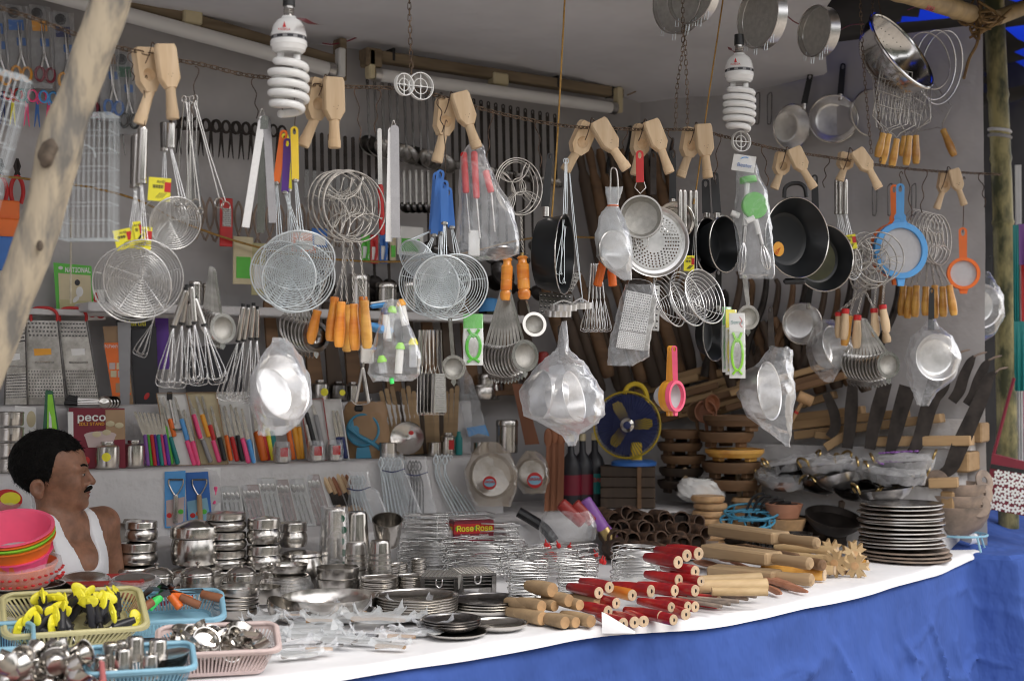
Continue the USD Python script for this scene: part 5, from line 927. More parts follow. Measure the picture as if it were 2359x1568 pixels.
# ---------------------------------------------------------------- goods on the shelves
def prj(p):
    d = np.asarray(p) -CAM;w = np.dot(d,F_);return 1179.5+FPX*np.dot(d,R_) /w,784-FPX*np.dot(d,U_) /w
def shelf(name,label,cat_,px,Y,z,group=None,rot=(0,0,YD)):
    p = hit(px,1000,(0,Y,0),np.array([0,1.0,0]));p[2] = z+.002;return H(name,label,cat_,p,prj(p),group,rot)
def slab(h,q,th,y=0):
    """flat piece on corner points given in the picture, th thick"""
    return tr(ext(Polygon([h.l(*p_)[[0,2]] for p_ in q]),th),(0,y,0))
S4 = 1.70
O('canister_shelf','narrow white shelf high on the back wall carrying steel canisters','shelf',cham(1.75,.20,.03,.004,((bw(410,690)[0] +bw(960,690)[0]) /2,BY-.10,S4-.017)),'white_cloth')
def can(label,x,Y,z,r,hh,lid=True,mt='steel',name='steel_canister',group=None,sticker=None,belly=0.0,neck=None,lidm=None):
    """round steel canister: body with beads, pressed lid"""
    h = shelf(name,label,'canister',x,Y,z,group);b = [(0,0),(r*.94,0),(r,2)] + [(r* (1+belly*math.sin(PI*q)),hh*.8*q) for q in np.linspace(.1,.92,6)] + [(r,hh*.8)]
    if neck: b += [(r*.86,hh*.86),(r*neck,hh*.9)];h.p('body',lathe(b+ [(r*neck,hh*.93),(0,hh*.93)],32),mt);h.p('lid',lathe([(r*neck*1.06,hh*.88),(r*neck*1.1,hh*.9),(r*neck*1.06,hh*.92),(r*neck*1.1,hh*.94),(r*neck*1.06,hh),(0,hh)],28),lidm or mt)
    else:
        h.p('body',lathe(b+ [(r*1.03,hh*.81),(r*.98,hh*.83),(0,hh*.83)],32),mt)
        if lid: h.p('lid',lathe([(r*1.03,hh*.82),(r*1.04,hh*.84),(r*1.03,hh*.95),(r*.94,hh*1.0),(r*.3,hh*1.01),(0,hh*1.01)],32),lidm or mt)
    if sticker: q = h.p('sticker',orient(tr(lathe([(sticker[1],0),(0,.6)],20),rot=(90,0,0)),sticker[2] if len(sticker) > 2 else 0,0,0,(r* (sticker[3] if len(sticker) > 3 else 0),-r* (1.02+belly),hh*.45)),sticker[0])
    return h
for i,(x,r,hh,lb) in enumerate(((825,26,84,'tall plain steel canister behind the twisted wire stems'),(888,25,66,'shorter steel canister behind the orange grips'),(448,14,56,'steel canister peeping out beside the large skimmers'),(478,14,52,'steel canister by the spoon strainers'),(940,20,70,'steel canister behind the blue-gripped skimmers'),(1120,22,60,'steel canister half hidden behind the turned orange grips'))):
    can(lb,x,BY-.10,S4 if i < 5 else S3,r,hh)
h = back('pot_lid','dark steel pot lid leaning on the canister shelf','lid',860,684,.06);h.p('lid',orient(tr(lathe([(46,0),(40,-8),(12,-13),(0,-13)],32),rot=(90,0,0)),10,0,-30),'dark_steel')
for i,(x,r,hh,lb) in enumerate(((1128,24,44,'low round steel container with a lid on the top step'),(1112,30,36,'wide low steel container behind the tea strainers'))): can(lb,x,BY-.09,S3+ (.045 if i else 0) *0,r,hh,belly=.08)
can('steel jar with a yellow sticker on the top step behind the bagged pan',737,4.60,S3,20,50,sticker=('lemon',9,20,.5),belly=.05,neck=.5);can('dark steel jar with a yellow sticker beside the one on the top step',779,4.60,S3,19,46,sticker=('lemon',7,20,.5),belly=.05,neck=.5,mt='dark_steel');can('small tilted steel jar behind the peeling tongs',812,4.62,S3,14,44,neck=.6)
# top step: graters, boxes
for i,(q,hd,t0,t1,dx,lb) in enumerate((([(60,738),(131,738),(150,934),(66,934)],(72,128),(78,116),'amber',0,'large flat steel grater with an orange label and red handle'),([(135,739),(198,739),(230,926),(160,926)],(139,196),(164,194),'white',0,'large flat steel grater with a white oval label and red handle'),([(18,760),(56,752),(62,934),(12,934)],(20,54),(24,44),'white',0,'narrow flat grater in a clear bag by the picture edge'))):
    h = shelf('flat_grater',lb,'grater',(q[2][0] +q[3][0]) /2,4.60,S3);q = np.array(q,float);q[2:,1] = h.ref[1] -1;bil = lambda u,v: (q[0] * (1-u) +q[1] *u) * (1-v) + (q[3] * (1-u) +q[2] *u) *v
    grater(h,[bil(.04,.0),bil(.96,.0),bil(.96,.2),bil(.04,.2)],4,8,'steel_dull',2.3,-1,'coarse grating band');h.p('sheet',slab(h,[bil(0,.2),bil(1,.2),bil(1,.58),bil(0,.58)],2),'steel_dull');grater(h,[bil(.02,.58),bil(.98,.58),bil(.98,.92),bil(.02,.92)],9,12,'steel_dull',1.7,-1,'fine grating band');h.p('sheet',slab(h,[bil(0,.92),bil(1,.92),bil(1,1),bil(0,1)],2),'steel_dull')
    h.p('side_rail',tube([h.l(*bil(0,0),-2),h.l(*bil(0,.5),-2),h.l(*bil(0,1),-2)],2.2,6),'dark_steel');h.p('side_rail',tube([h.l(*bil(1,0),-2),h.l(*bil(1,.5),-2),h.l(*bil(1,1),-2)],2.2,6),'dark_steel')
    x0,x1 = hd;y0 = q[0][1];h.p('handle',tube(bend(h.L((x0,y0+2),(x0,y0-20),((x0*3+x1) /4,y0-29),((x0+3*x1) /4,y0-28),(x1,y0-16),(x1+1,y0+2)),20),3.6,7),'red' if i < 2 else 'steel_dull')
    c = bil(.5,.38);h.p('label',slab(h,[(t0[0],c[1] -8),(t0[1],c[1] -9),(t0[1] +1,c[1] +5),(t0[0] +2,c[1] +8)],.6,-2),t1);s_ = bil(.5,.5);h.p('slicing_slot',tr(cham(42,4,5,1.5),h.l(*s_,-2)),'chrome')
h = shelf('grating_board','brown packed board with an orange picture label on the top step','boxed board',284,4.62,S3);h.p('board',slab(h,[(237,752),(287,750),(307,932),(262,934)],8),'kraft');f = h.p('label',slab(h,[(240,790),(272,789),(302,909),(260,913)],1,-5),'orange')
h.p('label_print',text('itchen',8,.5,c=h.l(255,797,-6)),'white',parent=f)
for k in range(2):
    for j in range(2): h.p('picture_panel',tr(box(13,.6,15,(0,0,0)),h.l(259+16*k+3*j,843+18*j,-6)),'cream' if (k+j) % 2 else 'blush',parent=f)
h.p('picture_panel',tr(box(34,.6,22),h.l(284,893,-6)),'tan',parent=f)
for i,(q,m_,lb) in enumerate((([(270,742),(300,742),(298,932),(278,932)],'grey','grey pack edge beside the orange-labelled board'),([(300,760),(358,752),(366,934),(312,934)],'black_ink','black box printed with a red chilli on the top step'),([(268,736),(352,740),(352,756),(268,752)],'black_ink','black box top with yellow lettering behind the large skimmers'),([(356,726),(386,724),(390,850),(362,850)],'purple','purple box behind the balloon whisks'),([(430,800),(560,790),(560,930),(430,930)],'black_ink','black studded case behind the balloon whisks'),([(455,815),(485,812),(508,905),(470,905)],'lemon','yellow and red pack glimpsed through the whisks'))):
    h = shelf('box',lb,'box',(q[2][0] +q[3][0]) /2,4.62+.01*i,S3);h.p('carton',slab(h,q,16),m_)
    if i == 1: h.p('chilli_print',cat(tr(ell(5,.6,9),h.l(338,912,-9),(0,30,0))),'red')
    if i == 2: h.p('title_print',text('Maruti',12,.6,True,c=h.l(310,744,-9)),'lemon')
    if i == 4:
        for k in range(8): h.p('stud',tr(ell(2,1,2,sub=1),h.l(440+16*k,845+22* (k % 2),-9)),'white')
    if i == 5: h.p('red_print',slab(h,[(468,862),(500,858),(506,902),(474,902)],.8,-9),'red')
h = shelf('recipe_box','green and cream carton with NATIONAL lettering behind the large skimmers','box',168,4.66,1.62);h.p('carton',slab(h,[(124,606),(208,612),(214,720),(132,716)],14),'green');f = h.p('picture_panel',slab(h,[(135,630),(206,634),(210,718),(139,714)],.6,-8),'cream');h.p('title_print',text('NATIONAL',11,.6,True,c=h.l(178,622,-8),fit=56),'white');h.p('emblem',tr(ell(5,.5,4),h.l(140,618,-8)),'white')
h.p('figure_print',cat(tr(ell(8,.5,12),h.l(182,672,-9)),tr(ell(5,.5,10),h.l(174,690,-9),(0,40,0))),'white',parent=f);h.p('figure_print',tr(ell(6,.5,7),h.l(177,651,-9)),'black_ink',parent=f);h.p('counter_print',slab(h,[(137,690),(208,694),(209,712),(139,708)],.4,-9),'khaki',parent=f)
O('cutting_shelf','thin white ledge on the wall under the green carton','ledge',cham(.62,.10,.02,.003,bw(205,722,.05)),'white_cloth')
h = back('scissors_card','white card with red kitchen scissors beside the green carton','packet',220,702,.06);h.p('card',tr(cham(44,2,70,.5),rot=(0,-3,0)),'white');h.p('scissors_print',cat(ring(9,3,16,4,(-8,-2,-18)),ring(9,3,16,4,(12,-2,-20)),tube([(-5,-2,-8),(4,-2,12),(0,-2,28)],2.6,4),tube([(8,-2,-10),(-4,-2,12),(-2,-2,26)],2.6,4)),'red')
h = back('shop_box','white carton with lettering cut off by the picture edge','box',6,630,.08);h.p('carton',cham(52,14,90,1),'white');h.p('title_print',text('oppi',9,.5,c=(0,-8,32)),'navy');h.p('title_print',text('B',9,.5,True,c=(6,-8,20)),'blue')
# ladles lying on the maroon box
for i in range(4): h = shelf('ladle','black-gripped steel ladle lying across the maroon carton','ladle',200,4.52+.012*i,1.372+.008*i,'ladles on the maroon carton');h.p('grip',rodh(h.l(150+3*i,928-5*i),h.l(180,930-4*i),5),'black');h.p('shaft',rod(h.l(180,930-4*i),h.l(228,930-3*i),2),'steel');h.p('bowl',orient(tr(lathe([(15,0),(12,-7),(0,-10)],20),rot=(90,0,0)),10,0,-20,h.l(240+7*i,926,i*2)),'steel')
# middle step
for i in range(4):
    h = shelf('tiffin_box','steel tiffin box stacked at the picture edge, tier ' + ('at the bottom','second from the bottom','third from the bottom','on top')[i],'tiffin box',22,4.44,S2+.048*i);h.p('tier',lathe([(0,0),(29,0),(31,3),(31,27),(32,28),(32,31),(30,33),(0,34)],32),'steel');h.p('clasp',tr(cham(6,4,14,1),(4,-32,24)),'steel_dull')
h = shelf('carton','white carton with a grain picture behind the green knife pack','box',58,4.56,S2);h.p('carton',slab(h,[(34,934),(80,938),(84,h.ref[1]),(36,h.ref[1])],16),'white');h.p('grain_print',tr(ell(10,.8,19),h.l(70,965,-9)),'cream')
h = shelf('knife_pack','green wedge-shaped knife pack standing by the maroon carton','knife pack',120,4.50,S2);h.p('card',slab(h,[(104,898),(120,900),(148,h.ref[1]),(94,h.ref[1])],8),'dark_green');f = h.p('panel',slab(h,[(109,908),(119,908),(142,h.ref[1] -6),(106,h.ref[1] -6)],.8,-5),'lime');h.p('knife_print',slab(h,[(112,945),(117,960),(119,985),(112,985)],.6,-6),'white',parent=f)
h = shelf('idli_stand_box','maroon carton lettered peco IDLI STAND on the middle step','box',224,4.46,S2);B_ = h.ref[1];h.p('carton',slab(h,[(160,939),(284,941),(287,B_),(164,B_)],40,22),'maroon');h.p('side_panel',slab(h,[(158,948),(170,948),(172,B_-18),(161,B_-18)],.8,1),'white');f = h.p('picture_panel',slab(h,[(241,944),(284,944),(286,1012),(243,1014)],.8,1),'tan')
h.p('title_print',tr(text('peco',17,.8,True,fit=62),h.l(211,965,0)),'white');h.p('title_print',text('IDLI STAND',7,.6,True,c=h.l(211,976,0)),'amber');h.p('steamer_print',cat(tr(ell(36,.8,9),h.l(230,1002,0)),slab(h,[(196,1004),(264,1004),(256,1030),(204,1030)],.8)),'blush',parent=f)
for k,(x,y) in enumerate(((222,1000),(244,996),(272,980),(252,976))): h.p('idli_print',tr(ell(10,.7,7,sub=1),h.l(x,y,-1)),'cream',parent=f)
h.p('offer_mark',tr(ell(8,.8,9),h.l(200,1060,0)),'red')
can('round steel jar with a yellow sticker before the maroon carton',248,4.44,S2,27,62,sticker=('lemon',10,0,-.1),belly=.04,neck=.54);can('plain round steel jar beside the stickered one',309,4.46,S2,25,62,belly=.04,neck=.54)
rg = random.Random(3)
for i in range(7):
    h = shelf('pencil_knife','coloured slim knife in a clear sleeve beside the plain steel jar','knife',352+5*i,4.44+.008* (i % 2),S2,'slim knives by the plain jar');c_ = ('violet','green','red','purple','teal','pink','purple')[i];h.p('handle',rodh(h.l(334+7.5*i,1000),h.l(342+8*i,h.ref[1] -2),4.5),c_);h.p('blade',strap(h.l(312+10*i,950+i),h.l(334+7.5*i,1002),6,1,False,9),'steel')
BOXQ = [[(360,906),(427,906),(461,1065),(390,1065)],[(429,904),(496,904),(524,1066),(462,1066)],[(497,904),(566,904),(588,1066),(525,1066)],[(690,922),(742,918),(762,1050),(712,1054)],[(745,920),(783,920),(803,1054),(764,1054)]]
KN = [[('green',.1,.45,.1,.98),('orange',.3,.35,.35,.6),('sky_blue',.68,.35,.75,.65),('pink',.72,.65,.82,1.0),('pink',.9,.66,.95,1.0),('teal',.2,.6,.3,.98)],[('pink',.1,.3,.2,.64),('amber',.4,.3,.5,.62),('red',.6,.45,.66,.66),('pink',.62,.66,.72,.97),('black',.85,.62,.92,.95),('grey',.25,.65,.4,.97)],[('orange',.1,.6,.14,.96),('red',.3,.62,.36,.97),('black',.5,.6,.55,.97),('pink',.66,.64,.76,1.0),('sky_blue',.86,.66,.96,1.0)],[('black',.2,.2,.42,.9),('grey',.6,.25,.74,.9),('steel_dull',.1,.4,.2,.9)],[('navy',.55,.62,.62,.98),('navy',.8,.62,.86,.98)]]
for i,q in enumerate(BOXQ):
    h = shelf('knife_box',['open white box of knives with pink and teal grips, nearest the slim knives','open white box of knives in the middle, with a yellow grip','open white box of dark-bladed knives beside the bagged pan','open red-edged knife box beyond the bagged pan','open white box of two navy-gripped knives by the blue cast press'][i],'knife box',(q[2][0] +q[3][0]) /2,4.44,S2);q = np.array(q,float);q[2:,1] = h.ref[1]
    bil = lambda u,v: (q[0] * (1-u) +q[1] *u) * (1-v) + (q[3] * (1-u) +q[2] *u) *v
    h.p('tray',slab(h,q,2,10),'white' if i != 1 else 'cream')
    for a,b in ((0,1),(1,2),(2,3),(3,0)):
        A,B = h.l(*q[a]),h.l(*q[b]);h.p('side',hull([A,B,A+ (0,12,0),B+ (0,12,0),A+ (2.2,0,1),B+ (2.2,0,1),A+ (2.2,12,1),B+ (2.2,12,1)]),'kraft' if i in (0,1) else ('brick' if i == 3 else 'white'))
    for c_,u0,v0,u1,v1 in KN[i]:
        kp = h.p('knife_handle',rodh(h.l(*bil(u0,v0),3),h.l(*bil(u1,v1),3),5.6),c_);e,f = bil(u0,v0),bil(max(.05,u0-.08),max(.06,v0-.42));h.p('knife_blade',strap(h.l(*f,4),h.l(*e,4),5,1,False,9),'steel' if v0 > .4 else 'steel_dull',parent=kp)
h = shelf('ladle','black-gripped steel ladle hanging in front of the first knife box','ladle',400,4.46,S2);h.p('grip',tr(cham(12,5,20,2),h.l(390,912)),'black');h.p('shaft',rod(h.l(391,920),h.l(402,975),3.6),'steel');h.p('bowl',tr(lathe([(15,0),(12,-6),(0,-9)],20),h.l(407,982),(20,0,0)),'steel')
for i,(x0,y0,x1,c_,w) in enumerate(((592,992,610,'orange',10),(604,1000,618,'red',7),(615,985,628,'lemon',6),(626,990,634,'teal',7),(676,980,690,'amber',6),(688,982,697,'amber',6),(664,990,676,'orange',6))):
    h = shelf('knife',['broad orange knife grip just under the large bagged pan','red knife grip beside the broad orange one','lemon knife grip under the bagged pan','teal knife grip under the bagged pan','amber knife grip beside the red-edged box','second amber knife grip against the red-edged box','orange knife grip before the red-labelled cups'][i],'knife',x1,4.47,S2);h.p('handle',rodh(h.l(x0,y0),h.l(x1,h.ref[1] -3),w),c_);h.p('blade',strap(h.l(x0-8,y0-60),h.l(x0,y0),7,1,False,10),'steel')
for i,x in enumerate((650,728,771)): h = can(['steel cup with a red label nearest the bagged pan','steel cup with a square red label in the middle','steel cup with a red oval label by the navy knives'][i],x,4.41,S2,17-i,44,False,name='steel_cup');h.p('red_label',slab(h,[(x-4,h.ref[1] -34),(x+13,h.ref[1] -35),(x+13,h.ref[1] -14),(x-4,h.ref[1] -14)],1,-17.5),'red');h.p('plastic_wrap',bagm([(48,0,16,16),(25,0,21,20),(2,0,20,19)],2,3+i,24),'clear_bag')
h = shelf('cast_press','blue painted cast iron press leaning on brown paper','press',836,4.48,S2);h.p('plate',orient(tr(lathe([(38,0),(39,-4),(34,-5),(33,-3),(0,-3)],36),rot=(90,0,0)),0,0,-8,h.l(836,990)),'cyan_paint');h.p('rim',orient(ring(36,3,36,6),0,0,-8,h.l(836,990,-2)),'cyan_paint');h.p('lever',tube(bend(h.L((803,985,-6),(830,1005,-8),(858,1020,-8),(876,1034,-6)),12),5,7),'cyan_paint');h.p('base',slab(h,[(822,1030),(850,1028),(856,h.ref[1]),(820,h.ref[1])],12,0),'cyan_paint');h.p('lug',tr(cham(20,8,14,3),h.l(826,940)),'black')
O('brown_paper','crumpled brown paper bag behind the blue cast press','paper bag',tr(bagm([(66,0,40,10),(40,0,50,16),(-40,4,50,18),(-62,4,44,16)],3.5,5),s=sc(bw(840,985,.1))),'kraft',bw(842,992,.20),(0,0,YD))
for i in range(15):
    x0,x1 = 878+12.5*i,912+9.6*i;h = shelf('wooden_spatula','grey-brown wooden spatula leaning in the row beyond the cast press','spatula',x1,4.54,S2,'spatulas beyond the cast press');h.p('shaft',strap(h.l(x0,905-6* (i % 3)),h.l(x1,h.ref[1] -2),10,4,False,13-3* (i % 2)),'dark_wood' if i % 4 == 3 else 'grey_wood')
h = shelf('pot_lid','domed steel pot lid leaning beside the wooden spatulas','lid',938,4.44,S2);h.p('lid',orient(tr(lathe([(39,0),(38,-3),(30,-7),(10,-13),(0,-14)],36),rot=(90,0,0)),0,0,-14,h.l(938,1008,0)),'steel');h.p('sticker',tr(ell(6,.6,5),h.l(947,996,-14)),'red')
can('steel cup wrapped in film just before the leaning lid',894,4.42,S2,20,44,False,name='steel_cup');can('plain steel tumbler beside the leaning lid',1000,4.46,S2,16,38,False,name='steel_cup');h = can('steel flask with a red label next to the green bottle',1031,4.46,S2,17,52,neck=.6);h.p('red_label',slab(h,[(1034,h.ref[1] -36),(1046,h.ref[1] -36),(1046,h.ref[1] -14),(1034,h.ref[1] -14)],1,-17),'red')
h = shelf('green_bottle','slim green bottle beside the red-labelled flask','bottle',1057,4.46,S2);h.p('body',lathe([(0,0),(8,0),(8.5,3),(8.5,38),(5,46),(4,54),(0,54)],18),'teal')
can('tall steel can with a wire handle at the end of the middle step',1168,4.47,S2,25,76);can('steel cup in film beside the tall can',1108,4.45,S2,18,34,False,name='steel_cup')
h = shelf('bagged_comb','clear bag with a bright blue plastic piece at its foot','bag',1095,4.52,S2);h.p('blue_piece',slab(h,[(1075,985),(1118,978),(1128,1004),(1102,998),(1080,1006)],6),'sky_blue');h.p('plastic_wrap',bagm([(h.ref[1] -y,x-h.ref[0],w,6) for y,x,w in ((846,1064,8),(880,1072,18),(940,1086,22),(1006,1100,26))],2.5,9),'clear_bag')
O('plastic_bowl','bright blue plastic bowl upside down behind the turned orange grips','bowl',tr(lathe([(26,-16),(27,-14),(22,6),(14,14),(0,16)],28),s=sc(bw(1128,700))),'sky_blue',bw(1130,702,.12));O('olive_cloth','crumpled olive cloth beneath the blue plastic bowl','cloth',tr(bagm([(14,0,20,10),(0,0,26,14),(-16,0,20,10)],4,8,24,.1),s=sc(bw(1140,730))),'khaki',bw(1142,728,.10))
# lowest step
for i,(x,q,c_,c2) in enumerate(((404,[(379,1086),(426,1084),(424,1215),(380,1215)],'sky_blue','blush'),(458,[(427,1088),(478,1086),(489,1212),(432,1215)],'blue','pale_blue'),(496,[(470,1076),(507,1078),(508,1205),(490,1205)],'white','white'))):
    h = shelf('peeler_card',['pale blue card with a wide steel peeler','deep blue card with a steel peeler and wooden grip','white card with a red peeler behind the blue ones'][i],'peeler pack',x,4.33+.02* (i == 2),S1);h.p('card',slab(h,q,3),c_);f = h.p('picture_panel',slab(h,[(q[0][0] +4,q[0][1] +66),(q[1][0] -2,q[1][1] +60),(q[2][0] -3,q[2][1] -4),(q[3][0] +4,q[3][1] -4)],.6,-2),c2)
    if i < 2: h.p('peeler_fork',tube(bend(h.L((x-16,1104,-5),(x-14,1118,-5),(x,1140,-6),(x+15,1118,-5),(x+17,1104,-5)),16),2,6),'steel');h.p('blade',tr(cham(34,2,4,1),h.l(x,1104,-5)),'dark_steel');h.p('grip',rodh(h.l(x,1138,-6),h.l(x+4*i,1205,-6),6),'steel' if i == 0 else 'tan')
    else: h.p('grip',rodh(h.l(496,1120,-4),h.l(492,1160,-4),5),'pink')
    for k in range(3 if i < 2 else 0): h.p('fruit_print',tr(ell(6,.6,6,sub=1),h.l(x-14+13*k,1186-4*k,-3)),('red','orange','green')[k],parent=f)
for i,(x0,x1,y0) in enumerate(((508,540,1120),(554,592,1116),(590,628,1100),(622,662,1104),(658,700,1102),(694,742,1092))):
    h = shelf('spoon_box','narrow open box of filmed steel spoons on the lowest step, ' + ('next to the peeler cards','second from the peeler cards','third from the peeler cards','fourth from the peeler cards','second from the wooden knives','next to the wooden knives')[i],'spoon box',x1,4.32,S1);q = [(x0,y0),(x0+40,y0),(x1+26,h.ref[1]),(x1-18,h.ref[1])]
    h.p('tray',slab(h,q,2,6),'blush' if i % 2 else 'white');mids = [((x0+6+10*k),(x1-12+10*k)) for k in range(4)]
    for a,b in ((0,1),(1,2),(3,0)): h.p('side',hull([h.l(*q[a]),h.l(*q[b]),h.l(*q[a],8),h.l(*q[b],8),h.l(*q[a]) + (2,0,1),h.l(*q[b]) + (2,0,1)]),'white')
    for a,b in mids: sp = h.p('spoon',cat(rod(h.l(a+4,y0+36,2),h.l(b,h.ref[1] -6,2),1.8,6),tr(ell(5.5,2,10),h.l(a+2,y0+22,2),(0,-18,0))),'steel')
    h.p('film',slab(h,[(x0+1,y0+1),(x0+39,y0+1),(x1+24,h.ref[1] -1),(x1-16,h.ref[1] -1)],.3,-1.5),'clear_bag')
for i in range(6):
    x0,y0 = 738+11*i,1082+3* (i % 3);h = shelf('wooden_knife','wooden-handled knife leaning in the row between the spoon boxes and tongs','knife',790+10*i,4.32,S1,'wooden knives on the lowest step');m_ = h.l(x0+24,y0+52);h.p('handle',tube([h.l(x0,y0),h.l(x0+12,y0+26),m_],[5,6.5,5.5],8),('pale_wood','tan','red_wood')[i % 3]);h.p('blade',strap(m_,h.l(x0+40,y0+96),9,1.5,False,10),'iron');h.p('rear_handle',rodh(h.l(x0+40,y0+80,-3),h.l(x0+52,h.ref[1] -3,-3),6),'tan')
for i,(x0,xb,y0,n,mt,bg) in enumerate(((826,848,1094,5,'zinc',1),(905,930,1052,8,'zinc',1),(958,962,1060,4,'dark_steel',1),(1025,1078,1046,6,'zinc',0))):
    for k in range(n):
        h = shelf('pincer_tongs',['steel pincer tongs in the small bagged bundle','steel pincer tongs in the large bagged bundle tied with blue cord','dark pincer tongs in the shaded bundle','bare bright pincer tongs leaning beside the brown bag'][i],'tongs',xb+ (k-n/2) *9,4.30+.01* (k % 3),S1,['small bagged tongs','large bagged tongs','shaded tongs','bare tongs'][i]);xk = x0+ (k-n/2) *7
        for sd_ in (-1,1): h.p('leg',tube(bend(h.L((xk,y0+2* (k % 2)),(xk+sd_*5,y0+12),(xk+sd_*4,y0+20),(xk+sd_*.5,y0+28),(xk+sd_*3+6,y0+60),(xb+ (k-n/2) *9+sd_*4,h.ref[1] -2)),20),1.9,5),mt)
    if bg:
        h = shelf('plastic_bundle_wrap',['clear wrap around the small tongs bundle','clear wrap around the large tongs bundle','dull wrap around the shaded tongs bundle'][i],'plastic wrap',xb,4.28,S1);h.p('film',bagm([(h.ref[1] -y,x-h.ref[0],w,12) for y,x,w in ((y0-8,x0,24),(y0+26,x0,26),(1130,(x0+xb) /2,34),(1190,xb,46),(h.ref[1] -1,xb,44))],2.5,i+5),'clear_bag');h.p('cord',tube(bend(h.L((x0-27,y0+30,-4),(x0,y0+34,-14),(x0+27,y0+27,-4)),10),1.5,5),'navy')
for i,(x,y,R,lb) in enumerate(((1132,1096,58,'large brown-tinted plastic bag of round lids with a red and blue label'),(1226,1090,38,'smaller brown-tinted plastic bag with an oval red-rimmed label'))):
    h = shelf('lid_pack',lb,'bag of lids',x,4.22,S1);z0 = h.ref[1] -y;h.p('lid',orient(tr(lathe([(R*.92,0),(R*.8,-6),(0,-9)],36),rot=(90,0,0)),12,0,-10,(0,6,z0)),'steel_dull');h.p('lid',orient(tr(lathe([(R*.88,0),(R*.8,-6),(0,-9)],36),rot=(90,0,0)),18,0,-12,(4,14,z0)),'steel_dull')
    h.p('plastic_wrap',bagm([(z0+R*1.35,-2,R*.3,6),(z0+R*.9,0,R*.75,16),(z0+R*.2,0,R*1.06,22),(z0-R*.5,0,R*1.0,22),(max(4,z0-R*1.2),4,R*.7,18)],3,12+i),'brown_bag');f = h.p('label',orient(tr(lathe([(R*.27 if i == 0 else 18,0),(0,1)],26),rot=(90,0,0)),0,0,0,(-4+10*i,-24,z0-14)),'red');h.p('label_centre',tr(tr(lathe([(13 if i == 0 else 15,0),(0,1)],26),rot=(90,0,0)),(-4+10*i,-25,z0-14),s=(1,1,.7)),'pale_blue',parent=f);h.p('label_print',text('SAGAR',6,.5,True,c=(-4+10*i,-26.6,z0-11)),'red',parent=f)
for i in range(6):
    h = shelf('wooden_spoon','long reddish wooden spoon standing in the bundle beside the smaller brown bag','wooden spoon',1258+7*i,4.26+.01* (i % 2),S1,'standing wooden spoons');x = h.ref[0];h.p('bowl',tr(ell(9,4,22),h.l(x+4,1008-4* (i % 3))),'red_wood');h.p('shaft',strap(h.l(x+4,1022),h.l(x,h.ref[1] -1),7,5,False,9),'red_wood')
h = shelf('wooden_plank','reddish wooden plank slanting down behind the large brown bag','plank',1230,4.45,S2-.05);h.p('board',slab(h,[(1180,884),(1204,884),(1243,1022),(1210,1024)],10),'red_wood')
for i,(x,lb) in enumerate(((1315,'dark wrapped bottle next to the standing wooden spoons'),(1342,'dark wrapped bottle in the middle behind the bagged pans'),(1370,'dark wrapped bottle with a teal label beside the wooden chest'))):
    h = shelf('dark_bottle',lb,'bottle',x,4.34,S1);h.p('body',lathe([(0,0),(24,0),(25,4),(25,90),(18,112),(8,126),(7,158),(0,158)],22),'black_ink');h.p('cap',tr(lathe([(8,0),(8,16),(0,16)],14),(0,0,152)),'cream');h.p('label',tr(lathe([(25.6,30),(25.6,76)],22),(0,0,0)),'teal' if i == 2 else 'maroon')
    if i == 2: h.p('label_print',text('SAGAR',9,1,True,c=(0,-26.5,62),fit=34),'red')
h = shelf('flask','red flask standing high behind the tea strainers','flask',1252,4.58,1.50);h.p('body',lathe([(0,-60),(13,-60),(13,20),(10,30),(0,32)],20),'brick');O('flask_ledge','dark ledge board behind the tea strainers','ledge',cham(.5,.12,.02,.003,np.array([h.pos[0],4.62,1.50-62*h.s])),'brown_wood')
# ---------------------------------------------------------------- steel ware on the table
ZT = .8035
class C_(H):
    """a thing standing on the table (or dz above it): local units as before, base at z = 0"""
    def __init__(self,name,label,cat_,px,py,dz=0,group=None,rot=(0,0,YD)):
        p = on(px,py,ZT);s = sc(p);super().__init__(name,label,cat_,p+ (0,0,dz*s),(px,py),group,rot);self.base = p
def dabba(label,x,yb,r,hh,dz=0,mt='steel',band=.55,bulge=.06,name='steel_tin',knob=False,group=None,dome=.06):
    """round steel tin: bulging body, lid with a step"""
    h = C_(name,label,'tin',x,yb,dz,group);z1 = hh*band
    h.p('body',lathe([(0,0),(r*.8,0)] + [(r* (.86+ (.12+bulge) *math.sin(PI* (.12+.80*q))),z1* (.02+.98*q)) for q in np.linspace(0,1,9)] + [(r*.96,z1),(0,z1)],40),mt)
    h.p('lid',lathe([(r*.99,z1+.3),(r*1.01,z1+1.5),(r*.99,z1+3),(r*.99,hh*.9),(r*.95,hh*.955),(r*.5,hh* (.97+dome*.6)),(0,hh* (.98+dome))],40),mt)
    if knob: h.p('knob',tr(lathe([(0,14),(5,13),(7,9),(3,4),(3,0),(0,0)],16),(0,0,hh* (.97+dome))),mt)
    return h
def bowl(label,x,yb,r,hh,dz=0,mt='steel',tilt=0,name='steel_bowl',group=None,foot=.6,th=1.2,flare=.0,rot=None,cat_='bowl',fl=0):
    h = C_(name,label,cat_,x,yb,dz,group,rot or (tilt,0,YD));q = np.linspace(0,1,8);pr = [(0,0),(r*foot,0)] + [(r* (foot+ (1-foot) *math.sin(t*PI/2) ** (.9+flare)),hh*t ** 1.1) for t in q[1:]]
    full = pr+ [(r+1.6,hh+.4),(r+1.6,hh+1.4),(r,hh+1.6)] + [(a-th,b+th) for a,b in pr[:0:-1]] + [(0,th)]
    h.p('body',lathe(full,44,(lambda a: 1+fl*np.abs(np.sin(a*11))) if fl else None),mt);return h
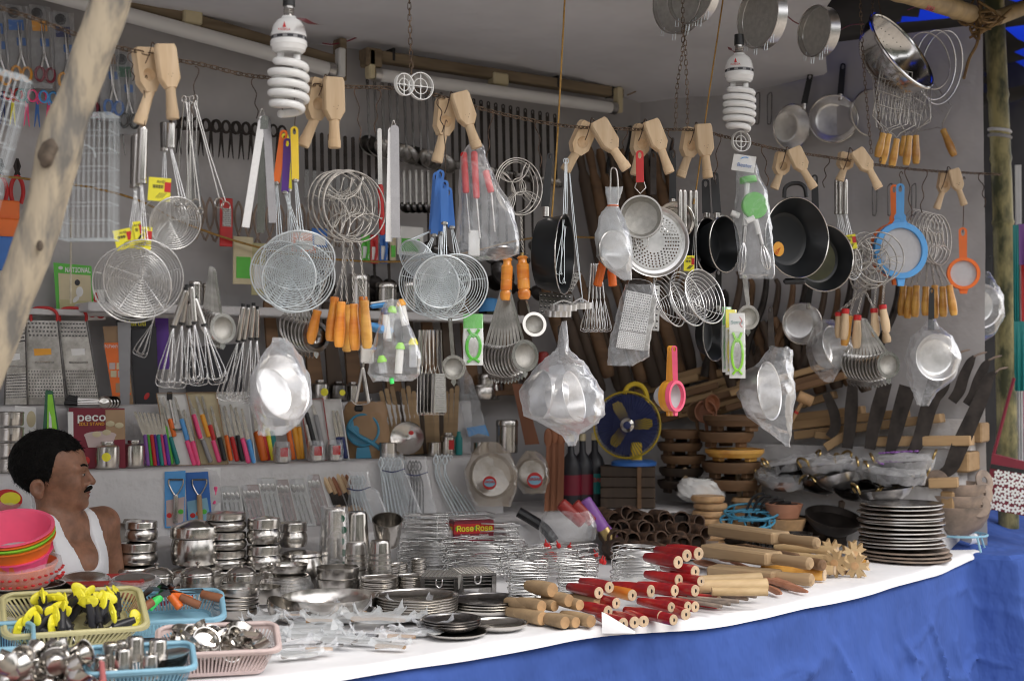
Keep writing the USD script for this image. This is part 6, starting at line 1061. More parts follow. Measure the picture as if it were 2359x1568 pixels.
# big tins and pots at the back
bowl('wide filmed steel bowl standing at the shopkeeper\'s shoulder',284,1345,48,60,84);bowl('wide filmed steel bowl below the one at the shopkeeper\'s shoulder',284,1345,50,60,30)
dabba('widest steel tin, lowest of the stack beside the shopkeeper',304,1376,62,76,0,band=.62);dabba('middle steel tin of the stack beside the shopkeeper',317,1376,44,52,78,band=.55);dabba('smallest steel tin on top of the stack beside the shopkeeper',325,1376,36,46,132,band=.6)
h = dabba('lidded steel pot with faceted foot between two tin stacks',449,1372,57,92,74,band=.66,dome=.14,bulge=.0);h.p('lid_top',tr(lathe([(16,-2),(17,2),(0,3)],24),(0,0,97)),'steel');dabba('broad steel tin under the lidded pot',452,1378,60,72,0)
for k,(r,hh) in enumerate(((48,60),(46,42),(46,42),(45,42))): dabba('steel tin in the tall stack behind the teapots, ' + ('at the bottom','second from the bottom','third from the bottom','at the top')[k],520,1368,r,hh,(0,62,105,148)[k])
for k,(r,hh) in enumerate(((42,56),(39,56),(38,60))): dabba('steel tin in the stack before the spoon boxes, ' + ('at the bottom','in the middle','at the top')[k],607,1366,r,hh,(0,58,116)[k])
h = dabba('squat steel tin with a printed paper seal on its lid',674,1352,33,58,94,band=.6);h.p('paper_seal',tr(lathe([(11,1),(0,1.2)],20),(2,-6,58.4)),'white');dabba('big low steel pot under the squat tin',690,1356,51,88,0,bulge=.12,band=.86);
for i,(x,yb,rt,rb,hh,lb,m_) in enumerate(((770,1352,29,33,172,'tall steel tumbler in film printed with green leaves','steel'),(822,1346,22,30,122,'upturned steel tumbler standing behind the banded pair','steel'),(820,1364,22,28,92,'upturned steel tumbler, nearer the film-wrapped one of the banded pair','steel_dull'),(875,1368,22,29,100,'upturned steel tumbler with polished bands, nearer the wire tower','steel'))):
    h = C_('steel_tumbler',lb,'tumbler',x,yb,46 if i == 1 else (24 if i > 1 else 10));h.p('body',lathe([(rb,0),(rb+1,1),(rb+.6,3),(rt+1.5,hh-7),(rt-2,hh),(rt-5,hh-1),(0,hh-2)],36),m_)
    if i > 1:
        for k in (.3,.42,.54,.66): h.p('band',lathe([(rb+ (rt-rb) *k+1.0,hh*k),(rb+ (rt-rb) *k+1.0,hh* (k+.05))],36),'steel_dull' if i == 3 else 'steel')
    if i == 0: h.p('leaf_print',cat(*[tr(ell(8,.8,9,sub=1),(16+4* (k % 2),-26,150-26*k)) for k in range(6)]),'dark_green');h.p('film',bagm([(176,0,30,30),(100,0,34,34),(0,0,36,36)],2,4,30),'clear_bag')
    stand_ = C_('steel_tin','low steel tin supporting the tumbler ' + ('in printed film','at the back','with dull bands','with polished bands')[i],'tin',x,yb);stand_.p('body',lathe([(0,0),(rb+2,0),(rb+3,3),(rb+3,(10,46,24,24)[i] -2),(0,(10,46,24,24)[i] -1)],28),'steel_dull')
bowl('steel pot tipped towards the viewer behind the banded tumblers',892,1340,34,62,88,tilt=24,foot=.75,name='steel_pot')
# teapots
def teapot(label,x,yb,r,hh,shubh=False,spout=True):
    h = C_('teapot',label,'teapot',x,yb+26,24);h.p('body',lathe([(0,0),(r,0),(r*1.03,3),(r,hh*.3),(r*.99,hh*.62),(r*.93,hh*.66),(0,hh*.66)],36),'steel');h.p('polished_band',lathe([(r*1.012,hh*.34),(r*1.008,hh*.48)],36),'steel_dull')
    h.p('lid',lathe([(r*.98,hh*.66),(r*1.0,hh*.68),(r*.98,hh*.72),(r*.9,hh*.75),(r*.7,hh*.83),(r*.25,hh*.88),(0,hh*.885)],36),'steel');h.p('knob',tr(lathe([(2.5,0),(2.5,3),(6,6),(6,9),(0,10)],16),(0,0,hh*.88)),'steel')
    h.p('handle',tube(bend([(-r*.95,0,hh*.58),(-r*1.25,-2,hh*.6),(-r*1.42,-3,hh*.48),(-r*1.4,-3,hh*.2),(-r,0,hh*.12)],16),2.6,6),'steel')
    if spout: h.p('spout',hull([(r*.9,-7,hh*.25),(r*.9,7,hh*.25),(r*.92,-9,hh*.55),(r*.92,9,hh*.55),(r*1.55,-3,hh*.60),(r*1.55,3,hh*.60),(r*1.5,0,hh*.54)]),'steel_dull')
    if shubh: q = h.p('sticker',orient(tr(lathe([(18,0),(0,1)],28),rot=(90,0,0),s=(1,1,.62)),shubh[0],0,0,(shubh[1],-r*1.03,hh*.16)),'maroon');h.p('sticker_print',tr(text('Shubh',11,.5,True,fit=30),(shubh[1],-r*1.03-1.6,hh*.15),(0,0,shubh[0])),'white',parent=q)
    return h
teapot('steel teapot nearest the shopkeeper with its sticker half hidden by the basket',360,1384,38,92,(8,14));teapot('steel teapot with a maroon Shubh sticker on its belly',455,1380,39,90,(8,-20));teapot('third steel teapot with a tall knob below the tall tin stack',556,1374,33,84);dabba('little lidded steel pot in front of the third teapot',517,1416,29,54,knob=True,band=.7)
dabba('steel tin with a knob below the stack before the spoon boxes',624,1372,28,62,knob=True,band=.66)
# bowls and nested stacks
for k in range(4): bowl('shallow steel bowl nested in the stack behind the blue basket of knives',545,1424,52-k,24,9*k,group='bowls behind the blue basket')
bowl('steel bowl sitting on the nested stack behind the blue basket',550,1424,48,32,40,foot=.8);bowl('fluted steel bowl behind the large basin',600,1396,46,34,10,foot=.8,fl=.02)
for k in range(6): bowl('flat steel dish in the filmed stack behind the large basin',662,1372,47,12,7*k,foot=.85,group='filmed dishes behind the basin')
bowl('bright steel bowl on top of the filmed dish stack',662,1372,46,26,46,foot=.75);O('film','crumpled clear film around the dish stack behind the basin','plastic film',tr(bagm([(44,0,48,48),(20,4,54,50),(2,0,50,48)],3,21,36),s=sc(on(662,1372))),'clear_bag',on(664,1372,ZT),(0,0,YD))
for k in range(3): bowl('straight-sided steel dish in the stack behind the basin rim, ' + ('at the bottom','in the middle','on top')[k],778,1372,(54,50,49)[k],(14,26,28)[k],(0,14,38)[k],foot=.94)
for lb,x,yb,r,n,dz,g,hh in (('small steel plate in the stack next to the grater trays',946,1376,33,11,4.4,'plates next to the grater trays',7),('steel plate in the tall stack behind the fluted plates',874,1382,43,11,4.6,'plates behind the fluted stack',7),('steel plate in the stack behind the tall plate stack',874,1352,46,9,5,'plates behind the tall stack',8),('tiny steel saucer in the stack below the banded tumblers',918,1340,21,9,4.6,'saucers below the tumblers',6),('tiny steel saucer in the stack behind the grater trays',964,1338,17,12,4.2,'saucers behind the grater trays',5)):
    a = None
    for k in range(n):
        if a is None: h = bowl(lb,x,yb,r,hh,0,foot=.86,name='steel_plate',group=g,cat_='plate');a = h
        else: dup(a.t,np.array(a.pos) + (.0012*math.sin(k*3),.0012*math.cos(k*2),k*dz*a.s),(0,0,YD+11*k),lb,g)
bowl('large steel basin in front of the dish stacks',761,1424,110,52,0,foot=.72,name='steel_basin',mt='steel');bowl('small round steel dish lying inside the large basin',772,1416,32,7,8,foot=.8)
bowl('steel bowl leaning on its side against the large basin',655,1432,52,30,10,tilt=0,rot=(6,20,YD),foot=.7)
for k in range(7):
    h = bowl('fluted steel plate in the stack beside the large basin' if k < 6 else 'top fluted steel plate with a scalloped shine beside the basin',960,1424,95-.4* (6-k),18,6*k,foot=.62,fl=.012,name='fluted_plate',group='fluted plates' if k < 6 else None,cat_='plate')
for k in range(4): bowl('wide steel tray plate in the stack below the wire stands' if k < 3 else 'top wide steel tray plate reflecting the blue cloth',1122,1410,88-k,14,6*k,foot=.7,name='tray_plate',group='tray plates' if k < 3 else None,cat_='plate',mt='dark_steel' if k == 3 else 'steel')
bowl('broad flat steel plate lying on the paper edge',1052,1464,68,9,0,foot=.7,name='steel_plate',cat_='plate')
for k in range(3): bowl('deep steel plate in the small stack on the broad flat plate' if k < 2 else 'top deep steel plate on the paper edge',1040,1456,67,15,6+6*k,foot=.66,name='steel_plate',group='deep plates at the paper edge' if k < 2 else None,cat_='plate',mt='dark_steel')
h = bowl('single bright steel plate with a red sticker by the raw wood handles',1146,1448,70,15,0,foot=.66,name='steel_plate',cat_='plate');h.p('red_sticker',tr(lathe([(12,0),(0,.6)],20),(10,-10,2.4),s=(1.3,1,1)),'red')
# grater trays: folded tin sheets nested open end to the viewer
for i,(x,y,yw) in enumerate(((1012,1388,-8),(1100,1380,12))):
    h = C_('grater_tray',['stack of folded tin graters, the one nearer the plate stacks','stack of folded tin graters, the one nearer the wire stands'][i],'grater',x,y,0,rot=(0,0,YD+yw))
    for k in range(5): w,z = 44-k*3.2,58-k*8;h.p('folded_sheet',cat(box(w*2,120,1.6,(0,60,z)),box(1.6,120,30,(-w+1,60,z-15),(0,-8,0)),box(1.6,120,30,(w-1,60,z-15),(0,8,0))),'steel_dull' if k else 'mesh_steel',smooth=False)
    h.p('front_flange',cat(box(10,2,52,(-39,-1,30)),box(10,2,52,(39,-1,30)),box(88,2,6,(0,-1,57))),'chrome',smooth=False);h.p('pierced_face',cat(*[tr(ell(1.6,1.6,1.3,sub=0),(-36+9*a,10+12*b,59.4)) for a in range(9) for b in range(9)]),'steel',kind='stuff');h.p('hang_loop',tube(bend([(-7,-3,54),(-7,-4,42),(0,-4,36),(7,-4,42),(7,-3,54)],12),2,6),'chrome')
# wire stands
def trivet(label,x,yb,r,dz,group=None,sq=False,feet=4,mt="wire",nr=3):
    h = C_('wire_stand',label,'wire stand',x,yb,dz,group);ms = []
    for k in range(nr):
        q = r* (1-.26*k)
        if sq: ms.append(tube([(-q,-q*.6,0),(q,-q*.6,0),(q,q*.6,0),(-q,q*.6,0)],1.3,5,True))
        else: ms.append(ring(q,1.3,30,5,ax='z'))
    w = .6 if sq else 1
    for k in range(feet):
        a = 2*PI*k/feet+.5;c,s_ = math.cos(a),math.sin(a) *w;ms.append(tube(bend([(r*.3*c,r*.3*s_,1),(r*.95*c,r*.95*s_,1),(r*1.08*c,r*1.08*s_,-4),(r*1.06*c,r*1.06*s_,-15),(r*.98*c,r*.98*s_,-9)],12),1.2,5))
    h.p('wire_frame',cat(*ms),mt);return h
def pile(n,dz,jit,label,x,yb,r,group,seed,**k):
    a = trivet(label,x,yb,r,16,group,**k);g = random.Random(seed)
    for i in range(1,n): dup(a.t,np.array(a.pos) + (g.uniform(-jit,jit) *a.s,g.uniform(-jit,jit) *a.s,dz*i*a.s),(g.uniform(-3,3),g.uniform(-3,3),YD+g.uniform(-9,9)),label,group)
    return a
pile(9,8,6,'round wire pot stand in the heap behind the folded graters',1120,1326,96,'stands behind the folded graters',1);pile(8,8,5,'round wire pot stand in the pile beside the plate towers',1000,1318,84,'stands beside the plate towers',2,nr=4)
pile(14,7,3,'square wire pot stand in the neat stack behind the raw wood handles',1216,1400,44,'square stands behind the raw handles',3,sq=True,nr=4);pile(13,7,3,'square wire pot stand in the neat stack behind the dark red handles',1330,1388,44,'square stands behind the red handles',4,sq=True,nr=4)
pile(9,8,4,'oval wire pot stand in the pile before the brass-necked tools',1470,1344,64,'stands before the brass-necked tools',5);pile(7,9,8,'round wire pot stand in the sloping heap with red clips',1290,1330,88,'stands with red clips',6,mt='wire')
g_ = random.Random(9)
CL = [(1258,1222),(1265,1232),(1268,1250),(1275,1262),(1258,1270),(1250,1276),(1280,1272),(1306,1282),(1325,1290),(1342,1278),(1386,1282),(1392,1286),(1372,1258),(1312,1232),(1286,1225)]
for i,(x,y) in enumerate(CL):
    p = on(1300,1325,ZT);s = sc(p);y = 1252+ (y-1222) *.62;q = hit(x,y,p,np.array([.574,.819,0]));O('plastic_clip','small red plastic foot clip scattered on the sloping heap of wire stands','clip',tr(lathe([(0,12),(1.5,9),(2,3),(5,2),(5.5,-4),(4,-8),(0,-8)],10),s=s),'red',q,(g_.uniform(-30,30),g_.uniform(-30,30),0),'red clips on the wire stands')
a = None
for k in range(9):
    if a is None: a = trivet('square wire shelf in the tower behind the round wire stands',982,1312,52,26,'wire tower behind the stands',sq=True,nr=4)
    else: dup(a.t,np.array(a.pos) + (0,0,12.5*k*a.s),(0,0,YD),'square wire shelf in the tower behind the round wire stands','wire tower behind the stands')
pile(7,13,3,'square wire shelf in the tower beside the red carton',1148,1300,44,'wire tower beside the carton',12,sq=True,nr=4)
h = C_('soap_box','dark red carton lettered Rose standing in the wire stands','box',1082,1300,20,rot=(0,0,YD+20));h.p('carton',cham(96,60,84,1,(0,0,42)),'maroon');h.p('label_band',box(96.6,60.6,22,(0,0,66)),'red')
for x in (-22,24): h.p('title_print',text('Rose',13,.8,True,c=(x,-31,67)),'lemon');h.p('subtitle_print',text('Square' if x < 0 else 'Dholak',5,.6,c=(x,-31,51)),'white');h.p('leaf_print',tr(ell(4,.8,5,sub=1),(x-20,-31,67)),'green')
h.p('side_print',text('Rose',12,.8,True).apply_transform(rotm(0,0,-90)).apply_translation((-48.6,0,67)),'lemon')
h.p('wire_crown',cat(*[tube([(-50,-32,z),(50,-32,z),(50,32,z),(-50,32,z)],1.3,4,True) for z in (88,98)]),'wire')

# ---------------------------------------------------------------- turned wooden handles
def peg(name,label,mt,x,y,L_,r,d2,dz=0,group=None,prof=None,endm='lacquer_end',pin=True,lift=0):
    """a wooden handle or pin whose near end shows at (x, y); the body runs towards the picture direction d2"""
    p = on(x,y,ZT+r*0);s = sc(p);h = H(name,label,'wooden handle',p+ (0,0,(r+dz) *s),(x,y),group);d = np.array([d2[0],d2[1],lift],float);d /= np.linalg.norm(d)
    pr = prof or [(0,.94),(.03,1.02),(.25,1.06),(.6,1.0),(.85,.84),(1,.70)];h.p('body',tube(np.array([d*L_*t for t,_ in pr]),np.array([k*r for _,k in pr]),16),mt)
    h.p('end_face',tube(np.array([-d*.8,-d*.5,d*1.2]),np.array([.2,.93,.97]) *r,16),endm)
    if pin: h.p('pin_hole',tr(ell(r*.2,r*.12,r*.34,sub=1),-d*1.0),'iron')
    return h
ZU = 2080/565.0
for i,(x,y,r,dz,L_) in enumerate(((1224,1433,14,0,100),(1250,1440,16,0,100),(1302,1448,14.5,0,105),(1327,1446,13,0,105),(1362,1445,14.5,0,110),(1222,1430,14,20,90),(1248,1436,14.5,25,90),(1278,1430,12.5,22,100),(1273,1428,17,52,95),(1311,1432,15,34,95),(1336,1432,13,26,95),(1378,1424,14,22,100))):
    peg('wooden_peg',['raw wood handle lowest at the plate end of the pale pile','raw wood handle on the paper, second from the plate end','raw wood handle on the paper in the middle of the pale pile','slim raw wood handle on the paper beside the middle one','raw wood handle on the paper nearest the turned-up corner','raw wood handle leaning at the plate end, second layer','pale-ended raw wood handle in the second layer near the plates','small raw wood handle in the middle of the second layer','raw wood handle on the very top of the pale pile','raw wood handle beside the topmost pale one','rough-ended raw wood handle near the red ones','raw wood handle lying among the red ones'][i],'grey_wood',x,y,L_,r,(-.62,.78),dz,None,endm='turned_wood',pin=False)
RED = [(1380,1425,13,46,(-.9,.45),'lacquer_red'),(1404,1418,12.5,52,(-.85,.5),'lacquer_red'),(1401,1436,13,14,(-.9,.4),'lacquer_red'),(1420,1428,12,26,(-.9,.4),'lacquer_red'),(1436,1450,13,0,(-.8,.6),'lacquer_red'),(1462,1447,13,0,(-.7,.7),'lacquer_red'),(1483,1444,12.5,0,(-.6,.8),'lacquer_red'),(1523,1434,12,2,(-.95,.25),'lacquer_red'),(1457,1418,12.5,34,(-.85,.5),'varnish_orange'),(1500,1412,14,36,(-.97,.2),'lacquer_red'),(1555,1408,13,34,(-.96,.25),'lacquer_red'),(1552,1440,12,0,(-.9,.4),'lacquer_red'),(1580,1432,12.5,4,(-.75,.6),'lacquer_red'),
       (1563,1398,14,88,(-.88,.35),'lacquer_red'),(1583,1392,13.5,98,(-.85,.4),'lacquer_red'),(1610,1386,14,96,(-.85,.4),'lacquer_red'),(1602,1396,13,66,(-.9,.35),'lacquer_red'),(1615,1402,11,52,(-.9,.35),'lacquer_red'),(1564,1402,12,54,(-.9,.35),'lacquer_red'),(1602,1408,13,34,(-.92,.3),'lacquer_red'),(1585,1424,11,16,(-.9,.4),'lacquer_red'),(1602,1420,12,10,(-.9,.35),'lacquer_red'),(1656,1402,14,0,(-1,.12),'lacquer_red'),(1547,1428,11,18,(-.9,.35),'lacquer_red')]
RL = ['dark red lacquered handle highest above the raw wood pile','dark red lacquered handle beside the highest one over the raw pile','red handle with a plain pale end beside the raw pile','red handle just behind the plain pale-ended one','red handle cropped by the turned-up paper corner','bright red handle in front, right behind the paper corner','red handle in front with a wide split pin, beside the bright one','long dark red handle lying flat in the front row','orange-red handle lying over the middle of the red pile','thick magenta-red handle lying side-on across the pile','red handle side-on next to the thick magenta one','short dark red handle in the front row','pinkish red handle at the front of the red pile','big red handle slanting up with its end to the viewer','red handle behind the big slanting one','red handle on the very top of the pile next to the spoons','red handle under the topmost one','small red handle tucked under the topmost pair','pale-ended red handle under the big slanting one','dark red handle in the middle layer towards the skewers','small red handle in the lower layer towards the skewers','red handle at the lower end of the pile towards the skewers','single red handle lying apart beside the iron skewers','red handle buried between the short dark one and the slanting one']
for (x,y,r,dz,d2,m_),lb in zip(RED,RL): peg('red_peg',lb,m_,x,y,112,r*1.08,(d2[0] *.72,d2[1] +.34),dz)
O('printed_bag','crumpled white plastic bag with orange print under the red handles','plastic bag',tr(bagm([(34,0,50,30),(10,0,70,40),(0,0,74,44)],4,14,40),s=sc(on(1480,1356))),'white',on(1478,1368,ZT),(0,0,YD))
for i,(x0,y0,x1,y1,m_,lb) in enumerate(((1600,1290,1840,1352,'pink_wood','longest pink wooden spoon lying towards the paddles'),(1652,1278,1822,1350,'pink_wood','pink wooden spoon under the paddle handles'),(1650,1302,1860,1362,'pink_wood','pink wooden spoon nearest the paper edge'),(1700,1322,1800,1366,'pink_wood','short pink wooden spoon by the paper edge'))):
    A,B = on(x0,y0,ZT+.02),on(x1,y1,ZT+.012);t = T('wooden_spoon',lb,'wooden spoon');d = B-A;n_ = d/np.linalg.norm(d);sd2 = np.cross(n_,[0,0,1]);P(t,'shaft',tube(np.array([A+d*k for k in (.2,.5,.9,1)]),[.007,.008,.011,.004],8),m_);a_ = math.degrees(math.atan2(n_[1],n_[0]));P(t,'bowl',tr(ell(.075,.026,.010),A+d*.12,(0,0,a_)),m_)
for i,(x0,y0,x1,y1,r,lb) in enumerate(((1560,1340,1752,1330,.016,'pale wooden rod lying above the iron skewers'),(1600,1350,1766,1346,.019,'thicker pale wooden rod just above the iron skewers'),(1640,1362,1768,1362,.012,'short pale stick poking out beside the skewers'))):
    O('wooden_rod',lb,'wooden rod',tube(np.array([on(x0,y0,ZT+.05),on((x0+x1) /2,(y0+y1) /2,ZT+.05),on(x1,y1,ZT+.05)]),[r,r,r],12),'pale_wood_x')
g_ = random.Random(2)
for i in range(16):
    x1,y1 = 1650+6.6*i,1394-1.9*i+ (i % 3) *3;z = ZT+.006+.011* (i % 3);A,B = on(x1-120,y1-12- (i % 4) *4,z+.01),on(x1,y1,z);O('iron_skewer','dark iron skewer in the heap between the red handles and pink spoons','skewer',tube(np.array([A,(A+B) /2,B*.96+A*.04,B]),[.0035,.0045,.006,.005],7),'rust_iron',group='iron skewers')
# paddles, stars, rods with lacquered ends
def bar(name,label,cat_,x0,y0,x1,y1,dz,L_=None,w=.05,hgt=.03,hr=.014,mt='grey_wood'):
    """flat-headed wooden paddle lying on the table: head from (x0,y0), grip end at (x1,y1)"""
    B = on(x1,y1,ZT) + (0,0,dz);A = on(x0,y0,ZT) + (0,0,dz);d = A-B;L0 = np.linalg.norm(d);n_ = d/L0;a_ = math.degrees(math.atan2(n_[1],n_[0]));t = T(name,label,cat_,B,(0,0,a_));k = .34
    P(t,'head',cham(L0* (1-k),w,hgt,.006,(L0* (k+ (1-k) /2),0,0)),mt,smooth=20);P(t,'grip',turned((L0*k+.01,0,0),(0,0,0),hr*2,[(0,.42),(.2,.46),(.5,.44),(.8,.52),(.95,.5),(1,.3)]),mt);return t
bar('washing_bat','wooden bat with a square head on top of the bat pile','wooden bat',1650,1296,1886,1336,.118,w=.085,hgt=.040,hr=.019);bar('washing_bat','wooden bat second from the top of the bat pile','wooden bat',1632,1314,1870,1350,.070,w=.085,hgt=.042,hr=.020);bar('washing_bat','wooden bat with a darkened grip beside the stacked pair','wooden bat',1700,1300,1898,1342,.055,w=.07,hgt=.034,hr=.018,mt='brown_wood');bar('washing_bat','wooden bat at the bottom resting on the paper','wooden bat',1640,1330,1874,1352,.022,w=.08,hgt=.040,hr=.020)
for i,(x,y,r,dz,m_) in enumerate(((1930,1312,10,34,'pale_wood_x'),(1934,1318,9,20,'pale_wood_x'),(1900,1338,14,0,'varnish_amber'),(1924,1328,11,4,'pale_wood_x'),(1950,1324,10,0,'brown_wood'),(1955,1316,8,6,'pale_wood_x'),(1980,1312,9,0,'brown_wood'),(1999,1308,10,0,'varnish_amber'))):
    peg('rolling_pin',['pale rolling pin end at the top beside the wooden stars','pale rolling pin end under the top one','amber rolling pin end next to the lowest bat','pale rolling pin end on the paper','dark rolling pin end on the paper','thin pale rolling pin end behind the dark one','small dark rolling pin end below the wooden stars','amber rolling pin end nearest the rusty pans'][i],m_,x,y,150,r,(-.95,.3),dz,prof=[(0,.8),(.05,1),(.4,1.0),(.5,1.2),(1,1.2)],endm='lacquer_end' if i != 4 and i != 6 else 'brown_wood',pin=False)
star = unary_union([Polygon([(-9,-5),(-9,5),(-38,9),(-30,0),(-38,-9)])] + [affinity.rotate(Polygon([(8,-8),(8,8),(40,11),(32,0),(40,-11)]),a,origin=(0,0)) for a in (0,60,120,180,240,300)] + [Point(0,0).buffer(14)])
for i,(x,y,dz,yw,rl) in enumerate(((1912,1268,0,20,10),(1925,1292,0,-25,40),(1966,1272,0,28,25),(1972,1292,-6,-18,0))):
    h = C_('churner_star',['star-shaped wooden churner head standing behind its neighbour','star-shaped wooden churner head facing the viewer by the bats','star-shaped wooden churner head leaning against the rusty pans','star-shaped wooden churner head lowest by the rusty pans'][i],'churner',x,y+34,30+dz,rot=(0,rl,YD+yw));h.p('cross_piece',ext(affinity.scale(star,.8,.8),12),'pale_wood_x',smooth=False);h.p('hub',tr(lathe([(0,-8),(9,-8),(9,8),(0,8)],14),rot=(90,0,0)),'turned_wood')
# plastic packets at the table edge
g_ = np.random.default_rng(6)
for i,(x,y,w,dd,yw,tl,mt) in enumerate(((650,1428,60,46,0,-12,'cloudy_bag'),(700,1462,90,40,12,-14,'cloudy_bag'),(800,1440,80,44,-10,-12,'cloudy_bag'),(872,1448,90,36,-16,-10,'cloudy_bag'),(950,1462,56,30,-6,-8,'milky_bag'),(660,1502,60,36,20,-10,'milky_bag'),(735,1512,44,26,8,-8,'milky_bag'),(782,1496,60,28,-18,-9,'cloudy_bag'),(856,1486,66,26,-14,-8,'cloudy_bag'),(925,1478,46,24,-6,-6,'milky_bag'),(610,1444,40,30,0,-14,'cloudy_bag'),(720,1486,70,30,4,-8,'cloudy_bag'),(900,1496,50,20,-16,-6,'cloudy_bag'),(690,1520,60,24,14,-6,'cloudy_bag'))):
    n_ = 26;uu,vv = np.meshgrid(np.linspace(-1,1,n_),np.linspace(-1,1,15),indexing='ij');dd = dd*.8;end = np.abs(uu) ** 3;f = meshkit.fbm(np.stack([uu*w*.05+9*i,vv*1.3,uu*0],-1),3,i) -.5;f2 = meshkit.fbm(np.stack([uu*2.2+9*i,vv*2.6,uu*0],-1),3,i+40) -.5
    G = np.stack([uu*w* (1+.25*f2*end),vv*dd* (1-.35*end+.9*f2*end) +14*f*end,3+13* (1-vv ** 2) * (1-end) +9*np.abs(f2) +end* (10+60*np.clip(f+.12,0,1)) + (i % 4) *5],-1)
    h = C_('plastic_packet',['crumpled clear packet against the leaning steel bowl','crumpled packet in front of the leaning bowl','crumpled packet before the large basin','long crumpled packet in front of the fluted plates','milky packet end beside the deep plates','milky packet heaped beside the blush basket','small milky packet at the paper edge','crumpled packet in the middle of the paper edge','slanting packet lying along the paper edge','last milky packet along the paper edge','small clear packet behind the blush basket','flat packet under the slanting ones','thin packet at the front paper edge','lowest crumpled packet beside the blush basket'][i],'plastic packet',x,y,rot=(-tl*.3,0,YD+yw));h.p('film',grid(G),mt,smooth=25);h.p('contents',cat(*[tube([(-w*.7,q*7,7+ (i % 4) *5),(0,q*6+2,9+ (i % 4) *5),(w*.7,q*4,7+ (i % 4) *5)],[5,2.5,3.5],6) for q in (-1,0,1)]),'steel_dull' if i % 3 else 'tan')
for i in range(20,38):
    x = 598+23* (i-20) +g_.uniform(-12,12);y = 1468-.055* (x-600) +g_.uniform(-26,34) - (16 if x > 860 else 0);w,dd,yw = g_.uniform(36,62),g_.uniform(16,26),g_.uniform(-26,22);n_ = 20
    uu,vv = np.meshgrid(np.linspace(-1,1,n_),np.linspace(-1,1,11),indexing='ij');end = np.abs(uu) ** 3;f = meshkit.fbm(np.stack([uu*2.6+9*i,vv*1.3,uu*0],-1),3,i) -.5;f2 = meshkit.fbm(np.stack([uu*2.2+9*i,vv*2.6,uu*0],-1),3,i+40) -.5
    G = np.stack([uu*w* (1+.25*f2*end),vv*dd* (1-.3*end+.9*f2*end) +14*f*end,3+11* (1-vv ** 2) * (1-end) +9*np.abs(f2) +end* (12+70*np.clip(f+.12,0,1)) + (i % 3) *9],-1)
    h = C_('plastic_packet','small cutlery packet in the loose heap between the blush basket and the deep plates','plastic packet',x,y,group='loose cutlery packets',rot=(0,0,YD+yw));h.p('film',grid(G),('cloudy_bag','milky_bag')[i % 2]);h.p('contents',cat(*[tube([(-w*.7,q*6,7+ (i % 3) *9),(0,q*5+2,8+ (i % 3) *9),(w*.7,q*4,6+ (i % 3) *9)],[4.5,2.2,3],6) for q in (-1,1)]),('steel_dull','dark_steel','tan')[i % 3])
# ---------------------------------------------------------------- woodwork, ironware and the fan on the wall side
def wstep(name,label,cat_,px,d,z,group=None,rot=(0,0,YD)):
    p = rw(px,1000,d);p[2] = z+.002;return H(name,label,cat_,p,prj(p),group,rot)
h = shelf('wooden_chest','dark wooden chest carrying the yellow fan','chest',1446,4.18,S1);B_ = h.ref[1];H0 = B_-1074
for k in range(4): h.p('plank',cham(126,84,H0/4-1.5,1.5,(0,42,H0/4* (k+.5))),'dark_wood')
h.p('corner_post',cham(10,4,H0,1,(26,-3,H0/2)),'brown_wood');CHT = H0*h.s
h = shelf('table_fan','yellow and blue table fan with three yellow blades in a wire cage','fan',1460,4.22,S1+CHT);c = h.l(1445,978,-14)
h.p('base',lathe([(0,0),(52,0),(52,8),(44,12),(0,13)],36),'blue');h.p('neck',cham(26,16,46,4,(6,0,30)),'yellow');h.p('motor_housing',tr(lathe([(0,46),(24,44),(34,24),(34,4),(0,0)],28),c+ (0,14,0),(-90,0,0)),'navy')
h.p('cage_rim',tr(ring(76,2.6,48,6),c),'fan_yellow');h.p('cage_wire',tr(cat(*[tube([(14*math.cos(a),-14,14*math.sin(a)),(50*math.cos(a+.1),-16,50*math.sin(a+.1)),(75*math.cos(a+.16),0,75*math.sin(a+.16))],.8,3) for a in np.linspace(0,2*PI,60,endpoint=False)],*[tube([(14*math.cos(a),16,14*math.sin(a)),(50*math.cos(a),20,50*math.sin(a)),(75*math.cos(a),0,75*math.sin(a))],.5,3) for a in np.linspace(0,2*PI,40,endpoint=False)]),c),'navy')
for k,a in enumerate((118,5,236)): h.p('blade',tr(tr(ext(Polygon([(6,-9),(20,-13),(48,-15),(58,-8),(58,8),(44,13),(18,10),(6,7)]),2),rot=(24,0,0)),c,(0,-a,0)),'fan_yellow')
h.p('hub',tr(lathe([(0,-20),(9,-19),(16,-15),(16,4),(0,6)],24),c,(-90,180,0)),'steel');h.p('hub_cap',tr(ell(9,3,9),c+ (0,-19,0)),'navy');h.p('carry_arch',tube(bend(h.L((1438,908,10),(1446,892,18),(1462,884,24),(1480,890,30),(1490,910,34),(1492,940,34),(1488,1000,26),(1474,1040,14)),30),5.5,8),'yellow');h.p('rear_disc',tr(tr(lathe([(70,0),(40,5),(0,6)],36),rot=(-90,0,0)),c+ (0,20,0)),'navy')
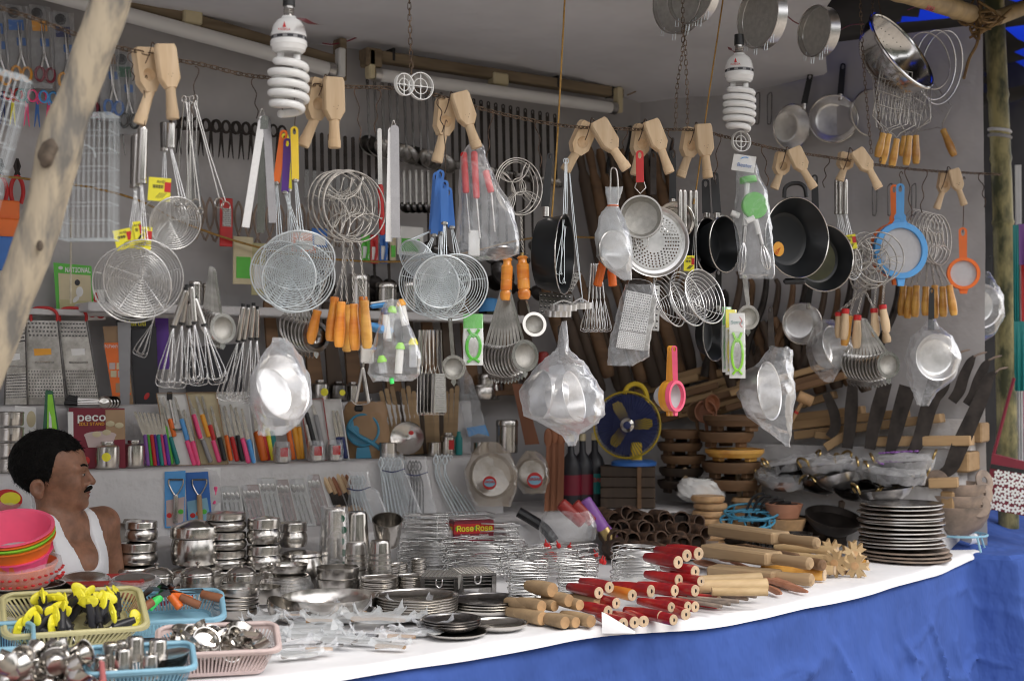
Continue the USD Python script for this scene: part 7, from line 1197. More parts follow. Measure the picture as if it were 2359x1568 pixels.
# round wooden boards with feet, stacked
def board(label,px,d,z,w,hh,mt,group=None):
    h = wstep('rolling_board',label,'rolling board',px,d*.8,z-.055,group);h.p('disc',lathe([(0,hh*.34),(w*.86,hh*.34),(w,hh*.72),(w,hh),(w-3,hh),(w-5,hh*.9),(0,hh*.9)],40),mt)
    for a in (-60,60,180): h.p('foot',tr(cham(w*.5,w*.22,hh*.36,2,(0,0,hh*.18)),(w*.62*math.sin(math.radians(a)),-w*.62*math.cos(math.radians(a)),0),(0,0,a)),mt)
    return h
s_ = sc(rw(1690,1050,.5))
for k in range(5): board(['round wooden rolling board at the bottom of the taller stack','second round wooden rolling board of the taller stack','orange-stained round rolling board in the taller stack','round rolling board resting on the orange-stained one','wide round rolling board on top of the taller stack'][k],1688+ (0,-4,4,-16,4)[k],.50,R1+ (0,40,80,112,150)[k] *s_,(66,68,68,64,72)[k],(38,38,28,36,36)[k],('brown_wood','brown_wood','varnish_amber','brown_wood','brown_wood')[k])
for k in range(5): board('dark round rolling board in the shaded stack beside the fan',1566+ (k % 3) *4,.50,R1+30*k*s_,52,29,'brown_wood' if k > 1 else 'dark_wood','shaded rolling boards beside the fan')
for k in range(2): board('dark round rolling board before the shaded stack, ' + ('lower','upper') [k] + ' of two',1545,.72,.80+36*k*s_,46,34,'dark_wood')
for k,(x,y,R,yw,m_) in enumerate(((1642,930,22,40,'red_wood'),(1605,948,24,20,'brown_wood'),(1626,948,27,-16,'pink_wood'))): h = wstep('wooden_ladle',['orange-brown wooden ladle bowl behind the board stacks','dark pierced wooden ladle bowl behind the board stacks','hollow wooden ladle bowl facing the pink sieve'][k],'ladle',x,.36,R2);h.p('bowl',orient(tr(lathe([(R,0),(R*.8,-R*.5),(0,-R*.75),(0,-R*.6),(R*.7,-R*.4),(R*.9,0),(R,0)],28),rot=(90,0,0)),yw,0,0,h.l(x,y)),m_);h.p('shaft',rod(h.l(x,y+R*.8,4),h.l(x+6,h.ref[1],6),4),m_)
for px,d,lb in ((1690,.40,'dark wooden crate under the taller stack of rolling boards'),(1568,.40,'dark wooden crate under the shaded stack of rolling boards')):
    h = wstep('wooden_crate',lb,'crate',px,d,.80)
    for k in range(3): h.p('plank',cham(118,70,24,1.5,(0,0,13+25.5*k)),'dark_wood')
# loose timber bars along the wall steps
def timber(label,p0,p1,w,t_,mt='plank_wood',name='timber_bar',group=None):
    d = p1-p0;L_ = np.linalg.norm(d);a = math.degrees(math.atan2(d[1],d[0]));e = math.degrees(math.asin(d[2] /L_));return O(name,label,'timber bar',cham(L_,w,t_,.003),mt,(p0+p1) /2,(0,-e,a),group,smooth=15)
for i,(a,b,d0,d1,t_) in enumerate((((1440,912),(1612,868),.20,.16,.030),((1452,900),(1645,846),.16,.10,.032),((1510,922),(1690,872),.22,.14,.032),((1520,880),(1712,852),.10,.08,.034),((1540,945),(1740,886),.26,.18,.034),((1590,925),(1760,868),.16,.12,.034),((1640,950),(1790,905),.22,.18,.034),((1500,965),(1660,938),.30,.26,.034),((1600,905),(1770,842),.10,.08,.03))):
    timber(['lowest timber bar poking out beside the fan','long timber bar slanting above the fan','timber bar slanting behind the pink sieve','timber bar against the wall above the fan','timber bar under the slanting ones behind the ladle bowls','pale-ended timber bar rising behind the green packs','timber bar end close behind the bagged pan','shaded timber bar behind the fan rim','topmost timber bar leaning at the wall'][i],rw(*a,d0*.5),rw(*b,d1*.5),.05,t_)
for i,(a,b,d0,d1,w,t_) in enumerate((((1835,1002),(2172,962),.30,.30,.07,.034),((1828,980),(2092,950),.26,.26,.06,.034),((1826,962),(1990,944),.22,.22,.06,.034),((2015,1016),(2240,1014),.34,.34,.07,.038),((1902,1030),(1948,1002),.40,.36,.06,.034),((2140,1112),(2208,1110),.56,.52,.07,.036),((1845,932),(1925,908),.14,.14,.05,.03),((1880,1000),(1950,1006),.36,.34,.05,.03))):
    timber(['long light plank slanting behind the curved blades','second light plank above the long slanting one','short plank topping the slanting pile','straight plank lying on the middle step by the pole','short thick plank end sticking up by the wrapped woks','small plank under the foot of the largest blade','plank end beside the little mallet','block under the slanting planks'][i],rw(*a,d0*.5),rw(*b,d1*.5),w,t_)
h = wstep('mallet','little wooden mallet leaning on the planks','mallet',1830,.30,R2);h.p('head',rodh(h.l(1838,910),h.l(1872,926),13),'turned_wood');h.p('shaft',rod(h.l(1850,922),h.l(1822,972),5),'turned_wood');h.p('red_band',rod(h.l(1836,947),h.l(1833,952),5.6),'red')
# curved iron kitchen blades
def blade(label,pts,px,d,z,tip=None,tang=True):
    h = wstep('curved_blade',label,'blade',px,d,z);c_ = bend([(x,y,0) for x,y,_ in pts],26);w_ = np.interp(np.linspace(0,1,len(c_)),np.linspace(0,1,len(pts)),[w for _,_,w in pts]);t_ = np.gradient(c_[:,:2],axis=0);t_ /= np.linalg.norm(t_,axis=1)[:,None];n_ = np.c_[-t_[:,1],t_[:,0]]
    q = np.vstack([c_[:,:2] +n_*w_[:,None] /2,(c_[:,:2] -n_*w_[:,None] /2)[::-1]]);po = Polygon([h.l(*p_)[[0,2]] for p_ in q]).buffer(0);h.p('iron_blade',ext(po,3),'iron',smooth=False)
    if tip: h.p('hook_tip',tube(bend(h.L(*tip),8),[2.5] * (len(bend(h.L(*tip),8)) -1) + [.5],6),'rust_iron')
    return h
blade('largest curved iron blade standing by the bamboo pole',[(2292,856,8),(2276,872,22),(2262,910,30),(2236,970,34),(2210,1030,38),(2190,1078,34),(2166,1094,20)],2200,.20,R1,[(2290,858),(2300,850),(2318,846)])
for i,pts in enumerate(([(1966,876,22),(1962,940,30),(1958,990,27),(1952,1032,24)],[(2040,880,30),(2024,940,34),(2012,990,30),(2004,1034,24)],[(2092,890,40),(2074,950,36),(2062,1000,32),(2050,1044,22)],[(2158,880,44),(2136,946,36),(2122,1000,34),(2104,1036,26),(2086,1052,14)],[(1904,905,18),(1922,950,24),(1924,985,24),(1910,1006,18)])):
    blade(['dark straight iron blade furthest along the row from the pole','iron blade standing second in the middle row','iron blade standing third in the middle row','curved iron blade with its foot turned out, beside the largest','bowed iron blade leaning on the light planks'][i],pts,pts[-1][0],.22,R1+.03)
for i,(x,y) in enumerate(((2196,842),(2234,848),(2268,856))): blade(['rusty hooked blade highest against the wall, first of three','rusty hooked blade highest against the wall, middle of three','rusty hooked blade highest against the wall, nearest the pole'][i],[(x+10,y-28,8),(x,y-12,20),(x-14,y+20,24),(x-24,y+52,26),(x-40,y+76,22)],x-30,.10,R3-.02,[(x+8,y-26),(x+22,y-33),(x+38,y-37)])
# woks with brass handles in printed film, heaped
g_ = random.Random(14)
WK = [(1800,1130,58,0,6),(1830,1122,60,44,-8),(1880,1140,62,10,10),(1905,1126,58,54,-6),(1960,1150,60,6,14),(1985,1132,60,46,8),(2040,1160,64,0,-6),(2062,1146,66,40,4),(2085,1140,66,78,-4),(1945,1166,58,70,-16),(2030,1168,60,92,12)]
for i,(x,y,r,dz,tl) in enumerate(WK):
    lb = ['brass-handled wok lowest at the plank end of the heap','brass-handled wok tipped over the lowest one','brass-handled wok in the second column of the heap','filmed wok on top of the second column','brass-handled wok at the middle foot of the heap','filmed wok leaning at the middle of the heap','brass-handled wok behind the rusty flat pans','filmed wok above the one behind the flat pans','topmost wok in purple-printed film','dark wok wedged across the middle of the heap','brass-handled wok tilted beneath the topmost one'][i]
    p = rw(x,y-dz*.55,.40-.03* (i % 3));h = H('brass_handled_wok',lb,'wok',p,prj(p),None,(tl*.6,tl,YD+g_.uniform(-40,40)))
    h.p('bowl',lathe([(0,0),(r*.5,3),(r*.85,r*.28),(r,r*.5),(r+2,r*.52),(r*.97,r*.5),(r*.82,r*.30),(r*.48,6),(0,4)],32),'dark_steel' if i % 3 else 'alu')
    for sg in (-1,1): h.p('handle',tube(bend([(sg* (r-4),-16,r*.46),(sg* (r+4),-18,r*.75),(sg* (r+8),0,r*.86),(sg* (r+4),18,r*.75),(sg* (r-4),16,r*.46)],16),3,6),'brass')
    if i in (0,1,3,5,7,8,10):
        q = h.p('printed_film',rough(lathe([(r*.9,r*.2),(r*1.06,r*.55),(r*.95,r*.75),(r*.5,r*.72),(0,r*.85)],56),12,.06,i),'print_bag')
        if i in (7,8): h.p('film_print',cat(*[tr(ell(5,3,2.4,sub=1),(r*.8*math.cos(a) *k,r*.8*math.sin(a) *k,r*.86)) for a,k in [(g_.uniform(0,6.3),g_.uniform(.3,1.1)) for _ in range(24)]]),'violet',parent=q,kind='stuff')
for i,(x,r,dz,m_) in enumerate(((1806,44,70,'pink_wood'),(1812,46,36,'turned_wood'))): h = C_('wooden_bowl',['thick wooden bowl on top beside the iron claws','thick wooden bowl under the top one beside the iron claws'][i],'bowl',x,1262,dz);h.p('body',lathe([(0,0),(r*.75,0),(r,32),(r-3,33),(r*.8,20),(0,18)],32),m_)
h = C_('iron_pan','broad dark iron pan tipped among the mortars','pan',1915,1262,40,rot=(16,10,YD));h.p('bowl',lathe([(0,0),(40,2),(62,22),(66,36),(63,36),(56,22),(0,6)],36),'iron')
# flat iron pans, kadais, mortars
a = None
for k in range(15):
    r = (103-.3*k) if k < 3 else (97- (k % 3) *2 if k < 13 else 92);nm = 'flat rusty iron pan in the tall stack at the paper end' if k < 14 else 'top flat iron pan of the tall stack with a dark blue sheen';off = (.5*math.sin(k*2.4) *7- (0 if k > 2 else -8),4*math.cos(k*1.7),0)
    h = C_('flat_iron_pan',nm,'pan',2076+off[0],1286+off[1] *.2,8.6*k+1.6*math.sin(k*5),'flat pans at the paper end' if k < 14 else None,rot=(g_.uniform(-1,1),g_.uniform(-1.2,1.2),YD+30*k));h.p('disc',lathe([(0,1.5),(r*.7,0),(r,5.0),(r+.4,6.2),(r-1,7.4),(r*.7,3),(0,4)],44),'rust_iron' if k < 14 else 'dark_steel');h.p('worn_rim',lathe([(r+.5,3.8),(r+1.0,5.2),(r+.6,6.6),(r-2.4,7.7)],44),'steel_dull' if k > 2 else 'rust_iron')
for k in range(3):
    h = C_('iron_kadai',['rusty iron kadai resting on the blue wire stand','second rusty iron kadai nested in the lower one','top rusty iron kadai with wide ring handles'][k],'kadai',2200,1262,32+26*k,rot=(0,0,YD+12*k-6));r = 80-2*k
    h.p('bowl',lathe([(0,0),(r*.45,2),(r*.75,18),(r*.93,42),(r,66),(r-1.5,66.5),(r*.91,42),(r*.73,20),(0,4)],40),'rust_iron')
    for sg in (-1,1): h.p('ring_handle',tr(ext(cut(Point(0,0).buffer(27,10),[Point(0,2).buffer(9,6)]),3),(sg*r*.72,-r*.55,72),(-14,0,sg*30)),'rust_iron')
h = C_('wok_stand','sky blue wire stand under the rusty kadais on the blue cloth','stand',2210,1264,20);h.p('ring',ring(62,2.6,36,6,(0,0,14),'z'),'pale_blue')
for a_ in (-50,40,130,220): c,s_ = math.cos(math.radians(a_)),math.sin(math.radians(a_));h.p('leg',rod((60*c,60*s_,14),(72*c,72*s_,-20),2.6),'pale_blue')
for i,(x,y,r,hh,pe,m_) in enumerate(((1838,1272,32,46,None,'iron'),(1806,1246,27,52,None,'rust_iron'),(1868,1246,36,62,None,'iron'),(1928,1254,27,42,(14,60),'iron'),(1900,1236,24,44,(26,56),'iron'),(1958,1240,30,46,None,'iron'),(1500,1274,30,90,None,'dark_wood'),(1560,1276,32,92,None,'iron'),(1450,1272,26,84,None,'rust_iron'))):
    h = C_('mortar',['dark iron mortar nearest the bats','small reddish iron mortar behind the claws','tallest dark iron mortar in the group','iron mortar with a pestle beside the flat pans','small iron mortar with a slanting wooden pestle','iron mortar in the shade behind the churner stars','dark wooden mortar in the shade below the chest','dark iron mortar in the shade before the boards','small rusty mortar before the chest'][i],'mortar',x,y);h.p('cup',lathe([(0,0),(r*.8,0),(r*.86,6),(r*.78,12),(r*.9,hh*.7),(r*1.06,hh*.94),(r*1.08,hh),(r*.9,hh),(r*.7,hh*.4),(0,hh*.3)],32),m_)
    if pe: h.p('pestle',turned((0,0,hh*.4),(pe[0],6,hh+pe[1]),17,[(0,.5),(.2,.42),(.5,.34),(.8,.46),(.95,.56),(1,.3)]),'rust_iron' if i == 3 else 'dark_wood')
for i,(x0,y0,x1,y1,r,m_) in enumerate(((1798,1120,1836,1190,15,'iron'),(1782,1130,1790,1200,15,'red_wood'))): p = on(1830,1240,ZT);h = H('pestle',['thick iron pestle slanting behind the claws','reddish wooden pestle upright behind the claws'][i],'pestle',p,(1830,1240));h.p('shaft',rodh(h.l(x0,y0,10),h.l(x1,y1+20,4),r),m_)
for i in range(6): p = on(1775,1262,ZT);h = H('iron_claw','black iron garden claw in the bristling row behind the blue ring stand','claw',p,(1775,1262),'iron claws');x = 1718+15*i;h.p('tine',tube(bend(h.L((x,1200+2*i,2*i),(x+6,1168,2*i),(x+22,1142+4*i,0),(x+44,1136+5*i,-4)),14),3.6,6),'black');h.p('shaft',rod(h.l(x,1200+2*i,2*i),h.l(x+4,1260,4),4),'iron')
for k in range(7): h = C_('wooden_disc','pale turned wooden disc in the stack before the boards' if k < 6 else 'top pale wooden disc of the stack before the boards','wooden disc',1634+ (k % 3) *3-3,1258,17*k,'pale wooden discs' if k < 6 else None);h.p('disc',lathe([(0,0),(34,0),(39,5),(39,11),(36,15),(0,14)],36),'turned_wood')
for k in range(4): h = C_('wooden_disc','small pale wooden disc in the shorter stack by the claws','wooden disc',1712,1250,17*k+40,'shorter stack of discs');h.p('disc',lathe([(0,0),(24,0),(28,6),(24,14),(0,13)],30),'turned_wood')
for i in range(5): p = on(1720,1250,ZT);h = H('wooden_peg','pale wooden grip standing in the row behind the crumpled white plastic','wooden handle',p,(1720,1250),'pale grips standing');x = (1578,1700,1716,1732,1746)[i];h.p('grip',rodh(h.l(x,1080,30),h.l(x+4,1150,30),6),'pale_wood')  # loose wooden tool handles standing upright
O('white_plastic','crumpled white plastic bag lying over the iron before the boards','plastic bag',tr(bagm([(30,-10,22,16),(16,0,46,26),(-10,4,50,28),(-24,0,20,12)],7,27,40),s=sc(on(1614,1230))),'white',on(1614,1250,ZT) + (0,0,.20),(0,0,YD))
# blue wire ring stands, pipes, brass-necked tools
for i,(x,y,dz,rx) in enumerate(((1732,1262,84,12),(1722,1266,68,14))):
    h = C_('blue_ring_stand',['sky blue wire ring stand lying on top of its pair','sky blue wire ring stand beneath its pair'][i],'stand',x,y,dz,rot=(rx,0,YD));h.p('wire_frame',cat(ring(62,2.8,36,6,ax='z'),ring(42,2.2,30,6,(0,0,-6),'z'),*[rod((62*math.cos(a),62*math.sin(a),0),(-24*math.cos(a+.5),-24*math.sin(a+.5),2),2,6) for a in (0,1.57,3.14,4.7)],*[rod((60*math.cos(a),60*math.sin(a),0),(66*math.cos(a),66*math.sin(a),-26),2.4,6) for a in (.7,2.3,3.9,5.4)]),'cyan_paint')
g_ = random.Random(17)
O('wooden_crate','dark wooden crate under the heap of iron pipe sockets','crate',cham(.34,.16,.075,.004),'dark_wood',on(1500,1284,ZT) + (0,0,.04),(0,0,YD))
for i in range(30):
    r_ = i // 8;x,y = 1400+28* (i % 8) +9* (r_ % 2) +g_.uniform(-7,7),1188+25*r_+g_.uniform(-5,5) +.05* (i % 8) *28;p = hit(x,y,on(1490,1278+6*r_,ZT),np.array([.574,.819,0]));h = H('iron_pipe','short rusty iron pipe socket in the heap behind the oval wire stands','pipe',p,(x,y),'iron pipe sockets',(g_.uniform(-16,10),g_.uniform(-12,12),YD+g_.uniform(-8,50)));r = g_.uniform(16,21);h.p('pipe',tr(lathe([(r,-26),(r,26),(r-3,26),(r-3,-26),(r,-26)],22),rot=(90,0,0)),'rust')
for i in range(10): x,y = 1455+26*i,1262+ (i % 3) *14-4* (i // 4);p = on(x,y,ZT+.012);O('garden_hoe','flat dark iron hoe head lying between the pipes and the bats','hoe',tr(ext(Polygon([(-.05,-.02),(.05,-.035),(.06,.03),(-.05,.02)]),.004,'z'),rot=(0,0,0)),'rust_iron',p+ (0,0,.004*i),(6-i,8-2*i,YD-30+17*i),'iron hoe heads')
for i,(x0,y0,x1,y1,m_,nk) in enumerate(((1290,1158,1345,1205,'brick',False),(1322,1160,1368,1202,'brick',False),(1346,1150,1392,1220,'violet',True),(1372,1190,1420,1246,'violet',True))):
    p = on((x0+x1) /2,1292,ZT);h = H('hand_tool',['dark red tool grip lying towards the brown bag','dark red lettered tool grip beside the violet one','violet tool grip with a brass neck pointing at the pipes','second brass-necked violet tool under the first'][i],'hand tool',p,((x0+x1) /2,1292));A,B = h.l(x0,y0,4*i),h.l(x1,y1,4*i);h.p('grip',rodh(A,B,15 if i < 3 else 11),m_)
    if nk: d = (B-A) /np.linalg.norm(B-A);h.p('brass_neck',rodh(B-d*4,B+d*34,13),'brass');h.p('brass_jaw',tr(cham(24,18,34,2),B+d*48+ (0,0,-6)),'brass')
O('clear_wrap','crumpled clear plastic over the red tool grips','plastic film',tr(bagm([(44,0,50,22),(10,0,66,30),(-20,0,60,30)],4,33,40),s=sc(on(1310,1290))),'clear_bag',on(1308,1294,ZT) + (0,0,.11),(0,0,YD))
O('hand_tool','black plastic tool beside the brown bags','hand tool',tr(tube(bend([(-34,0,20),(-10,0,6),(20,-4,-14),(40,-6,-40)],14),11,10),s=sc(on(1230,1250))),'black',on(1232,1292,ZT) + (0,0,.14),(0,0,YD))
# bag and cloth goods of the next stall at the right edge
h = hang('cloth_bag','maroon cloth bag printed with white flowers hanging by the bamboo pole','bag',2330,1110,.02);q = [(2288,1044),(2420,1078),(2420,1196),(2360,1186),(2274,1170)];h.p('body',rough(slab(h,q,26,0).subdivide().subdivide(),2,.05),'maroon');h.p('zip_strip',slab(h,[(2286,1068),(2420,1090),(2420,1099),(2285,1078)],2,-14),'black');h.p('strap',tube(bend(h.L((2292,1046),(2304,1000),(2322,930),(2338,870))),4,6),'maroon')
fl = unary_union([affinity.rotate(affinity.translate(affinity.scale(Point(0,0).buffer(1,4),4.4,3.0),6.4,0),a,origin=(0,0)) for a in range(0,360,60)]);ms = []
for i in range(56):
    x,z = 2284+18* (i % 8) + (9 if (i // 8) % 2 else 0),1050+19* (i // 8) +2.4* (i % 8)
    if Polygon(q).buffer(-6).contains(Point(x,z)) and not 1062 < z- (x-2286) *.16 < 1084: ms.append(tr(ext(fl,.8),h.l(x,z,-14.5),(0,i*37,0),.95))
h.p('flower_print',cat(*ms),'white',kind='stuff')
def drape(label,x0,x1,y0,y1,m_,d):
    h = hang('hanging_cloth',label,'cloth',x0,y0,d);G = np.array([[h.l(x0+ (x1-x0) *u,y0+ (y1-y0) *v,4*math.sin(u*16) *v+3) for v in np.linspace(0,1,14)] for u in np.linspace(0,1,26)]);h.p('cloth',grid(G),m_)
drape('teal strap hanging beside the bamboo pole',2333,2346,518,862,'teal',.10);drape('teal zipped pouch at the end of the teal strap',2336,2364,740,900,'teal',.08);drape('violet cloth hanging at the picture edge',2344,2420,516,610,'violet',.16);drape('red cloth hanging at the picture edge',2352,2430,560,850,'red',.2);drape('white cloth strip behind the bamboo pole',2338,2352,380,1060,'white',.24);drape('bright pink cloth low at the picture edge',2352,2420,900,1050,'pink',.26)
# wall rows behind the wall-side hanging goods
g_ = random.Random(23)
for i in range(13):
    x = 1660+33*i+g_.uniform(-8,8);y0 = 640+g_.uniform(-20,30);h = H('hooked_tool','dark curved wooden-handled tool in the wall row behind the strainers and bagged pans','tool',rw(x,y0,.05+.03* (i % 2)),(x,y0),'curved tools on the wall');h.p('handle',tube(bend(h.L((x,y0),(x+6,y0+20),(x-4,y0+80),(x-34,y0+150),(x-44,y0+200)),20),np.linspace(5,11,len(bend(h.L((x,y0),(x+6,y0+20),(x-4,y0+80),(x-34,y0+150),(x-44,y0+200)),20))),8),('iron','dark_wood','brown_wood')[i % 3])
for i,x in enumerate((1740,1768,2010,2045,2100)): h = H('wire_hook',['thin wire skewer hook on the wall left of the wall pans','second thin wire hook on the wall by the wall pans','wire hook on the wall behind the wire racks','second wire hook on the wall behind the wire racks','wire hook on the wall above the blue sieve'][i].replace('left of','beside'),'hook',rw(x,430 if i > 1 else 220,.04),(x,430 if i > 1 else 220));h.p('wire',tube(bend([(0,0,0),(6,0,6),(10,0,0),(8,0,-60),(2,0,-66),(0,0,-60),(0,0,0)],20),1.4,4),'dark_steel')

g_ = random.Random(41)
for i in range(14):
    x,y = 1755+26* (i % 8) +g_.uniform(-8,8),1252-30* (i // 8);p = on(x,max(y,1244),ZT) + (0,0,.055* (i // 8) +.012);r = g_.uniform(26,38);h = H('iron_bowl','small dark iron bowl in the dim heap between the claws and the woks','bowl',p,prj(p),'iron bowls between claws and woks',(g_.uniform(-25,25),g_.uniform(-25,25),YD));h.p('body',lathe([(0,0),(r*.5,1),(r*.85,r*.35),(r,r*.7),(r-2,r*.7),(r*.8,r*.36),(0,4)],28),('iron','rust_iron','dark_wood')[i % 3])
for i in range(16):
    x = 1490+22*i+g_.uniform(-10,10);y = 940-5.4*i+g_.uniform(-26,30);timber('dark loose stick in the pile of timber between the fan and the curved blades',rw(x,y+16,.24+.01* (i % 5)),rw(x+150,y-26,.16+.01* (i % 5)),.04,.026,'brown_wood' if i % 3 else 'plank_wood',group='loose dark sticks')
for i in range(12):
    x = 1610+30*i+g_.uniform(-8,8);y0 = 735+g_.uniform(-16,20);h = H('wooden_bat','dark wooden bat leaning in the dim row behind the green packs and bagged pan','wooden bat',rw(x,y0,.08+.03* (i % 2)),(x,y0),'bats behind the green packs');h.p('shaft',turned(h.l(x,y0),h.l(x+46,y0+150),30,[(0,.22),(.1,.34),(.3,.3),(.36,.5),(.95,.5),(1,.4)],10),('brown_wood','dark_wood')[i % 2])
# ---------------------------------------------------------------- the shopkeeper: one body surface from blended volumes
def nets(F,org,step):
    """surface nets of the field F (negative inside)"""
    S = F < 0;nx,ny,nz = F.shape;c = np.zeros((nx-1,ny-1,nz-1),int);acc = np.zeros(c.shape+ (3,));cnt = np.zeros(c.shape)
    cr = [(i,j,k) for i in (0,1) for j in (0,1) for k in (0,1)];sl = lambda a,o: a[o[0]:nx-1+o[0],o[1]:ny-1+o[1],o[2]:nz-1+o[2]]
    for a in range(8):
        for b in range(a+1,8):
            if sum(abs(cr[a][q] -cr[b][q]) for q in range(3)) != 1: continue
            fa,fb = sl(F,cr[a]),sl(F,cr[b]);m_ = (fa < 0) != (fb < 0);t = np.where(m_,fa/np.where(m_,fa-fb,1),0)
            for q in range(3): acc[...,q] += np.where(m_,cr[a][q] + (cr[b][q] -cr[a][q]) *t,0)
            cnt += m_
    on_ = cnt > 0;idx = -np.ones(on_.shape,int);idx[on_] = np.arange(on_.sum());V = (np.argwhere(on_) +acc[on_] /cnt[on_][:,None]) *step+org;Q = []
    for ax in range(3):
        A = [slice(1,n-1) for n in (nx,ny,nz)];A[ax] = slice(0,(nx,ny,nz)[ax] -1);B = list(A);B[ax] = slice(1,(nx,ny,nz)[ax]);m_ = S[tuple(A)] != S[tuple(B)];fl = S[tuple(A)][m_];p = np.argwhere(m_) + [0 if q == ax else 1 for q in range(3)];u,v = [q for q in range(3) if q != ax];e = np.eye(3,dtype=int)
        q4 = np.stack([idx[tuple((p-a*e[u] -b*e[v]).T)] for a,b in ((0,0),(1,0),(1,1),(0,1))],1);flip = fl if ax != 1 else ~fl;q4[~flip] = q4[~flip][:,::-1];Q.append(q4)
    Q = np.vstack(Q);return raw(V,np.vstack([Q[:,[0,1,2]],Q[:,[0,2,3]]]))
def field(lo,hi,st_): return np.stack(np.meshgrid(*[np.arange(a,b,st_,dtype=np.float32) for a,b in zip(lo,hi)],indexing='ij'),-1)
def sE(X,c,r): q = (X-np.float32(c)) /np.float32(r);k = np.linalg.norm(q,axis=-1);return (k-1) *np.float32(min(r)) if max(r) /min(r) < 3 else (k-1) *np.float32(sorted(r)[0])
def sC(X,a,b,ra,rb):
    a,b = np.float32(a),np.float32(b);d = b-a;t = np.clip(((X-a) @ d) /np.dot(d,d),0,1)[...,None];return np.linalg.norm(X-a-t*d,axis=-1) - (ra+ (rb-ra) *t[...,0])
def sm(a,b,k): h_ = np.clip(.5+.5* (b-a) /k,0,1);return b+ (a-b) *h_-k*h_* (1-h_)
def torso(X):
    f = sC(X,(120,100,-132),(-66,-84,-132),40,40);f = sm(f,sC(X,(72,54,-200),(60,42,-470),62,66),40);f = sm(f,sC(X,(-14,-36,-200),(-2,-22,-470),62,66),40)
    f = sm(f,sE(X,(72,-8,-215),(46,46,50)),30);f = sm(f,sE(X,(22,-50,-215),(46,46,50)),30);return f
def head(X):
    f = sE(X,(-6,0,20),(80,65,72));f = sm(f,sE(X,(34,0,-14),(46,46,76)),22);f = sm(f,sE(X,(38,0,-58),(41,35,28)),22);f = sm(f,sE(X,(72,0,-76),(14,18,13)),14)
    f = sm(f,sC(X,(74,0,6),(95,0,-25),6.5,8),8)
    for s_ in (-1,1):
        f = sm(f,sE(X,(82,9*s_,-30),(8,6,5)),5);f = sm(f,sE(X,(50,34*s_,-26),(22,13,18)),14);f = sm(f,sC(X,(76,10*s_,10),(64,38*s_,6),7,7),8)
        f = -sm(-f,sE(X,(84,23*s_,-7),(13,13,9)) *1.0,5);f = sm(f,sE(X,(68,22*s_,-7),(10,11,8.5)),3)
        e = np.maximum(sE(X,(-18,66*s_,-33),(17,8,21)),-sE(X,(-15,73*s_,-32),(9,7,12)));f = sm(f,e,5);f = sm(f,sE(X,(-14,64*s_,-52),(8,6,8)),5)
    f = sm(f,sE(X,(82,0,-47),(8,17,4.5)),5);f = sm(f,sE(X,(80,0,-58),(8,15,5.5)),5);return f
ca,sa = math.cos(math.radians(-8)),math.sin(math.radians(-8))
def toh(X): return np.stack([X[...,0] *ca+X[...,1] *sa,-X[...,0] *sa+X[...,1] *ca,X[...,2]],-1)
X = field((-190,-260,-560),(330,240,112),4.0);f = head(toh(X));f = sm(f,sC(X,(4,0,-60),(22,6,-128),36,42),20);f = sm(f,torso(X),30)
ARM = [((122,104,-136),(158,132,-340),36,28),((158,132,-340),(240,20,-400),28,20),((-74,-92,-136),(-96,-150,-330),36,28),((-96,-150,-330),(20,-210,-400),28,20)]
for a,b,ra,rb in ARM: f = sm(f,sC(X,a,b,ra,rb),14)
for (wx,wy,wz),dx,dy in (((252,8,-404),.8,-.6),((34,-218,-404),.9,-.45)):
    f = sm(f,sE(X,(wx+16*dx,wy+16*dy,wz-2),(26,26,12)),8)
    for k in range(4): o = (k-1.5) *10;a = (wx+34*dx-o*dy,wy+34*dy+o*dx,wz-2);L_ = (30,36,34,26)[k];f = sm(f,sC(X,a,(a[0] +L_*dx,a[1] +L_*dy,wz-14),5.6,4.6),3)
    f = sm(f,sC(X,(wx+8*dx-22*dy,wy+8*dy+22*dx,wz),(wx+34*dx-32*dy,wy+34*dy+32*dx,wz-8),6.5,5),4)
pp = ut(115,1085,3.86);hp = H('person','shopkeeper with short black hair and moustache in a white vest, looking sideways','person',pp,(115,1085))
body = nets(f,np.array([-190,-260,-560.]),4.0);hp.p('body',body,'skin',smooth=True)
HX = field((-100,-84,-80),(100,84,110),3.4);c_ = sE(HX,(-6,0,21),(85,69.5,77)) + (meshkit.fbm(HX*.09,3,3).astype(np.float32) -.5) *5;hz = np.interp(HX[...,0],[-100,-44,-36,6,13,24,80],[-58,-58,-24,-22,4,47,50]);hr = nets(np.maximum(c_,hz-HX[...,2] + (meshkit.fbm(HX*.15,2,5).astype(np.float32) -.5) *14),np.array([-100,-84,-80.]),3.4)
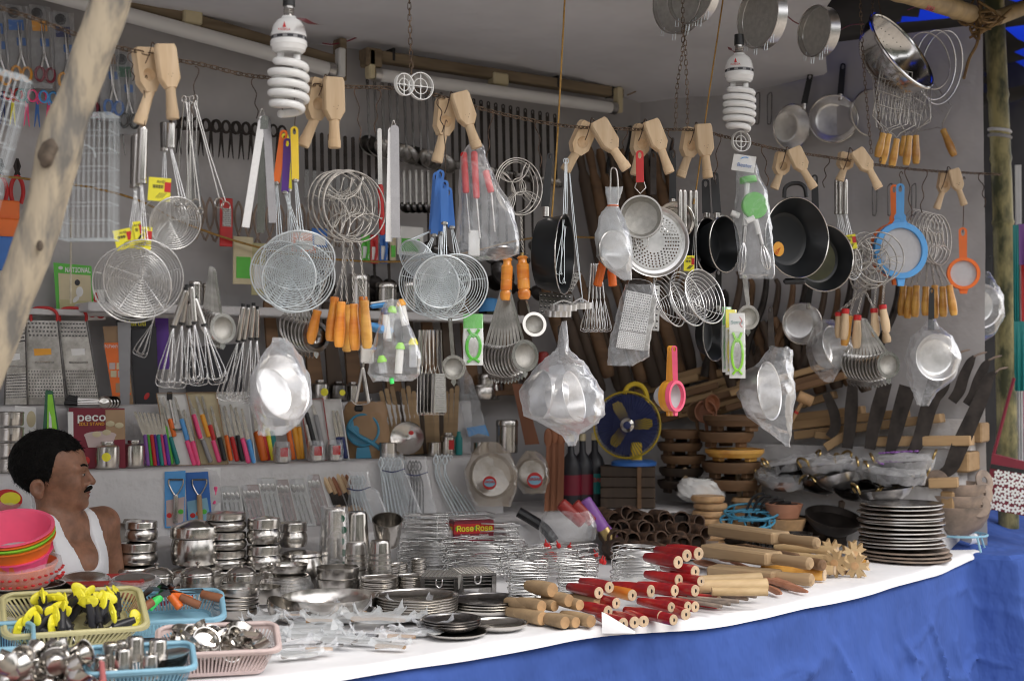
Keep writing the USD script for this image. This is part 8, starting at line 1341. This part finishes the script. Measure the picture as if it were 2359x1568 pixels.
RZ = lambda m_: tr(m_,rot=(0,0,-8));hp.p('hair',RZ(hr),'hair',smooth=True);hv = np.array(hr.vertices);hn = np.array(hr.vertex_normals);g3 = np.random.default_rng(3);sel = g3.choice(len(hv),3200);out_ = hv[sel] -np.array([-6,0,21]);out_ /= np.linalg.norm(out_,axis=1)[:,None];dr = out_*.5+g3.normal(0,.55,out_.shape) +np.array([.35,0,-.35]);sd3 = np.cross(dr,g3.normal(0,1,dr.shape));sd3 /= np.linalg.norm(sd3,axis=1)[:,None];L3 = g3.uniform(4,9,(len(sel),1));b3 = hv[sel] -out_*1.0;hp.p('hair_strands',RZ(raw(np.stack([b3-sd3*.9,b3+sd3*.9,b3+dr*L3],1).reshape(-1,3),np.arange(len(sel) *3).reshape(-1,3))),'hair',smooth=False,kind='stuff');hp.p('moustache',RZ(cat(*[tube(bend([(91,3*s_,-38),(87,12*s_,-41),(79,21*s_,-47)],8),np.interp(np.linspace(0,1,len(bend([(0,0,0),(1,1,1),(2,2,2)],8))),[0,.5,1],[4.4,5.4,2]),8) for s_ in (-1,1)])),'hair');hp.p('lips',RZ(cat(tr(ell(7,15,3),(84,0,-49)),tr(ell(7,13,3.6),(82.5,0,-57)))),'lips')
for s_ in (-1,1): e = hp.p('eye',RZ(ell(8.2,8,4.6,(71.0,22*s_,-7))),'eye_white');hp.p('iris',RZ(ell(4.2,4.4,4.0,(76.6,21*s_,-7))),'black',parent=e);hp.p('upper_lid',RZ(ell(9.6,10,3.6,(72,22*s_,-2.8))),'skin',parent=e);hp.p('eyebrow',RZ(tube(bend([(82,9*s_,11),(76,24*s_,15),(65,38*s_,10)],8),3.6,6)),'hair')
X = field((-150,-190,-500),(220,200,-60),4.4);q_ = (X[...,0] -27) *.71+ (X[...,1] -8) *.71;fr_ = (X[...,0] -27) *.71- (X[...,1] -8) *.71;neck_ = np.where(fr_ > 0,-226,-175);U_n = np.abs(q_)
top_ = np.where(U_n < 50,neck_+ (-92-neck_) * (np.clip(U_n/50,0,1) ** 3.0),np.where(U_n < 74,-88,-88-165*np.clip((U_n-74) /22,0,1) ** .6))
hp.p('vest',nets(np.maximum(torso(X) -4.5-2.5* (meshkit.fbm(X*.02,3,7).astype(np.float32) -.5),(X[...,2] -top_) *.5),np.array([-150,-190,-500.]),4.4),'vest',smooth=True)
hp.p('trousers',cat(*[tube(bend([(30+22*s_,10+22*s_,-480),(130+40*s_,-110+40*s_,-500),(210+40*s_,-210+40*s_,-510),(216+40*s_,-214+40*s_,-700),(200+40*s_,-200+40*s_,-1010)],22),58,12) for s_ in (-1,1)]),'navy')
stl = T('wooden_stool','plain wooden stool under the shopkeeper','stool',(pp[0],pp[1],0));P(stl,'seat',cham(.36,.36,.03,.006,(.03,.02,pp[2] -545*hp.s-.015)),'plank_wood')
for sx in (-1,1):
    for sy in (-1,1): P(stl,'leg',cham(.04,.04,pp[2] -545*hp.s-.03,.004,(.03+.14*sx,.02+.14*sy,(pp[2] -545*hp.s-.03) /2)),'plank_wood')
h = shelf('printed_sack','printed plastic sack with a red and yellow emblem behind the shopkeeper','sack',12,4.30,S1);h.p('sack',bagm([(150,0,60,24),(80,0,74,34),(0,0,70,30)],4,3),'print_bag');f_ = h.p('emblem',tr(ell(34,1,26),h.l(14,1150,-30)),'red');h.p('emblem_centre',tr(ell(22,1,15),h.l(22,1146,-31)),'lemon',parent=f_)

# ---------------------------------------------------------------- plastic bowls, tray and baskets in front
BT = 20
for k,(m_,r,dz,lb,in_) in enumerate((('pink',78,22,'pink scalloped plastic bowl under the orange one',None),('orange',90,40,'bright orange plastic bowl below the lime one',None),('lime',91,50,'lime plastic bowl showing only its rim',None),('orange',91,57,'second orange plastic bowl showing only its rim',None),('hot_pink',92,64,'hot pink plastic sieve bowl on top of the stack',1))):
    h = C_('plastic_bowl',lb,'bowl',46,1474,126,rot=(BT,-6,YD));ax_ = (rotm(BT,-6,YD)[:3,:3] @ [0,0,1]) *dz*h.s;h.pos = h.pos+ax_;put(h.t,h.pos,h.rot);hh = 80 if k else 66;h.p('body',lathe([(0,0),(r*.62,0),(r*.70,4),(r*.96,hh),(r+3,hh+2),(r+3,hh+5),(r*.95,hh+4),(r*.68,7),(0,5)],44,(lambda a: 1+.03*np.abs(np.sin(a*9))) if k == 0 else None),m_)
    if in_: h.p('mesh_bottom',lathe([(r*.70,14),(0,12)],36),'white_mesh')
h = C_('wrapped_bowl','orange bowl wrapped in red-printed plastic under the bright stack','bowl',46,1474,130,rot=(8,-4,YD));h.p('body',lathe([(0,0),(60,0),(86,46),(84,48),(58,4),(0,3)],40),'orange');q = h.p('printed_wrap',rough(lathe([(0,-2),(66,-2),(94,30),(92,52),(84,56)],48),5,.05,4),'milky_bag');h.p('wrap_print',cat(*[tr(ell(4.5,2,3,sub=1),(95*math.cos(a),95*math.sin(a),z)) for z in (18,34) for a in np.linspace(2.6,6.2,22)]),'red',parent=q,kind='stuff')
bowl('steel platter beneath the wrapped bowl',46,1474,98,10,118,foot=.8,cat_='plate',name='steel_platter');bowl('wide shallow steel basin at the picture edge before the bright bowls',58,1480,102,40,80,foot=.7,name='steel_basin',tilt=9)
bowl('tall steel pot holding up the basin and bright bowls',56,1478,84,78,0,foot=.9,name='steel_pot');O('carton','plain brown carton holding up the red tray','box',tr(cham(200,90,76,2,(0,10,38)),s=sc(on(205,1440))),'kraft',on(205,1440,ZT),(0,0,YD-10))
h = C_('red_tray','dark red plastic tray behind the khaki and blue baskets','tray',205,1440,80,rot=(0,0,YD-10));h.p('floor',cham(230,120,4,1.5,(0,40,4)),'brick')
for a_,b_ in (((-118,-20),(118,-20)),((-118,100),(118,100)),((-118,-20),(-118,100)),((118,-20),(118,100))): h.p('side',rod((*a_,16),(*b_,16),9,8),'brick')
for i,(x,y) in enumerate(((340,1396),(225,1392))): h = C_('bagged_plate',['film-wrapped steel dish towards the teapots on the red tray','film-wrapped steel dish near the shopkeeper on the red tray'][i],'dish',x-30,y+44,92,rot=(10,0,YD));h.p('dish',lathe([(0,0),(40,2),(54,12),(52,13),(0,5)],32),'steel');h.p('film',bagm([(20,0,44,40),(8,0,58,54),(0,0,54,50)],3,i+5,32),'clear_bag')
def basket(label,x,y,W,D_,hh,yw,mt,dz=0,tilt=0,nslot=20):
    """rectangular plastic basket with rounded corners, slatted sides and a rolled rim"""
    h = C_('plastic_basket',label,'basket',x,y,dz+D_*.4*math.sin(math.radians(tilt)),rot=(tilt,0,YD+yw))
    def rr_(w,d,n=10): return np.array([(sx* (w/2-26) +26*math.cos(a),sy* (d/2-26) +26*math.sin(a)) for sx,sy,a0 in ((1,1,0),(-1,1,90),(-1,-1,180),(1,-1,270)) for a in np.radians(np.linspace(a0,a0+90,n))])
    def dense(q,n): q = np.vstack([q,q[:1]]);s_ = np.r_[0,np.cumsum(np.linalg.norm(np.diff(q,axis=0),axis=1))];t = np.linspace(0,s_[-1],n,endpoint=False);return np.c_[np.interp(t,s_,q[:,0]),np.interp(t,s_,q[:,1])]
    lo,hi = rr_(W*.80,D_*.78),rr_(W,D_);n = nslot*8;A,B = dense(lo,n),dense(hi,n);at = lambda k,t: np.r_[A[k % n] + (B[k % n] -A[k % n]) *t,hh*t]
    h.p('floor',grid([[(*(q*k),2) for k in (0.02,1)] for q in lo],closed_u=True),mt)
    ms = [grid([[at(k,t) for t in (0,.16)] for k in range(n)],closed_u=True),grid([[at(k,t) for t in (.82,1)] for k in range(n)],closed_u=True)]
    for k in range(0,n,2): ms.append(grid([[at(k+j,t) for t in (.16,.5,.82)] for j in (0,1)]))
    h.p('slatted_side',cat(*ms),mt);h.p('rim',tube(np.array([np.r_[q*1.015,hh] for q in hi]),5.5,8,True),mt);h.p('rim_lip',grid([[np.r_[q*1.0,hh+3],np.r_[q*1.075,hh+1],np.r_[q*1.08,hh-6]] for q in hi],closed_u=True),mt);return h
b1 = basket('khaki plastic basket full of yellow-topped gas lighters',168,1506,300,160,54,6,'khaki',26,26);b2 = basket('sky blue plastic basket of wooden-handled knives behind the khaki one',386,1466,240,128,50,2,'pale_blue',8,22)
b3 = basket('blush plastic basket of small steel dishes at the paper edge',502,1546,262,132,66,2,'blush',0,18);b4 = basket('sky blue plastic basket of upturned steel tumblers in front',318,1606,240,140,84,2,'pale_blue',0,14);b5 = basket('dusty pink plastic basket heaped with steel cups in the near corner',96,1640,260,160,78,0,'dusty_pink',0,10);basket('sky blue plastic basket corner cut by the picture edge',-10,1540,160,130,66,0,'pale_blue',0,16)
g_ = random.Random(31)
def inb(b,u,v,dz): return np.array(b.pos) +rotm(*b.rot)[:3,:3] @ np.array([u,v,dz]) *b.s
a = None
for i in range(32):
    p = inb(b1,g_.uniform(-104,104),g_.uniform(-46,50),36+12* (i % 3));rt = (g_.uniform(-50,50),g_.uniform(-80,80),YD+g_.uniform(-80,80));lb = 'yellow-topped gas lighter lying in the khaki basket'
    if a is None:
        h = H('gas_lighter',lb,'gas lighter',p,prj(p),'gas lighters in the khaki basket',rt);h.p('wing',tr(ell(25,5,15),(0,0,34)),'lemon');h.p('button',lathe([(0,44),(6,43),(7,34),(0,30)],14),'lemon');h.p('barrel',lathe([(0,30),(9,30),(10,10),(10,-22),(7,-26),(0,-26)],16),'black_ink');h.p('tip',lathe([(5,-26),(5,-44),(0,-44)],12),'dark_steel');a = h
    else: dup(a.t,p,rt,lb,'gas lighters in the khaki basket')
for i,(x,y,rx,m_) in enumerate(((300,1384,60,'red_wood'),(318,1412,-30,'red_wood'),(340,1418,-50,'red_wood'),(360,1402,-36,'neon_green'),(400,1402,30,'orange'),(430,1406,70,'red_wood'),(480,1392,100,'red_wood'),(412,1390,80,'orange'))):
    h = H('knife',['wooden-handled knife with its butt to the viewer in the blue basket','second wooden-handled knife beside it in the blue basket','wooden-handled knife below the green one in the blue basket','knife with a bright green grip in the blue basket','knife with an orange grip next to the green one','wooden-handled knife across the middle of the blue basket','wooden-handled knife poking out over the blue basket rim','small orange-gripped knife behind the others'][i],'knife',inb(b2,x-386,(1424-y) *1.2,50),(x,y),None,(10+4*i,0,YD));A = np.array([math.sin(math.radians(rx)) *30,-14,-math.cos(math.radians(rx)) *16]);h.p('grip',rodh(A,-A*.6,10),m_);h.p('blade',strap(-A*.6,-A*2.2,12,1.5,False,16),'dark_steel')
def scatter(b,n,kinds,lb,grp,us,vs,z0,dzs,tilt,name):
    src = {}
    for i in range(n):
        k = kinds[i % len(kinds)];p = inb(b,g_.uniform(-us,us),g_.uniform(-vs,vs),z0+dzs* (i*3 // n));rt = (g_.uniform(-tilt,tilt),g_.uniform(-tilt,tilt),YD+g_.uniform(0,360))
        if k not in src:
            h = H(name,lb,'cup' if 'cup' in name else 'dish',p,prj(p),grp,rt);r,hh,ft = k;h.p('body',lathe([(0,0),(r*ft,0),(r* (ft+ (1-ft) *.7),hh*.35),(r,hh),(r+1.5,hh+1),(r-1,hh+.5),(r* (ft+ (1-ft) *.66),hh*.38),(0,2)],30),'steel');src[k] = h
        else: dup(src[k].t,p,rt,lb,grp)
scatter(b5,44,((30,34,.55),(26,28,.5),(34,30,.6)),'small round steel cup in the heap of the dusty pink basket','cups in the dusty pink basket',96,54,40,34,80,'steel_cup')
scatter(b3,24,((32,22,.5),(24,30,.7),(38,12,.6)),'small steel dish lying in the blush basket','dishes in the blush basket',84,34,34,16,70,'steel_dish')
for i,(u,v,z) in enumerate(((-86,-10,40),(-60,30,52),(-36,-14,56),(-8,24,66),(24,-26,44),(44,20,58),(-30,50,46),(-70,-40,20))): h = H('steel_tumbler','upturned steel tumbler in the front blue basket, ' + ('nearest the pink basket','second row by the pink basket','large one in the middle','highest one at the back','front one by the flat dishes','dull one towards the blush basket','half hidden at the back','low one at the front edge')[i],'tumbler',inb(b4,u,v,z),(0,0));h.p('body',lathe([(24,0),(25,2),(24,5),(20,50),(17,55),(0,54)],28),'steel')
for i in range(6): h = H('steel_dish','flat steel dish leaning in the front blue basket','dish',inb(b4,66+2*i,-10+4*i,58+4*i),(0,0),'dishes in the front blue basket',(8,-6,YD));h.p('body',lathe([(0,0),(28,0),(40,6),(41,7),(28,2),(0,2)],28),'steel')
